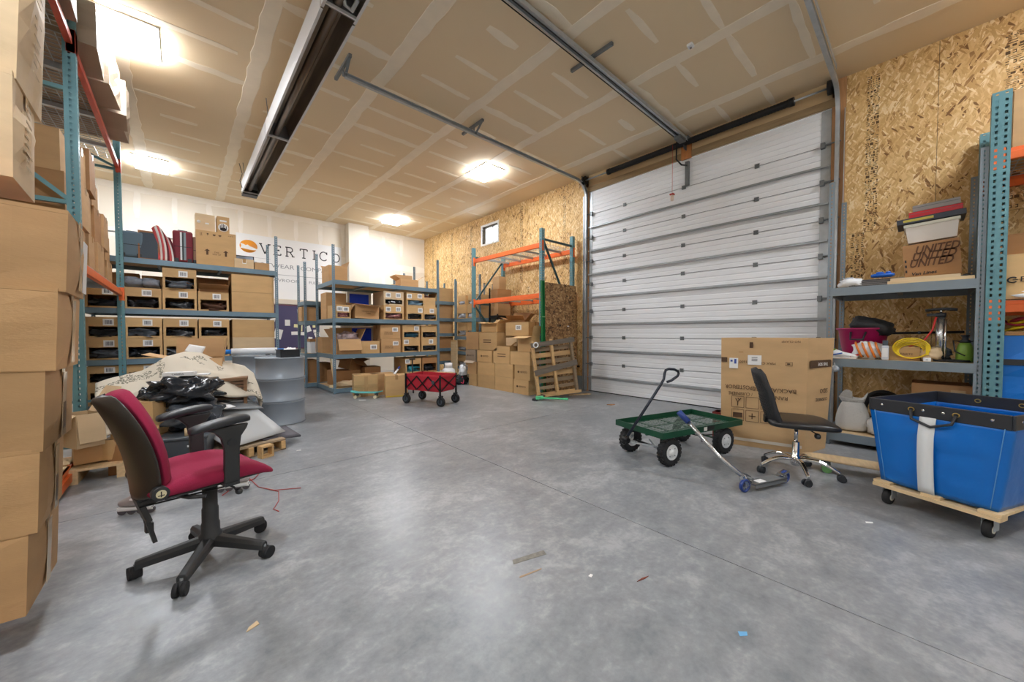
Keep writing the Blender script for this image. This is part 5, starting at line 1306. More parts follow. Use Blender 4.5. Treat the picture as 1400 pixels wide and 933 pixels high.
# gas cylinder, bags left of the heap
t = thing('gas_cylinder', 'white gas cylinder on the floor left of the carton heap', 'gas cylinder', (4.66, 7.42, 0)); MB().lathe([(.10, 0), (.10, .03), (.15, .05), (.155, .10), (.155, .30), (.14, .35), (.07, .39), (.03, .40), (.03, .44)], 24).build('tank', WHITEP, t)
MB().lathe([(.085, .38), (.09, .38), (.09, .50), (.085, .50)], 20).build('collar', WHITEP, t); MB().cyl((0, 0, .44), (0, 0, .48), .02, 10).cyl((-.03, 0, .47), (.03, 0, .47), .012, 8).build('valve', DGALV, t)
o = MB().blob((0, 0, .10), (.20, .16, .11), .8, 26, 14, .5, 3, 5.5).build('black_bag', BAG); tag(o, 'black bag on the floor between gas cylinder and carton heap', 'plastic bag'); place(o, (4.86, 7.25, 0))
o = MB().blob((0, 0, .10), (.09, .07, .13), .8, 22, 12, .5, 3, 9.5).build('white_bag', WHITEP); tag(o, 'white plastic bag slumped on the black bag by the heap', 'plastic bag'); place(o, (4.93, 7.22, .20))
o = MB().tube([(4.78, 7.16, .13), (4.80, 7.10, .05), (4.84, 7.08, .03), (4.87, 7.10, .08), (4.84, 7.14, .2)], .012, 8).build('red_strap', mat('pink_strap', (190, 50, 84), rough=.6)); tag(o, 'looped pink strap hanging on the black bag', 'strap')
t = thing('plank', 'upright pale plank beside the wall unit post', 'plank', (5.30, 8.16, 0), R(8)); MB().box(-.02, -.11, 0, .02, .11, 1.02).build('board', WOODP, t); MB().box(-.021, -.11, .98, .021, .11, 1.021).build('end_grain', WOOD, t)

# --- OSB offcuts and green upright leaning by the rack
t = thing('osb_sheet_leaning', 'dark OSB sheet standing on edge beside the door, left of the track', 'sheet', (5.64, 4.80, 0), 0, None, (R(-1.2), 0, 0))
MB().box(-.52, -.012, 0, .50, .0, 2.18).build('sheet', OSB_DARK, t); MB().cyl((-.02, -.016, 1.35), (-.02, -.012, 1.35), .02, 12).build('knot_hole', HOLE, t); MB().box(.20, -.0135, 1.33, .26, -.0122, 1.35).build('tag', PAPER, t)
t = thing('osb_strip', 'narrow OSB strip standing behind the dark leaning sheet near the door track', 'sheet', (6.16, 4.86, 0), 0, None, (R(-.6), 0, 0)); MB().box(-.02, -.012, 0, .06, .0, 2.05).build('sheet', OSB_DARK, t); MB().box(.012, -.02, .95, .03, -.012, 1.08).build('latch', BLACKM, t)
t = thing('green_channel', 'bright green steel channel standing at the left edge of the leaning OSB sheet', 'channel', (5.12, 4.80, 0), 0, None, (R(-1), 0, 0))
GRN = mat('signal_green', (26, 118, 62), rough=.45)
MB().box(-.05, -.01, 0, .03, .0, 2.20).box(-.05, -.04, 0, -.045, 0, 2.20).box(.025, -.04, 0, .03, 0, 2.20).build('channel', GRN, t); MB().box(-.052, -.042, 1.5, .032, -.038, 1.52).build('seam', mat('pale_green', (120, 170, 120)), t)
# --- pallet standing on edge
pt = thing('wooden_pallet', 'weathered slatted pallet standing on edge leaning by the door', 'pallet', (4.86, 4.66, 0), 0, 'wooden pallets', (R(-7), R(-6), R(-32)))
for k, x in enumerate((.0, .36, .74)): MB().box(x - .022, -.05, 0, x + .022, .05, 1.06).build('stringer', (WOOD, WOOD, WOODG)[k], pt, bevel=.004)
rn = random.Random(5)
for k in range(9):
    z = .03 + k * .118; hh = rn.choice((.075, .085, .06, .09))
    MB().box(-.03, .052, z, .78, .068, z + hh).build('back_slat', WOODG if k % 3 else WOOD, pt)
for k, (z, hh) in enumerate(((.99, .085), (.52, .10), (.04, .05))):
    M = Matrix.Translation((.38, -.06, z)) @ Matrix.Rotation(R((-2, -8, 0)[k]), 4, 'Y'); MB().box(-.42, -.01, -hh / 2, .42, .008, hh / 2, M).build('front_slat', mat('grey_slat', (116, 106, 94), rough=.8, noise=(6, .15), stretch=(1, 8, 8)) if k < 2 else WOOD, pt)
o = MB().tube([(.045 * math.cos(a), 0, .045 * math.sin(a)) for a in [2 * math.pi * k / 24 for k in range(24)]], .012, 8, closed=True).build('tape_ring', PAPER); tag(o, 'white ring hung on the upper left corner of the leaning pallet', 'ring'); place(o, (4.79, 4.68, .98), R(-20))
t = thing('scrap_plank', 'thin pale scrap plank on the floor at the foot of the pallet', 'plank', (5.72, 4.42, 0), R(-24)); MB().box(-.22, -.035, 0, .24, .035, .016).build('board', WOODP, t); MB().box(.1, -.036, .002, .18, .036, .0165).build('stain', WOOD, t)
# --- small green scooter lying flat
t = thing('green_scooter', 'small mint green kick scooter lying on the floor before the pallet', 'scooter', (4.70, 4.50, 0), R(-62))
MG = mat('mint_green', (96, 214, 150), rough=.4)
MB().tube([(-.02, 0, .05), (.44, .06, .045)], .016, 10).build('stem', MG, t); MB().tube([(.43, -.10, .045), (.46, .20, .05)], .013, 8).build('handlebar', MG, t) if False else None
MB().bar((-.02, .02, .055), (.02, .40, .06), .10, .025).build('deck', mat('grip_tape', (74, 76, 76), rough=.9), t); MB().bar((.0, .36, .05), (.03, .50, .05), .05, .03).bar((-.05, -.03, .05), (.05, .05, .05), .06, .05).build('fork', MG, t)
for (x, y) in ((-.08, -.02), (.04, .50)): MB().cyl((x, y, .0), (x + .004, y, .028), .05, 18).build('wheel', RUBBER, t)
MB().tube([(.42, .055, .046), (.50, .066, .046)], .02, 10).build('grip', MG, t)
t = thing('black_latch', 'black lever latch with yellow tip on the door jamb near the floor', 'latch', (XR - .07, DY1 + .30, .50)); MB().box(-.02, -.12, -.02, .02, .0, .02).build('lever', BLACKM, t); MB().box(-.018, -.0, -.015, .018, .06, .015).build('tip', mat('latch_yellow', (214, 210, 60)), t)

# ------------------------------------------------------------------ red folding wagon
wg = thing('folding_wagon', 'red fabric folding wagon with black scissor frame and rugged wheels', 'wagon', (3.165, 5.60, 0), R(-68))
RF_ = mat('wagon_red', (178, 30, 48), rough=.75, bump=(9, .25)); L2, W2 = .36, .205
zb_, zt_ = .235, .50
rings = []
b = MB()
for (z, k) in ((zb_, .94), (zb_ + .07, 1.0), (.40, 1.0), (zt_, 1.0)):
    rings.append([(sx * L2 * k, sy * W2 * k, z - (.012 if (z == zt_ and False) else 0)) for sx, sy in ((-1, -1), (-.33, -1), (.33, -1), (1, -1), (1, 1), (.33, 1), (-.33, 1), (-1, 1))])
b.loft(rings, caps=False, smooth=False); b.add(rings[0], [tuple(range(8))])
b.build('fabric_tub', RF_, wg, solid=.008)
rings = [[(x * 1.012, y * 1.02, z) for x, y, z in r] for r in ([[(p[0], p[1], zt_ - .025) for p in rings[3]], [(p[0], p[1], zt_ + .006) for p in rings[3]]])]
MB().loft(rings, caps=False, smooth=False).build('rim_band', mat('wagon_red_trim', (196, 44, 60), rough=.7), wg, solid=.01)
for sy in (-1, 1):
    y = sy * (W2 + .018)
    for (x0, x1) in ((-L2, -.12), (-.12, .12), (.12, L2)):
        MB().bar((x0, y, zb_ + .02), (x1, y, zt_ - .02), .010, .018).bar((x0, y + .008 * sy, zt_ - .02), (x1, y + .008 * sy, zb_ + .02), .010, .018).build('scissor_bar', BLACKM, wg)
    for x in (-L2, L2): MB().bar((x, y, .16), (x, y, zt_ + .015), .022, .022).build('corner_post', BLACKM, wg)
for sx in (-1, 1):
    x = sx * (L2 + .016); MB().bar((x, -W2, zb_ + .02), (x, W2, zt_ - .02), .010, .018).bar((x, -W2, zt_ - .02), (x, W2, zb_ + .02), .010, .018).build('scissor_bar', BLACKM, wg)
for sx in (-1, 1):
    for sy in (-1, 1):
        x, y = sx * L2, sy * W2
        f = MB().box(x - .018, y - .036, .06, x + .018, y - .030, .165).box(x - .018, y + .030, .06, x + .018, y + .036, .165).box(x - .022, y - .038, .16, x + .022, y + .038, .175).build('wheel_fork', BLACKP, wg)
        w = MB().lathe([(.055, -.026), (.074, -.022), (.078, -.008), (.078, .008), (.074, .022), (.055, .026)], 24, Matrix.Translation((x, y, .078)) @ Matrix.Rotation(R(90), 4, 'X')).build('wheel', RUBBER, wg)
        MB().cyl((x, y - .027, .078), (x, y + .027, .078), .045, 18).build('hub', DARKGREY, w)
MB().tube([(-L2 - .03, .0, .14), (-L2 - .05, .0, .74)], .012, 8).bar((-L2 - .05, -.06, .74), (-L2 - .05, .06, .74), .03, .03).build('pull_handle', BLACKM, wg)
MB().box(L2 * .55, -W2 - .035, .36, L2 * .55 + .05, -W2 - .022, .42).build('latch_tab', DARKGREY, wg)
MB().box(-L2 - .024, -W2 + .02, .34, -L2 - .018, -W2 + .05, .44).build('white_tag', PAPER, wg)
o = MB().blob((0, 0, 0), (.14, .10, .05), .8, 22, 10, .5, 4, 3.9).build('red_cloth', mat('wagon_liner', (170, 50, 66), rough=.9)); tag(o, 'crumpled red cloth inside the folding wagon', 'cloth'); place(o, (3.12, 5.68, .36))
# ================================================================== GREEN MESH CART, SCOOTER, RANGE CARTON, BLACK CHAIR
gc = thing('garden_cart', 'dark green mesh-bed garden cart with four knobby tyres and raised pull handle', 'cart', (3.71, 1.61, 0), R(-15))
GC = mat('cart_green', (20, 74, 50), rough=.4, noise=(6, .08))
Lx, Ly, zt = .565, .29, .325
for (a, b) in (((-Lx, -Ly), (Lx, -Ly)), ((-Lx, Ly), (Lx, Ly))): MB().box(a[0], a[1] - .004, zt - .055, b[0], a[1] + .004, zt).box(a[0], min(a[1], a[1] * .9), zt - .055, b[0], max(a[1], a[1] * .9), zt - .048).build('side_rail', GC, gc)
for x in (-Lx, Lx): MB().box(x - .004, -Ly, zt - .055, x + .004, Ly, zt).box(min(x, x * .95), -Ly, zt - .055, max(x, x * .95), Ly, zt - .048).build('end_rail', GC, gc)
# expanded-metal bed
me_ = MB(); sx, sy = .034, .02
nx, ny = int(2 * Lx / sx), int(2 * Ly / sy)
for i in range(nx):
    for j in range(ny):
        x, y = -Lx + (i + .5) * sx, -Ly + (j + .5) * sy
        if (i + j) % 2 == 0: me_.bar((x - sx / 2, y, zt - .05), (x + sx / 2, y + sy / 2 * (1 if j % 2 == 0 else -1), zt - .05), .003, .003)
        else: me_.bar((x - sx / 2, y + sy / 2, zt - .05), (x + sx / 2, y, zt - .05), .003, .003)
me_ = me_.build('mesh_bed', mat('mesh_green_grey', (120, 140, 130), rough=.45, metal=.4), gc); me_['kind'] = 'stuff'
for x in (-.28, .0, .28): MB().box(x - .014, -Ly, zt - .058, x + .014, Ly, zt - .052).build('cross_bar', GC, gc)
for y in (-.1, .1): MB().box(-Lx, y - .01, zt - .066, Lx, y + .01, zt - .058).build('long_bar', GC, gc)
TR = mat('tyre', (34, 35, 37), rough=.8)
def knobby(parent, x, y, r=.128):
    M = Matrix.Translation((x, y, r)) @ Matrix.Rotation(R(90), 4, 'X')
    w = MB().lathe([(.068, -.03), (.09, -.038), (.116, -.034), (.124, -.018), (.124, .018), (.116, .034), (.09, .038), (.068, .03)], 30, M)
    for k in range(22):
        a = 2 * math.pi * k / 22
        for s in (-1, 1):
            KM = M @ Matrix.Rotation(a + (.14 if s > 0 else 0), 4, 'Z') @ Matrix.Translation((.1215, 0, .016 * s)); w.box(-.010, -.010, -.013, .0065, .010, .013, KM)
    w = w.build('tyre', TR, parent)
    h = MB().lathe([(.012, -.044), (.024, -.042), (.030, -.033), (.060, -.0325), (.068, -.037), (.070, -.030), (.070, .030), (.068, .037), (.060, .0325), (.030, .033), (.024, .042), (.012, .044)], 24, M).build('hub', mat('hub_white', (224, 226, 226), rough=.4), w)
    for k in range(4):
        a = R(45 + 90 * k); MB().cyl((x + .045 * math.cos(a), y - .037, r + .045 * math.sin(a)), (x + .045 * math.cos(a), y + .037, r + .045 * math.sin(a)), .005, 8).build('hub_bolt', DGALV, w)
for (x, y) in ((-.42, -.235), (-.42, .235), (.35, -.235), (.35, .235)): knobby(gc, x, y)
MB().cyl((.35, -.21, .128), (.35, .21, .128), .01, 8).bar((.35, -.15, .13), (.35, -.15, zt - .05), .03, .012).bar((.35, .15, .13), (.35, .15, zt - .05), .03, .012).build('rear_axle', GC, gc)
MB().cyl((-.42, -.21, .128), (-.42, .21, .128), .01, 8).bar((-.42, -.16, .14), (-.42, -.16, zt - .05), .04, .02).bar((-.42, .16, .14), (-.42, .16, zt - .05), .04, .02).build('front_axle', BLACKM, gc)
MB().bar((-.42, -.20, .15), (-.72, .0, .20), .02, .012).bar((-.42, .20, .17), (-.72, .0, .20), .02, .012).bar((-.44, -.12, .13), (-.30, .10, .14), .016, .016).build('steering_link', GALV, gc)
MB().tube([(-.2, -.16, .27), (.05, -.18, .20), (.30, -.15, .17)], .006, 6).build('brake_rod', BLACKM, gc)
HN = mat('handle_navy', (40, 46, 58), rough=.35, metal=.3)
hp = [(x - .06, y, z) for x, y, z in [(-.66, .0, .215), (-.20, .0, .70), (-.165, .0, .745), (-.155, .0, .80), (-.14, .0, .832), (-.10, .0, .842), (-.02, .0, .835), (.035, .0, .812), (.045, .0, .79), (.03, .0, .765), (-.06, .0, .725), (-.115, .0, .715)]]
MB().tube(hp, .013, 10).build('pull_handle', HN, gc)
MB().cyl((-.72, -.04, .215), (-.72, .04, .215), .025, 14).cyl((-.75, .0, .18), (-.69, .0, .24), .018, 10).build('handle_pivot', BLACKM, gc)
MB().box(.02, -Ly - .006, zt - .045, .12, -Ly - .0042, zt - .008).build('maker_plate', mat('plate_black', (30, 30, 30), rough=.4), gc); MB().box(-.03, -Ly - .0066, zt - .045, .015, -Ly - .0042, zt - .01).build('warning_label', PAPER, gc)

# silver scooter leaning on the cart
sc = thing('kick_scooter', 'silver folding kick scooter with blue grips and blue wheels tipped against the cart', 'scooter', (3.12, .86, 0), R(-20))
BW = mat('scooter_blue', (36, 62, 130), rough=.35)
ST = mat('scooter_alloy', (196, 198, 200), rough=.25, metal=.9)
for (x, y) in ((0, 0), (.46, .0)):
    w = MB().lathe([(.036, -.012), (.046, -.012), (.05, -.006), (.05, .006), (.046, .012), (.036, .012), (.034, 0), (.036, -.012)], 26, Matrix.Translation((x, y, .05)) @ Matrix.Rotation(R(90), 4, 'X'), caps=False).build('wheel', BW, sc)
    MB().cyl((x, y - .011, .05), (x, y + .011, .05), .012, 12).build('hub', ST, w)
    for k in range(7):
        a = 2 * math.pi * k / 7; MB().bar((x + .01 * math.cos(a), y, .05 + .01 * math.sin(a)), (x + .036 * math.cos(a), y, .05 + .036 * math.sin(a)), .016, .006, up=(0, 1, 0)).build('spoke', ST, w)
MB().box(.06, -.045, .05, .42, .045, .062).box(.06, -.045, .03, .42, -.04, .062).box(.06, .04, .03, .42, .045, .062).build('deck', mat('deck_alloy', (150, 152, 152), rough=.35, metal=.8), sc, bevel=.003)
MB().box(.09, -.040, .0621, .38, .040, .0632).build('grip_tape', mat('grip_grey', (110, 112, 112), rough=.9), sc); MB().box(.12, -.030, .0633, .20, .020, .0637).build('sticker', PAPER, sc)
MB().bar((.40, 0, .075), (.48, 0, .095), .05, .008).build('rear_brake', ST, sc)
stem = [(0, -.012, .05), (.00, .01, .11), (-.06, .17, .225), (-.17, .40, .485)]
MB().tube(stem[1:], .0165, 12).build('stem', ST, sc); MB().bar((-.0, -.02, .05), (-.005, .02, .12), .03, .02).bar((0, .02, .05), (-.005, .03, .12), .02, .02).build('fork', ST, sc)
MB().tube([(-.005, .03, .12), (.07, .01, .065)], .02, 10).build('fold_hinge', ST, sc); MB().cyl((.045, -.03, .10), (.045, .05, .10), .012, 10).build('hinge_bolt', DGALV, sc); MB().bar((.03, .03, .12), (.10, .04, .085), .03, .02).build('hinge_lever', mat('lever_black', (70, 74, 80), rough=.4), sc)
MB().tube([(-.115, .285, .355), (-.10, .29, .335), (-.09, .30, .315)], .012, 8).build('clamp', ST, sc); MB().tube([(-.16, .375, .46), (-.195, .445, .535)], .024, 12).build('grip', BW, sc)
MB().tube([(-.05, .145, .22), (-.035, .15, .20)], .010, 8).build('clip', ST, sc)

# tall appliance carton, crushed, printed upside-down
rc = thing('appliance_carton', 'tall crushed appliance carton with upside-down RANGE print before the overhead door', 'box', (4.45, 1.09, 0))
B0 = [(-.08, .35), (.08, -.35), (.50, -.45), (.42, .30)]; T0 = [(-.08, .36), (.085, -.36), (.53, -.50), (.42, .31)]
CBR = cardboard('cardboard_range', (204, 168, 122), rnd=0.0)
b = MB(); n = 4
Hc = 1.145; levels = 8
for k in range(4):
    p0, p1 = Vector(B0[k] + (0,)), Vector(B0[(k + 1) % 4] + (0,)); q0, q1 = Vector(T0[k] + (Hc,)), Vector(T0[(k + 1) % 4] + (Hc,))
    nrm = Vector(((p1 - p0).y, -(p1 - p0).x, 0)).normalized() * -1
    def fn(s, t, p0=p0, p1=p1, q0=q0, q1=q1, nrm=nrm):
        p = (p0 * (1 - s) + p1 * s) * (1 - t) + (q0 * (1 - s) + q1 * s) * t
        kk = math.sin(math.pi * s) * math.sin(math.pi * t)
        return tuple(p + nrm * (.006 * mnoise.noise(p * 3) * min(1, 3 * kk)))
    b.grid(fn, 8, 8, smooth=True)
b.add([p + (Hc,) for p in T0], [(0, 1, 2, 3)[::-1]])
b.build('body', CBR, rc)
# printing on the front face: local frame along the face
fdir = Vector((.16, -.70, 0)).normalized(); fn_ = Vector((-fdir.y * -1, fdir.x * -1, 0)); fn_ = Vector((fdir.y, -fdir.x, 0))
def on_front(u, z, off=.0135):
    p = Vector((-.08, .355, 0)) + fdir * u + Vector((0, 0, z)) + fn_ * off
    return tuple(p)
ang = math.atan2(fdir.y, fdir.x)
UP = (R(90), R(180), ang)        # upside-down lettering facing the room
def ftext(s, size, u, z, m=INKB, upside=True, sx=1.0):
    o = text(s, size, rc, on_front(u, z), (R(90), 0, ang), m, 'printed_text')
    if upside: o.rotation_euler = (Matrix.Rotation(ang, 4, 'Z') @ Matrix.Rotation(R(90), 4, 'X') @ Matrix.Rotation(R(180), 4, 'Z')).to_euler()
    o.scale = (sx, 1, 1); return o
def fbox(u0, u1, z0, z1, m, name, off=.0130):
    M = Matrix(((fdir.x, -fn_.x, 0, on_front(0, 0, off)[0]), (fdir.y, -fn_.y, 0, on_front(0, 0, off)[1]), (0, 0, 1, 0), (0, 0, 0, 1)))
    return MB().box(u0, -.0006, z0, u1, .0006, z1, M).build(name, m, rc)
ftext('BACK/ARRIERE', .060, .47, .615, sx=.92); ftext('/POSTERIOR', .060, .17, .625, sx=.80)
ftext('RANGE', .052, .50, .54); ftext('/ CUISINIERE', .046, .18, .555, sx=.85)
ftext('MAX CLAMP', .036, .38, .885); ftext('1600 LBS', .036, .17, .895)
ftext('NO CLAMP', .030, .60, 1.11)
def frame(u0, u1, z0, z1, t=.004):
    for q in ((u0, u1, z0, z0 + t), (u0, u1, z1 - t, z1), (u0, u0 + t, z0, z1), (u1 - t, u1, z0, z1)): fbox(*q, INKB, 'printed_frame')
for i in range(3):
    frame(.10 + .13 * i, .215 + .13 * i, .405, .525); frame(.10 + .13 * i, .215 + .13 * i, .265, .385)
def strokes(u, z, segs, w=.008):
    b = MB()
    for (p, q) in segs:
        a = Vector(on_front(u + p[0], z + p[1])); c = Vector(on_front(u + q[0], z + q[1])); b.bar(a, c, .0012, w, up=tuple(fn_.cross((c - a).normalized())))
    b.build('printed_symbol', INKB, rc)
strokes(.157, .465, [((0, -.04), (.0, .0)), ((0, 0), (.03, .04)), ((0, 0), (-.02, .035)), ((.015, .02), (.0, .04))])
strokes(.417, .325, [((-.02, -.03), (.02, .03)), ((.02, -.03), (-.02, .03))]); strokes(.287, .325, [((-.03, .0), (.03, .0)), ((0, -.03), (0, .03))])
fbox(.115, .20, .30, .35, INKB, 'printed_symbol')
fbox(.0, .055, .885, .935, INKB, 'printed_band')
for u, v in ((.56, .04),): frame(u, u + .055, .865, .905, .003); fbox(u + .012, u + .035, .877, .893, INKB, 'printed_symbol')
fbox(.255, .285, 1.04, 1.10, INKB, 'printed_mark')
fbox(.24, .36, .865, .965, PAPER, 'paper_label', .0142); fbox(.075, .155, .82, .93, PAPER, 'torn_label', .0140)
fbox(.085, .105, .89, .91, mat('label_blue', (60, 84, 170)), 'label_print', .0152); fbox(.12, .14, .87, .92, mat('label_blue', (60, 84, 170)), 'label_print', .0152)
for i in range(3): fbox(.275, .325, .905 + i * .016, .912 + i * .016, mat('label_grey', (120, 122, 130)), 'label_print', .0152)
fbox(.06, .70, .055, .085, mat('clear_band', (226, 216, 200), rough=.25), 'white_tape', .0130); fbox(.16, .20, .99, 1.0, TAPE, 'tape_scrap')
# right-hand face printing
sdir = Vector((.44, -.12, 0)).normalized(); sn = Vector((sdir.y, -sdir.x, 0)); sa = math.atan2(sdir.y, sdir.x)
def on_side(u, z, off=.013): return tuple(Vector((.083, -.355, 0)) + sdir * u + Vector((0, 0, z)) + sn * off)
for (s, size, u, z) in (('SIDO', .066, .30, .615), ('CUISINIERE', .045, .26, .53), ('THIS SIDE', .045, .27, .885)):
    o = text(s, size, rc, on_side(u, z, .0148 if z > .8 else .013), (0, 0, 0), PAPER if z > .8 else INKB, 'printed_text'); o.rotation_euler = (Matrix.Rotation(sa, 4, 'Z') @ Matrix.Rotation(R(90), 4, 'X') @ Matrix.Rotation(R(180), 4, 'Z')).to_euler()
M = Matrix(((sdir.x, -sn.x, 0, on_side(0, 0)[0]), (sdir.y, -sn.y, 0, on_side(0, 0)[1]), (0, 0, 1, 0), (0, 0, 0, 1)))
MB().box(.03, -.0006, .85, .44, .0006, .925, M).build('printed_band', INKB, rc)
# red box edge beside it
t = thing('fire_red_box', 'dark red box end standing behind the left edge of the appliance carton', 'box', (4.55, 1.52, 0)); MB().box(-.05, -.03, 0, .10, .055, .30).build('body', mat('oxide_red', (132, 44, 40), rough=.5), t, bevel=.006); MB().box(-.052, -.032, .26, .102, .057, .30).build('lid', mat('oxide_red2', (120, 38, 36), rough=.5), t)

# black task chair with chrome base
bc = thing('task_chair', 'armless black task chair with perforated back on a chrome star base', 'chair', (3.86, .69, 0), R(-66))
five_star(bc, .285, CHROME, BLACKP, .045, .125, .070, R(63 + 66), .020, .015, .015, .012, arch=.035, wheel=.027)
MB().lathe([(.03, .075), (.034, .09), (.034, .15), (.026, .155), (.026, .27), (.024, .275)], 22).build('column_sleeve', CHROME, bc); MB().cyl((0, 0, .27), (0, 0, .405), .014, 16).build('gas_lift', CHROME, bc)
MB().box(-.10, -.06, .395, .12, .06, .425).build('mechanism', BLACKM, bc, bevel=.006)
BVN = mat('black_vinyl', (34, 34, 36), rough=.32, noise=(6, .1))
rings = []
for (x, zt2, zb2, w) in ((-.215, .455, .425, .15), (-.20, .476, .415, .21), (-.10, .486, .410, .235), (.05, .488, .410, .24), (.18, .482, .408, .235), (.235, .466, .408, .215), (.255, .446, .420, .17)):
    rings.append([(x, w * math.copysign(abs(math.cos(q)) ** .5, math.cos(q)), (zt2 + zb2) / 2 + (zt2 - zb2) / 2 * math.copysign(abs(math.sin(q)) ** .6, math.sin(q))) for q in [2 * math.pi * k / 18 for k in range(18)]])
MB().loft(rings).build('seat', BVN, bc, subsurf=1)
def bk(s, v):
    # curved back: s across, v up
    w = .20 * (1 - .25 * v * v) * (1.0 if v < .9 else math.sqrt(max(0.05, 1 - ((v - .9) / .1) ** 2 * .6))); y = (s - .5) * 2 * w
    z = .44 + .44 * v; x = -.19 - .10 * math.sin(v * 2.6) * .5 - .16 * max(0, v - .55) - .03 * v + .05 * (2 * s - 1) ** 2
    return (x, y, z)
MB().grid(bk, 12, 14).build('backrest', mat('black_mesh', (32, 33, 36), rough=.5, bump=(160, .4)), bc, solid=.03)
hol = MB()
for i in range(9):
    for j in range(12):
        s, v = .18 + .64 * i / 8, .10 + .62 * j / 11; p = Vector(bk(s, v)); hol.cyl(p + Vector((-.0165, 0, 0)), p + Vector((-.0145, 0, 0)), .005, 6)
hol = hol.build('perforations', HOLE, bc); hol['kind'] = 'stuff'
MB().bar((-.05, 0, .415), (-.225, 0, .43), .07, .012).bar((-.225, 0, .425), (-.215, 0, .56), .07, .012).build('back_bracket', BLACKM, bc)
MB().tube([(.06, -.05, .405), (.09, -.16, .39)], .005, 6).blob((.095, -.18, .375), (.02, .03, .022), .8, 12, 8).build('height_lever', BLACKP, bc)
# ================================================================== SHELVING UNIT C, RIGHT RACK, BLUE CART
CX, CY = 5.20, .66
shelving('shelving_unit', 'grey steel shelving unit right of the overhead door, cluttered with tools', (CX, CY, 0), 1.0, .90, 2.80, (.135, .925, 1.675), rz=R(-90), beam_h=.085, m=mat('shelf_grey', (128, 140, 148), rough=.45, metal=.25, noise=(6, .05)))
# right pallet rack
rr = thing('pallet_rack', 'teal pallet rack with orange beams at the right edge of the picture', 'rack', (0, 0, 0), 0, 'pallet racks')
um3 = pallet_frame(rr, 5.20, 6.15, -.42, 3.23, TEAL, TEALD, None, True, (.2, 1.5, 2.6), ((1.5, 2.5), (1.45, .3)))
pallet_frame(rr, 5.20, 6.15, -2.9, 3.23, TEAL, TEALD, um3, True, (.2, 1.5, 3.0), ((1.5, 2.9),))
for z in (1.47, 2.75):
    pallet_beam(rr, 5.20, -2.9, -.41, z, -1); pallet_beam(rr, 6.15, -2.9, -.41, z, 1)
    wire_deck(rr, 5.22, 6.13, -2.85, -.46, z + .004, 9, 24)
    for k in range(3): MB().box(5.22, -2.5 + k * .85, z - .05, 6.13, -2.45 + k * .85, z - .002).build('deck_channel', GALV, rr)
t = carton((1.0, .7, .48), (5.62, -.99, 2.762), 'large carton on the right rack top level', R(-90), None, CB, tape='x'); MB().box(-.2, -.357, .25, .1, -.356, .265).build('printed_line', INK, t)
t = carton((.80, .5, .37), (5.46, -.87, 1.482), 'tan carton with printed round logo on the right rack mid level', R(-90), None, CB2, tape=None)
text('ECOS', .062, t, (-.235, -.2562, .16), RF, INK, 'printed_text', align='CENTER', scale=(1.2, 1, 1)); b = MB()
b.tube([(-.362 + .024 * math.cos(a), -.2560, .16 + .022 * math.sin(a)) for a in [R(40 + 280 * k / 16) for k in range(17)]], .005, 6).bar((-.362, -.2562, .16), (-.335, -.2562, .16), .002, .006).build('printed_logo', INK, t)
t = carton((.34, .4, .20), (5.62, -.62, 1.857), 'small carton with a round sticker atop the logo carton', R(-90), None, CB4, tape=None); MB().lathe([(.045, 0), (.045, .001)], 20, Matrix.Translation((.02, -.206, .10)) @ Matrix.Rotation(R(90), 4, 'X')).build('round_sticker', PAPER, t); text('12', .03, t, (.02, -.2085, .10), RF, INK, 'printed_text')
t = thing('storage_bin', 'black lidded bin next to the stickered carton on the right rack', 'bin', (5.62, -1.02, 1.857)); MB().box(-.2, -.2, 0, .2, .2, .26).build('body', BLACKP, t, bevel=.02); MB().blob((0, 0, .26), (.21, .21, .10), .7, 20, 8, .2, 3, 1.1).build('lid', BLACKP, t)
t = open_carton((.8, .34, .06), (5.30, -.9, 1.482), 'white plastic liner bag lying before the logo carton', R(-90)) if False else None
o = MB().blob((0, 0, .03), (.05, .28, .03), .8, 20, 8, .5, 4, 2.2).build('white_bag', WHITEP); tag(o, 'white plastic bag lying on the right rack mid level edge', 'plastic bag'); place(o, (5.16, -.80, 1.482))
# blue bins and cable on the floor level
BLUEV = mat('blue_vinyl', (16, 116, 206), rough=.35, noise=(3, .05), bump=(5, .35))
for k, (z, h) in enumerate(((.0, .62), (.622, .55))):
    t = thing('blue_bin', 'folded blue vinyl bin under the right rack, %s of two' % ('lower', 'upper')[k], 'bin', (5.46, -.86, z), 0, 'folded blue vinyl bins'); soft_box(.50, .78, h, 60 + k, .02, .02, 8).build('body', BLUEV, t)
    MB().box(-.275, -.395, h * .55, -.268, .395, h * .55 + .05).box(-.27, .39, h * .55, .25, .415, h * .55 + .05).build('strap', BLACKP, t)
t = thing('plank_shelf', 'board across the blue bins under the right rack', 'board', (5.50, -.9, 1.176)); MB().box(-.3, -.42, 0, .3, .42, .03).build('board', WOOD, t); MB().box(-.302, -.42, .004, -.298, .42, .026).build('edge', CB4, t)
t = thing('cable_coil', 'yellow and red extension cable coiled on the board above the blue bins', 'cable', (5.40, -.72, 1.206))
YC, RC_ = mat('cable_yellow', (232, 200, 30), rough=.5), mat('cable_red', (170, 40, 60), rough=.5)
for k in range(7):
    rn = random.Random(k + 70); rr_ = .16 + rn.uniform(-.03, .03); MB().tube([(rr_ * math.cos(a) + rn.uniform(-.01, .01), 1.3 * rr_ * math.sin(a), .02 + .014 * k + .02 * math.sin(3 * a + k)) for a in [2 * math.pi * i / 22 for i in range(22)]], .009, 6, closed=True).build('loop', (YC, YC, RC_, YC, RC_, YC, RC_)[k], t)

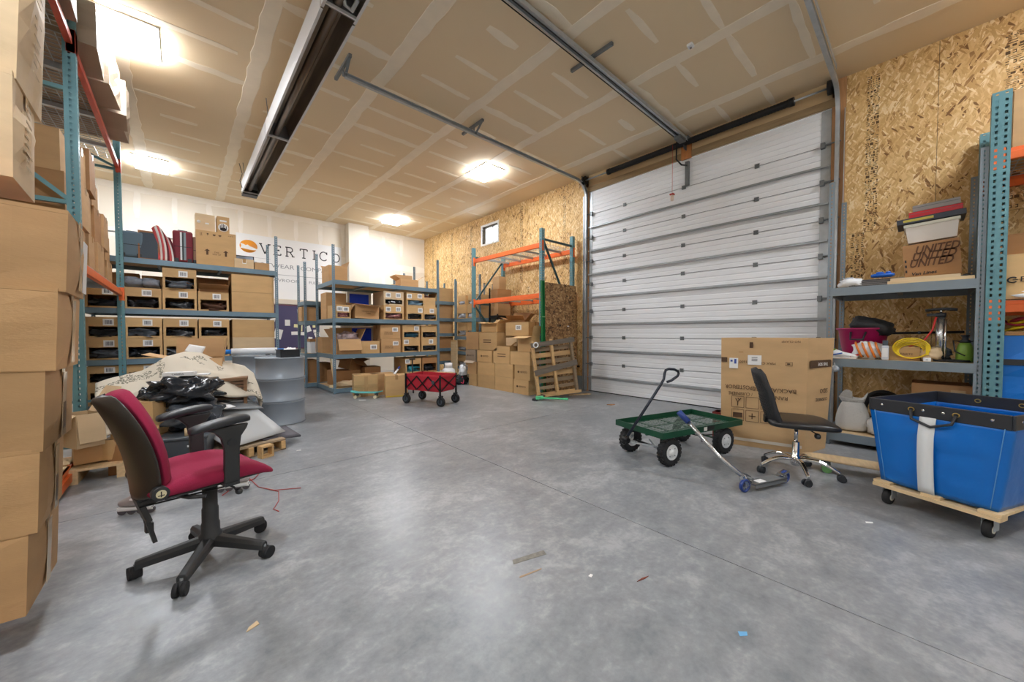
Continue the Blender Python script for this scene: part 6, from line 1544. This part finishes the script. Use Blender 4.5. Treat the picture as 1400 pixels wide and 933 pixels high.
# --- top shelf of unit C (z = 1.676)
z = 1.676
t = thing('moving_carton', 'moving carton printed UNITED three times on the shelf right of the door', 'box', (5.52, -.065, z + .06), 0, None, (R(3.5), 0, R(-90)))
t.rotation_euler = (0, R(-4), R(-90))
soft_box(.36, .40, .33, 9.1, .004, .004).build('body', CB4, t)
for i in range(3):
    o = text('UNITED', .105, t, (.035 - .022 * i, -.2065, .262 - .062 * i), RF, mat('united_ink', (96, 64, 42), rough=.8), 'printed_text', scale=(.74, 1, 1), shear=.35, bold=.0025)
text('Van Lines', .042, t, (-.055, -.2065, .04), RF, INK, 'printed_text', shear=.25, bold=.001)
for i in range(3): MB().box(-.172, -.2066, .06 + i * .05, -.16, -.2056, .085 + i * .05).build('handling_symbol', INK, t)
t = thing('flat_board', 'thin pale board beneath the moving carton', 'board', (5.42, -.03, z), R(0)); MB().box(-.22, -.28, 0, .3, .26, .03).build('board', WOODP, t); MB().box(-.22, -.2, .03, .28, .24, .055).build('upper_board', CB3, t)
t = thing('lidded_box', 'white lidded storage box on the UNITED moving carton', 'box', (5.53, -.055, 2.09), 0, None, (0, 0, 0)); t.rotation_euler = (0, R(-3), R(-90))
MB().loft([[(sx * w, sy * d, zz) for sx, sy in ((-1, -1), (1, -1), (1, 1), (-1, 1))] for zz, w, d in ((0, .155, .16), (.16, .17, .18))], smooth=False).build('box', mat('offwhite_box', (226, 218, 208), rough=.5), t); MB().box(-.18, -.19, .15, .18, .19, .18).build('lid', mat('offwhite_lid', (216, 214, 196), rough=.5), t, bevel=.004)
def game(label, zz, w, d, h, m, dy=0.0, band=None):
    t = thing('game_box', label, 'box', (5.50, -.06 + dy, zz), 0, 'flat boxes stacked on the white box'); t.rotation_euler = (0, R(-3), R(-90)); MB().box(-w / 2, -d / 2, 0, w / 2, d / 2, h).build('box', m, t, bevel=.002)
    if band: MB().box(-w * .4, -d / 2 - .001, h * .3, w * .05, -d / 2, h * .75).build('title_print', band, t)
    else: MB().box(-w / 2 - .001, -d / 2 - .001, h * .6, w / 2 + .001, d / 2 + .001, h * .66).build('lid_line', DARKGREY, t)
game('dark flat box with yellow print, lowest on the white storage box', 2.277, .44, .34, .05, mat('game_dark', (52, 56, 66), rough=.5), .02, mat('game_yellow', (186, 170, 70)))
game('red flat box in the stack on the white storage box', 2.333, .34, .30, .052, mat('game_red', (190, 20, 34), rough=.45), -.01)
game('clear grey tray topmost on the stack above the moving carton', 2.391, .30, .26, .06, mat('tray_grey', (146, 140, 134), rough=.3), -.015)
# blue caulking tray, dark planks, glasses, papers
t = thing('blue_clip', 'bright blue plastic hand tool tray lying on the top shelf planks', 'tool', (5.30, .27, z + .085), R(-84)); BP = mat('bright_blue', (22, 94, 190), rough=.4)
MB().loft([[(x, w * math.cos(a), .02 + h * math.sin(a)) for a in [2 * math.pi * k / 12 for k in range(12)]] for x, w, h in ((-.085, .03, .012), (-.06, .045, .02), (.0, .045, .02), (.06, .045, .022), (.085, .03, .012))]).build('body', BP, t); MB().blob((-.02, 0, .045), (.03, .02, .012), .8, 12, 8).blob((.04, 0, .045), (.02, .02, .012), .8, 12, 8).build('knob', BP, t)
for k in range(4):
    t = thing('steel_plank', 'long grey metal strip in the pile on the top shelf, %s from the bottom' % ORD[k], 'strip', (5.30 + .02 * k, .27, z + .001 + .019 * k), R(-88 + 2 * k), 'grey metal strips on the top shelf')
    MB().box(-.25 + .02 * k, -.05, 0, .24 - .01 * k, .05, .016).build('strip', mat('plank_grey', (112, 108, 106), rough=.5), t); MB().box(-.25 + .02 * k, -.0505, .006, .24 - .01 * k, -.05, .010).build('groove', BLACKM, t)
t = thing('cloth_bag', 'white plastic sheet bunched at the left end of the top shelf', 'plastic sheet', (5.34, .50, z)); MB().blob((0, 0, .045), (.10, .10, .05), .8, 24, 12, .5, 4, 4.1).build('sheet', WHITEP, t); MB().blob((.02, .02, .06), (.07, .07, .05), .9, 18, 10, .6, 5, 2.1).build('fold', WRAP, t)
for k, (y, lab) in enumerate(((-.13, 'left'), (-.235, 'right'))):
    t = thing('safety_goggles', 'dark safety goggles on the top shelf edge, %s pair' % lab, 'goggles', (5.23, y, z), R(-90), 'safety goggles on the top shelf')
    for s in (-1, 1): MB().blob((s * .03, 0, .03), (.026, .018, .024), .8, 14, 8).build('lens', BLACKP, t)
    MB().tube([(-.055, .0, .035), (-.05, .06, .03), (.05, .06, .03), (.055, 0, .035)], .005, 6).build('frame', DARKGREY, t); MB().cbox((0, -.003, .036), (.02, .01, .008)).build('bridge', DARKGREY, t)
for k, (y, w) in enumerate(((-.06, .04), (-.18, .03))):
    o = MB().blob((0, 0, .02), (.035, w, .022), .9, 16, 8, .4, 5, 3.3 + k).build('rag', (CB3, WHITEP)[k]); tag(o, ('small tan rag beside the left goggles on the top shelf', 'small white rag between the goggles on the top shelf')[k], 'rag'); place(o, (5.30, y, z))
# --- middle shelf (z = .926)
z = .926
t = thing('pink_tub', 'magenta plastic tub at the left of the middle shelf', 'tub', (5.62, .43, z)); MG2 = mat('magenta', (168, 20, 88), rough=.4)
MB().lathe([(.15, 0), (.16, .01), (.205, .30), (.225, .31), (.225, .325), (.20, .325), (.195, .30), (.14, .02)], 28).build('tub', MG2, t); MB().tube([(-.20, -.04, .28), (-.24, -.02, .20), (-.22, .08, .20), (-.19, .08, .28)], .010, 8).build('handle', BLACKP, t)
o = MB().blob((0, 0, 0), (.12, .18, .085), .8, 30, 14, .32, 2.4, 6.6).build('black_bag', mat('nylon_black', (38, 40, 43), rough=.6, bump=(8, .5))); tag(o, 'black nylon bag slumped over the magenta tub', 'bag'); place(o, (5.56, .36, z + .345), rot=(R(18), 0, 0))
t = thing('shopping_bag', 'orange and white plastic bag lying on the middle shelf before the tub', 'bag', (5.36, .37, z)); ORB = mat('bag_orange', (222, 122, 40), rough=.35)
MB().blob((0, 0, .085), (.09, .115, .09), .75, 26, 14, .3, 3, 1.9).build('bag', WHITEP, t)
for k in range(4):
    pts = [(-.105 * math.cos(a * .9) - .004, -.09 + .05 * k + .03 * math.sin(a), .085 + .085 * math.sin(a)) for a in [R(-50 + 14 * i) for i in range(11)]]; MB().tube(pts, .010, 6).build('orange_stripe', ORB, t)
t = thing('spray_bottle', 'small white bottle with a dark cap on the middle shelf edge', 'bottle', (5.25, .235, z)); MB().box(-.02, -.026, 0, .02, .026, .145).build('body', mat('bottle_pale', (206, 212, 220), rough=.3), t, bevel=.008); MB().box(-.016, -.02, .145, .016, .02, .195).build('cap', DARKGREY, t, bevel=.004); MB().box(-.0212, -.02, .03, -.0202, .02, .12).build('label', PAPER, t)
t = carton((.22, .2, .13), (5.42, .11, z), 'small carton with printing behind the yellow cord on the middle shelf', R(-90), None, CB2, tape='x'); text('PARTS', .03, t, (.02, -.1065, .06), RF, INKB, 'printed_text')
t = thing('yellow_cord', 'coil of yellow cord leaning on the small carton on the middle shelf', 'cord', (5.26, .06, z)); 
for k in range(5):
    rn = random.Random(90 + k); r0 = .075 + .008 * k; MB().tube([(.02 + .01 * math.sin(2 * a + k) - .006 * k + .02, .0 + 1.15 * r0 * math.cos(a), .015 + r0 + r0 * .9 * math.sin(a)) for a in [2 * math.pi * i / 24 for i in range(24)]], .006, 6, closed=True).build('loop', YC, t)
MB().box(-.01, -.115, .06, .025, -.095, .16).build('yellow_tool', YC, t)
for k, (x, y, s, lab, m) in enumerate(((5.42, .20, .06, 'clear plastic bag right of the orange and white bag', WRAP), (5.34, -.07, .07, 'pale paper bag between the yellow cord and the pump', CB3), (5.48, -.12, .07, 'grey plastic bag behind the floor pump base', POLYG), (5.50, -.03, .075, 'dark grey cloth draped behind the yellow cord', mat('dark_cloth', (84, 88, 90), rough=.8)))):
    o = MB().blob((0, 0, s * .9), (s, s * 1.1, s * .95), .8, 22, 12, .5, 4, 7.7 + k).build('small_bag', m); tag(o, lab, 'bag'); place(o, (x, y, z))
# floor pump
t = thing('floor_pump', 'silver floor pump with black T-handle and red hose on the middle shelf', 'pump', (5.34, -.125, z)); MB().cyl((0, 0, .02), (0, 0, .42), .03, 20).build('barrel', ST, t); MB().cyl((-.035, -.03, .02), (-.035, -.03, .40), .008, 8).build('rod', CHROME, t)
MB().cyl((0, 0, .42), (0, 0, .46), .034, 18).box(-.03, -.02, .43, .03, .09, .455).build('collar', BLACKP, t); MB().cyl((0, 0, .46), (0, 0, .49), .01, 10).build('plunger', CHROME, t); MB().tube([(0, -.10, .485), (0, -.03, .495), (0, .03, .495), (0, .10, .485)], .014, 8).build('handle', BLACKP, t)
MB().box(-.05, -.10, 0, .05, .10, .022).build('foot_base', BLACKM, t, bevel=.006); MB().tube([(-.03, .03, .42), (-.04, .05, .30), (-.03, .10, .20), (.0, .19, .14), (.02, .22, .12)], .007, 8).build('hose', mat('hose_red', (214, 60, 56), rough=.5), t)
# green sprayer
t = thing('sprayer', 'lime green pressure sprayer with black pump top at the right of middle shelf', 'sprayer', (5.36, -.275, z)); LG = mat('lime_green', (124, 158, 60), rough=.4)
MB().lathe([(.05, 0), (.055, .01), (.055, .10), (.042, .16), (.03, .18)], 22).build('tank', LG, t); MB().lathe([(.034, .18), (.034, .20), (.02, .21), (.02, .235), (.028, .24), (.028, .25)], 18).build('pump_top', BLACKP, t); MB().tube([(.0, .03, .19), (-.02, .07, .20), (-.04, .06, .10), (-.055, .0, .06)], .006, 6).tube([(-.0, -.03, .19), (.0, -.065, .20), (-.02, -.07, .10), (-.02, -.06, .02)], .006, 6).build('hose', BLACKP, t)
o = MB().tube([(5.24, -.16, z + .012), (5.23, -.24, z + .012), (5.26, -.30, z + .012), (5.30, -.26, z + .02), (5.27, -.20, z + .02), (5.24, -.22, z + .02), (5.25, -.30, z + .018)], .007, 6).build('black_cable', BLACKM); tag(o, 'tangled black cable before the green sprayer', 'cable')
t = thing('white_plug', 'white plug adaptor block at the pump foot on the middle shelf', 'plug', (5.235, -.045, z)); MB().box(-.018, -.025, 0, .018, .025, .035).build('block', WHITEP, t, bevel=.004); MB().box(-.024, -.008, .012, -.018, .008, .022).build('pin', GALV, t)
t = thing('running_shoe', 'white running shoe with blue stripe at the left end of middle shelf', 'shoe', (5.30, .57, z), R(-100))
rings = []
for (x, w, h, z0) in ((-.12, .025, .05, .01), (-.10, .036, .075, .008), (-.04, .038, .085, .008), (.02, .036, .06, .008), (.08, .042, .045, .008), (.12, .034, .034, .008), (.135, .018, .022, .01)): rings.append([(x, w * math.cos(a), z0 + h / 2 + h / 2 * math.sin(a)) for a in [2 * math.pi * k / 14 for k in range(14)]])
MB().loft(rings).build('upper', WHITEP, t); MB().prism([(-.125, -.034), (.08, -.042), (.13, -.02), (.13, .02), (.08, .042), (-.125, .034)], 0, .016, None).build('sole', WHITEP, t); MB().bar((-.08, -.0405, .03), (.02, -.0395, .055), .004, .012).build('stripe', BP, t); MB().lathe([(.03, .08), (.03, .10)], 14, Matrix.Translation((-.07, 0, 0))).build('collar', LG, t)
t = thing('red_tool', 'red-handled tool lying between the shoe and the bag', 'tool', (5.27, .46, z), R(-70)); MB().bar((-.04, 0, .02), (.03, 0, .045), .02, .014).build('handle', mat('tool_red', (200, 36, 40), rough=.4), t); MB().bar((.03, 0, .045), (.07, .01, .03), .024, .02).build('head', BLACKM, t)
# pole across the back
t = thing('pole', 'long black pole lying across the back of the middle shelf', 'pole', (5.98, 0, z + .27)); MB().cyl((0, .62, -.01), (0, -.30, .01), .013, 10).build('tube', BLACKM, t); MB().cyl((0, .62, -.01), (0, .50, -.008), .016, 10).build('yellow_end', YC, t); MB().cyl((0, .02, .003), (0, .0, .003), .017, 10).build('joint', DARKGREY, t)
# --- lower bay
z = .136
t = carton((.38, .40, .56), (5.60, -.14, z), 'brown carton under the middle shelf behind the blue cart', R(-90), None, CB4, tape=None); MB().box(.06, -.2065, .48, .15, -.2055, .52).build('label', mat('tan_label', (190, 160, 120)), t)
t = thing('grain_sack', 'white woven sack with open top standing at the left of the bottom shelf', 'sack', (5.44, .48, z), R(10))
rings = []
for (zz, w, d) in ((0, .09, .11), (.02, .12, .14), (.10, .125, .145), (.20, .115, .13), (.28, .085, .10), (.33, .06, .08)):
    rings.append([(w * math.copysign(abs(math.cos(a)) ** .8, math.cos(a)) * (1 + .05 * mnoise.noise(Vector((math.cos(a) * 2, zz * 14, math.sin(a) * 2)))), d * math.copysign(abs(math.sin(a)) ** .8, math.sin(a)), zz) for a in [2 * math.pi * k / 28 for k in range(28)]])
SK = mat('sack_white', (216, 214, 210), rough=.7, bump=(50, .5), stretch=(1, 1, 3))
MB().loft(rings).build('sack', SK, t, subsurf=1)
def flap(s, v): return (.06 * math.cos(6.28 * s) * (1 + .3 * v), .09 * math.sin(6.28 * s) * (1 + .3 * v), .31 + v * (.04 + .16 * max(0, mnoise.noise(Vector((s * 5, 0, 3.3))) + .35)))
MB().grid(flap, 28, 4).build('open_top', SK, t, solid=.004); MB().tube([(.064 * math.cos(a), .085 * math.sin(a), .325) for a in [2 * math.pi * k / 20 for k in range(20)]], .006, 6, closed=True).build('tie', mat('brown_tie', (110, 84, 70), rough=.8), t)
t = thing('black_hose', 'black hose looped on the bottom shelf behind the white sack', 'hose', (5.74, .26, z)); 
MB().tube([(0, .16 * math.cos(a), .22 + .19 * math.sin(a)) for a in [2 * math.pi * k / 28 for k in range(28)]], .022, 8, closed=True).build('loop', RUBBER, t); MB().tube([(.06, .15 * math.cos(a), .20 + .18 * math.sin(a)) for a in [2 * math.pi * k / 28 for k in range(28)]], .022, 8, closed=True).build('loop', RUBBER, t)
o = MB().blob((0, 0, .13), (.13, .12, .14), .8, 22, 12, .4, 3, 5.1).build('maroon_bag', mat('maroon', (92, 34, 40), rough=.7)); tag(o, 'maroon bag in the shade of the bottom shelf', 'bag'); place(o, (5.84, .20, z + .30)) if False else place(o, (5.90, .02, z))
o = MB().blob((0, 0, .09), (.09, .07, .09), .8, 20, 10, .4, 3, 2.9).build('pale_sack', SK); tag(o, 'small pale sack right of the white woven sack', 'sack'); place(o, (5.36, .29, z))
o = MB().blob((0, 0, .10), (.09, .06, .10), .8, 20, 10, .4, 3, 8.9).build('dark_bag', BAG); tag(o, 'dark bag between the two sacks on the bottom shelf', 'bag'); place(o, (5.52, .28, z))
t = thing('metal_ornament', 'small shiny silver knot hanging on the shelf post', 'ornament', (5.135, .60, .82)); MB().blob((0, 0, 0), (.02, .035, .03), .9, 16, 10, .6, 5, 1.2).build('knot', WRAP, t); MB().tube([(.03, .0, .02), (.045, .01, .06)], .004, 6).build('loop', GALV, t)
# longboard on the floor
t = thing('longboard', 'wooden longboard with green wheels on the floor below the grey shelving', 'skateboard', (4.24, .20, 0), R(-78))
def lb(s, v):
    x = (s - .5) * 1.0; w = .11 * (1 - abs(2 * s - 1) ** 4) ** .6 + .004
    return (x, (v - .5) * 2 * w, .100 + .010 * abs(2 * s - 1))
MB().grid(lb, 28, 6).build('deck', WOODP, t, solid=.012)
for x in (-.34, .34):
    k = MB().box(x - .03, -.03, .05, x + .03, .03, .094).cyl((x, -.08, .04), (x, .08, .04), .008, 8).build('truck', DGALV, t)
    for y in (-.085, .085): MB().cyl((x, y - .02, .035), (x, y + .02, .035), .035, 18).build('wheel', mat('wheel_green', (110, 160, 96), rough=.4), k)

# ------------------------------------------------------------------ blue laundry cart on a wooden dolly
bcx = thing('laundry_cart', 'blue vinyl laundry cart with black rim and white stripe on wooden dolly', 'cart', (3.93, -.225, 0), R(-22))
BV = mat('cart_blue', (6, 108, 196), rough=.33, noise=(2.5, .06), bump=(4.0, .5)); NV = mat('rim_black', (46, 48, 52), rough=.4)
hx, hy, zr, zb2 = .43, .315, .735, .165
rings = []
for k in range(19):
    f = k / 18; zz = zb2 + (zr - .075 - zb2) * f; ex, ey = hx * (.93 + .07 * f), hy * (.82 + .18 * f); ring = []
    for (ax, ay, bx_, by_, n) in ((-1, -1, 1, -1, 22), (1, -1, 1, 1, 18), (1, 1, -1, 1, 22), (-1, 1, -1, -1, 18)):
        for i in range(n):
            s = i / n; x, y = ax + (bx_ - ax) * s, ay + (by_ - ay) * s
            belly = .018 * math.sin(math.pi * s) * math.sin(math.pi * (1 - f) * .9) + (.034 * abs(mnoise.noise(Vector((x * 2.2 + f * 1.6, y * 2.2 - f * 1.4, f * 2.0)))) + .008 * mnoise.noise(Vector((x * 5 + f * 3, y * 5, f * 3)))) * min(1, 4 * s * (1 - s)) * min(1, 3 * f + .2) * min(1, 4 * (1 - f))
            nx, ny = (0, ay) if ay == by_ else (ax, 0)
            ring.append((x * ex + nx * belly, y * ey + ny * belly, zz + (.012 * mnoise.noise(Vector((x * 3, y * 3, 9))) if k == 0 else 0)))
    rings.append(ring)
b = MB().loft(rings, caps=False); b.add(rings[0], [tuple(range(len(rings[0])))])
b.build('vinyl_bag', BV, bcx, solid=.006)
rim = MB()
for (x0, y0, x1, y1) in ((-hx - .008, -hy - .008, hx + .008, -hy + .004), (-hx - .008, hy - .004, hx + .008, hy + .008), (-hx - .008, -hy + .004, -hx + .004, hy - .004), (hx - .004, -hy + .004, hx + .008, hy - .004)): rim.box(x0, y0, zr - .085, x1, y1, zr)
rim = rim.build('rim_band', NV, bcx, bevel=.004)
for y in (-.24, -.045, .045, .25): MB().lathe([(.008, 0), (.008, .002)], 12, Matrix.Translation((-hx - .008, y, zr - .04)) @ Matrix.Rotation(R(-90), 4, 'Y')).build('rivet', CHROME, rim)
for y in (-.36, .36):
    MB().lathe([(.008, 0), (.008, .002)], 12, Matrix.Translation((y, -hy - .008, zr - .04)) @ Matrix.Rotation(R(90), 4, 'X')).build('rivet', CHROME, rim)
for y in (-.10, .10):
    for x, s in ((-hx - .009, -1), (hx + .009, 1), (hx - .005, -1)): MB().tube([(x, y + .014 * math.cos(a), zr - .042 + .012 * math.sin(a)) for a in [2 * math.pi * k / 16 for k in range(16)]], .003, 6, closed=True).build('brass_grommet', mat('brass', (196, 168, 96), rough=.3, metal=.9), rim)
MB().tube([(-hx - .012, -.10, zr - .045), (-hx - .03, -.09, zr - .10), (-hx - .035, 0, zr - .135), (-hx - .03, .09, zr - .10), (-hx - .012, .10, zr - .045)], .009, 8).build('pull_strap', NV, bcx)
def stripe(s, v):
    f = 1 - v; ex = hx * (.93 + .07 * f); belly = .018 * math.sin(math.pi * .5) * math.sin(math.pi * (1 - f) * .9)
    return (-ex - belly - .030 + .018 * max(0, f - .75) * 4, (s - .5) * .075 + .02, zb2 + (zr - .08 - zb2) * f)
MB().grid(stripe, 2, 12).build('white_stripe', mat('stripe_canvas', (226, 228, 228), rough=.6), bcx, solid=.003)
for y in (-.235, .235):
    pts = [(-hx * (.93 + .07 * f) - .010, y * (1 + .22 * f), zb2 + .01 + (zr - .09 - zb2) * f) for f in [i / 8 for i in range(9)]]; MB().tube(pts, .0022, 5).build('seam_stitch', mat('stitch', (96, 152, 204)), bcx)
# dolly
dl = thing('wooden_dolly', 'pale pine dolly on four swivel casters carrying the blue laundry cart', 'dolly', (3.93, -.225, 0), R(-22))
for y in (-.24, 0, .24): MB().box(-.44, y - .045, .146, .44, y + .045, .164).build('deck_slat', WOODP, dl, bevel=.002)
for x in (-.405, 0, .405): MB().box(x - .045, -.285, .122, x + .045, .285, .146).build('cross_slat', WOODP, dl, bevel=.002)
for x in (-.375, .375):
    for y in (-.225, .225):
        k = MB().box(x - .035, y - .035, .116, x + .035, y + .035, .122).box(x - .028, y - .026, .045, x + .028, y - .022, .116).box(x - .028, y + .022, .045, x + .028, y + .026, .116).build('caster_fork', GALV, dl)
        MB().lathe([(.03, -.018), (.048, -.016), (.051, -.008), (.051, .008), (.048, .016), (.03, .018)], 22, Matrix.Translation((x - .012, y, .051)) @ Matrix.Rotation(R(90), 4, 'X')).build('caster_wheel', RUBBER, k); MB().cyl((x - .012, y - .021, .051), (x - .012, y + .021, .051), .022, 14).build('caster_hub', mat('hub_cream', (206, 200, 186), rough=.5), k)
MB().cyl((-.40, 0, .108), (-.40, 0, .122), .008, 8).build('bolt', GALV, dl)

# ================================================================== LITTER ON THE FLOOR
def scrap(name, label, pts, th, m, cat='litter'):
    c = sum((Vector(p) for p in pts), Vector()) / len(pts)
    o = MB().prism([(p[0] - c.x, p[1] - c.y) for p in pts], 0, th).build(name, m); o.location = (c.x, c.y, .0005); return tag(o, label, cat)
scrap('tape_scrap', 'grey torn strip of tape stuck to the concrete in mid floor', [(1.25, 1.38, 0), (1.44, 1.325, 0), (1.455, 1.36, 0), (1.27, 1.41, 0)], .001, mat('worn_tape', (128, 124, 116), rough=.7, noise=(40, .2)))
scrap('rust_mark', 'thin rusty scrape mark below the grey tape strip', [(1.20, 1.28, 0), (1.33, 1.255, 0), (1.335, 1.262, 0), (1.21, 1.29, 0)], .0008, mat('rust', (164, 140, 112), rough=.8))
scrap('paper_chip', 'tiny white paper chip right of the tape strip', [(1.463, 1.05, 0), (1.485, 1.055, 0), (1.482, 1.068, 0), (1.46, 1.065, 0)], .002, PAPER)
scrap('rust_flake', 'small red-brown splinter on the floor right of centre', [(1.60, .885, 0), (1.65, .87, 0), (1.68, .868, 0), (1.64, .882, 0)], .003, mat('red_splinter', (128, 62, 44), rough=.7))
scrap('blue_tape', 'small light blue tape piece on the floor near the bottom edge', [(1.61, .452, 0), (1.635, .432, 0), (1.655, .44, 0), (1.63, .465, 0)], .001, mat('painter_blue', (112, 176, 222), rough=.6))
scrap('cardboard_scrap', 'small torn cardboard scrap on the floor before the red chair', [(.17, 1.77, 0), (.215, 1.785, 0), (.21, 1.81, 0), (.18, 1.79, 0)], .004, CB3)
scrap('white_chip', 'small white wrapper on the floor left of the blue cart', [(3.17, .205, 0), (3.20, .175, 0), (3.215, .18, 0), (3.19, .21, 0)], .003, PAPER)
scrap('dry_leaf', 'dry brown leaf on the floor before the overhead door', [(5.24, 3.47, 0), (5.32, 3.44, 0), (5.36, 3.39, 0), (5.27, 3.40, 0)], .012, CB4)
scrap('white_wrapper', 'white wrapper on the floor before the skateboard', [(2.32, 6.66, 0), (2.42, 6.60, 0), (2.43, 6.63, 0), (2.33, 6.69, 0)], .003, PAPER)
scrap('floor_chip', 'white chip on the floor right of the pallet edge by the drum', [(.84, 4.20, 0), (.88, 4.19, 0), (.885, 4.205, 0), (.85, 4.215, 0)], .003, PAPER)
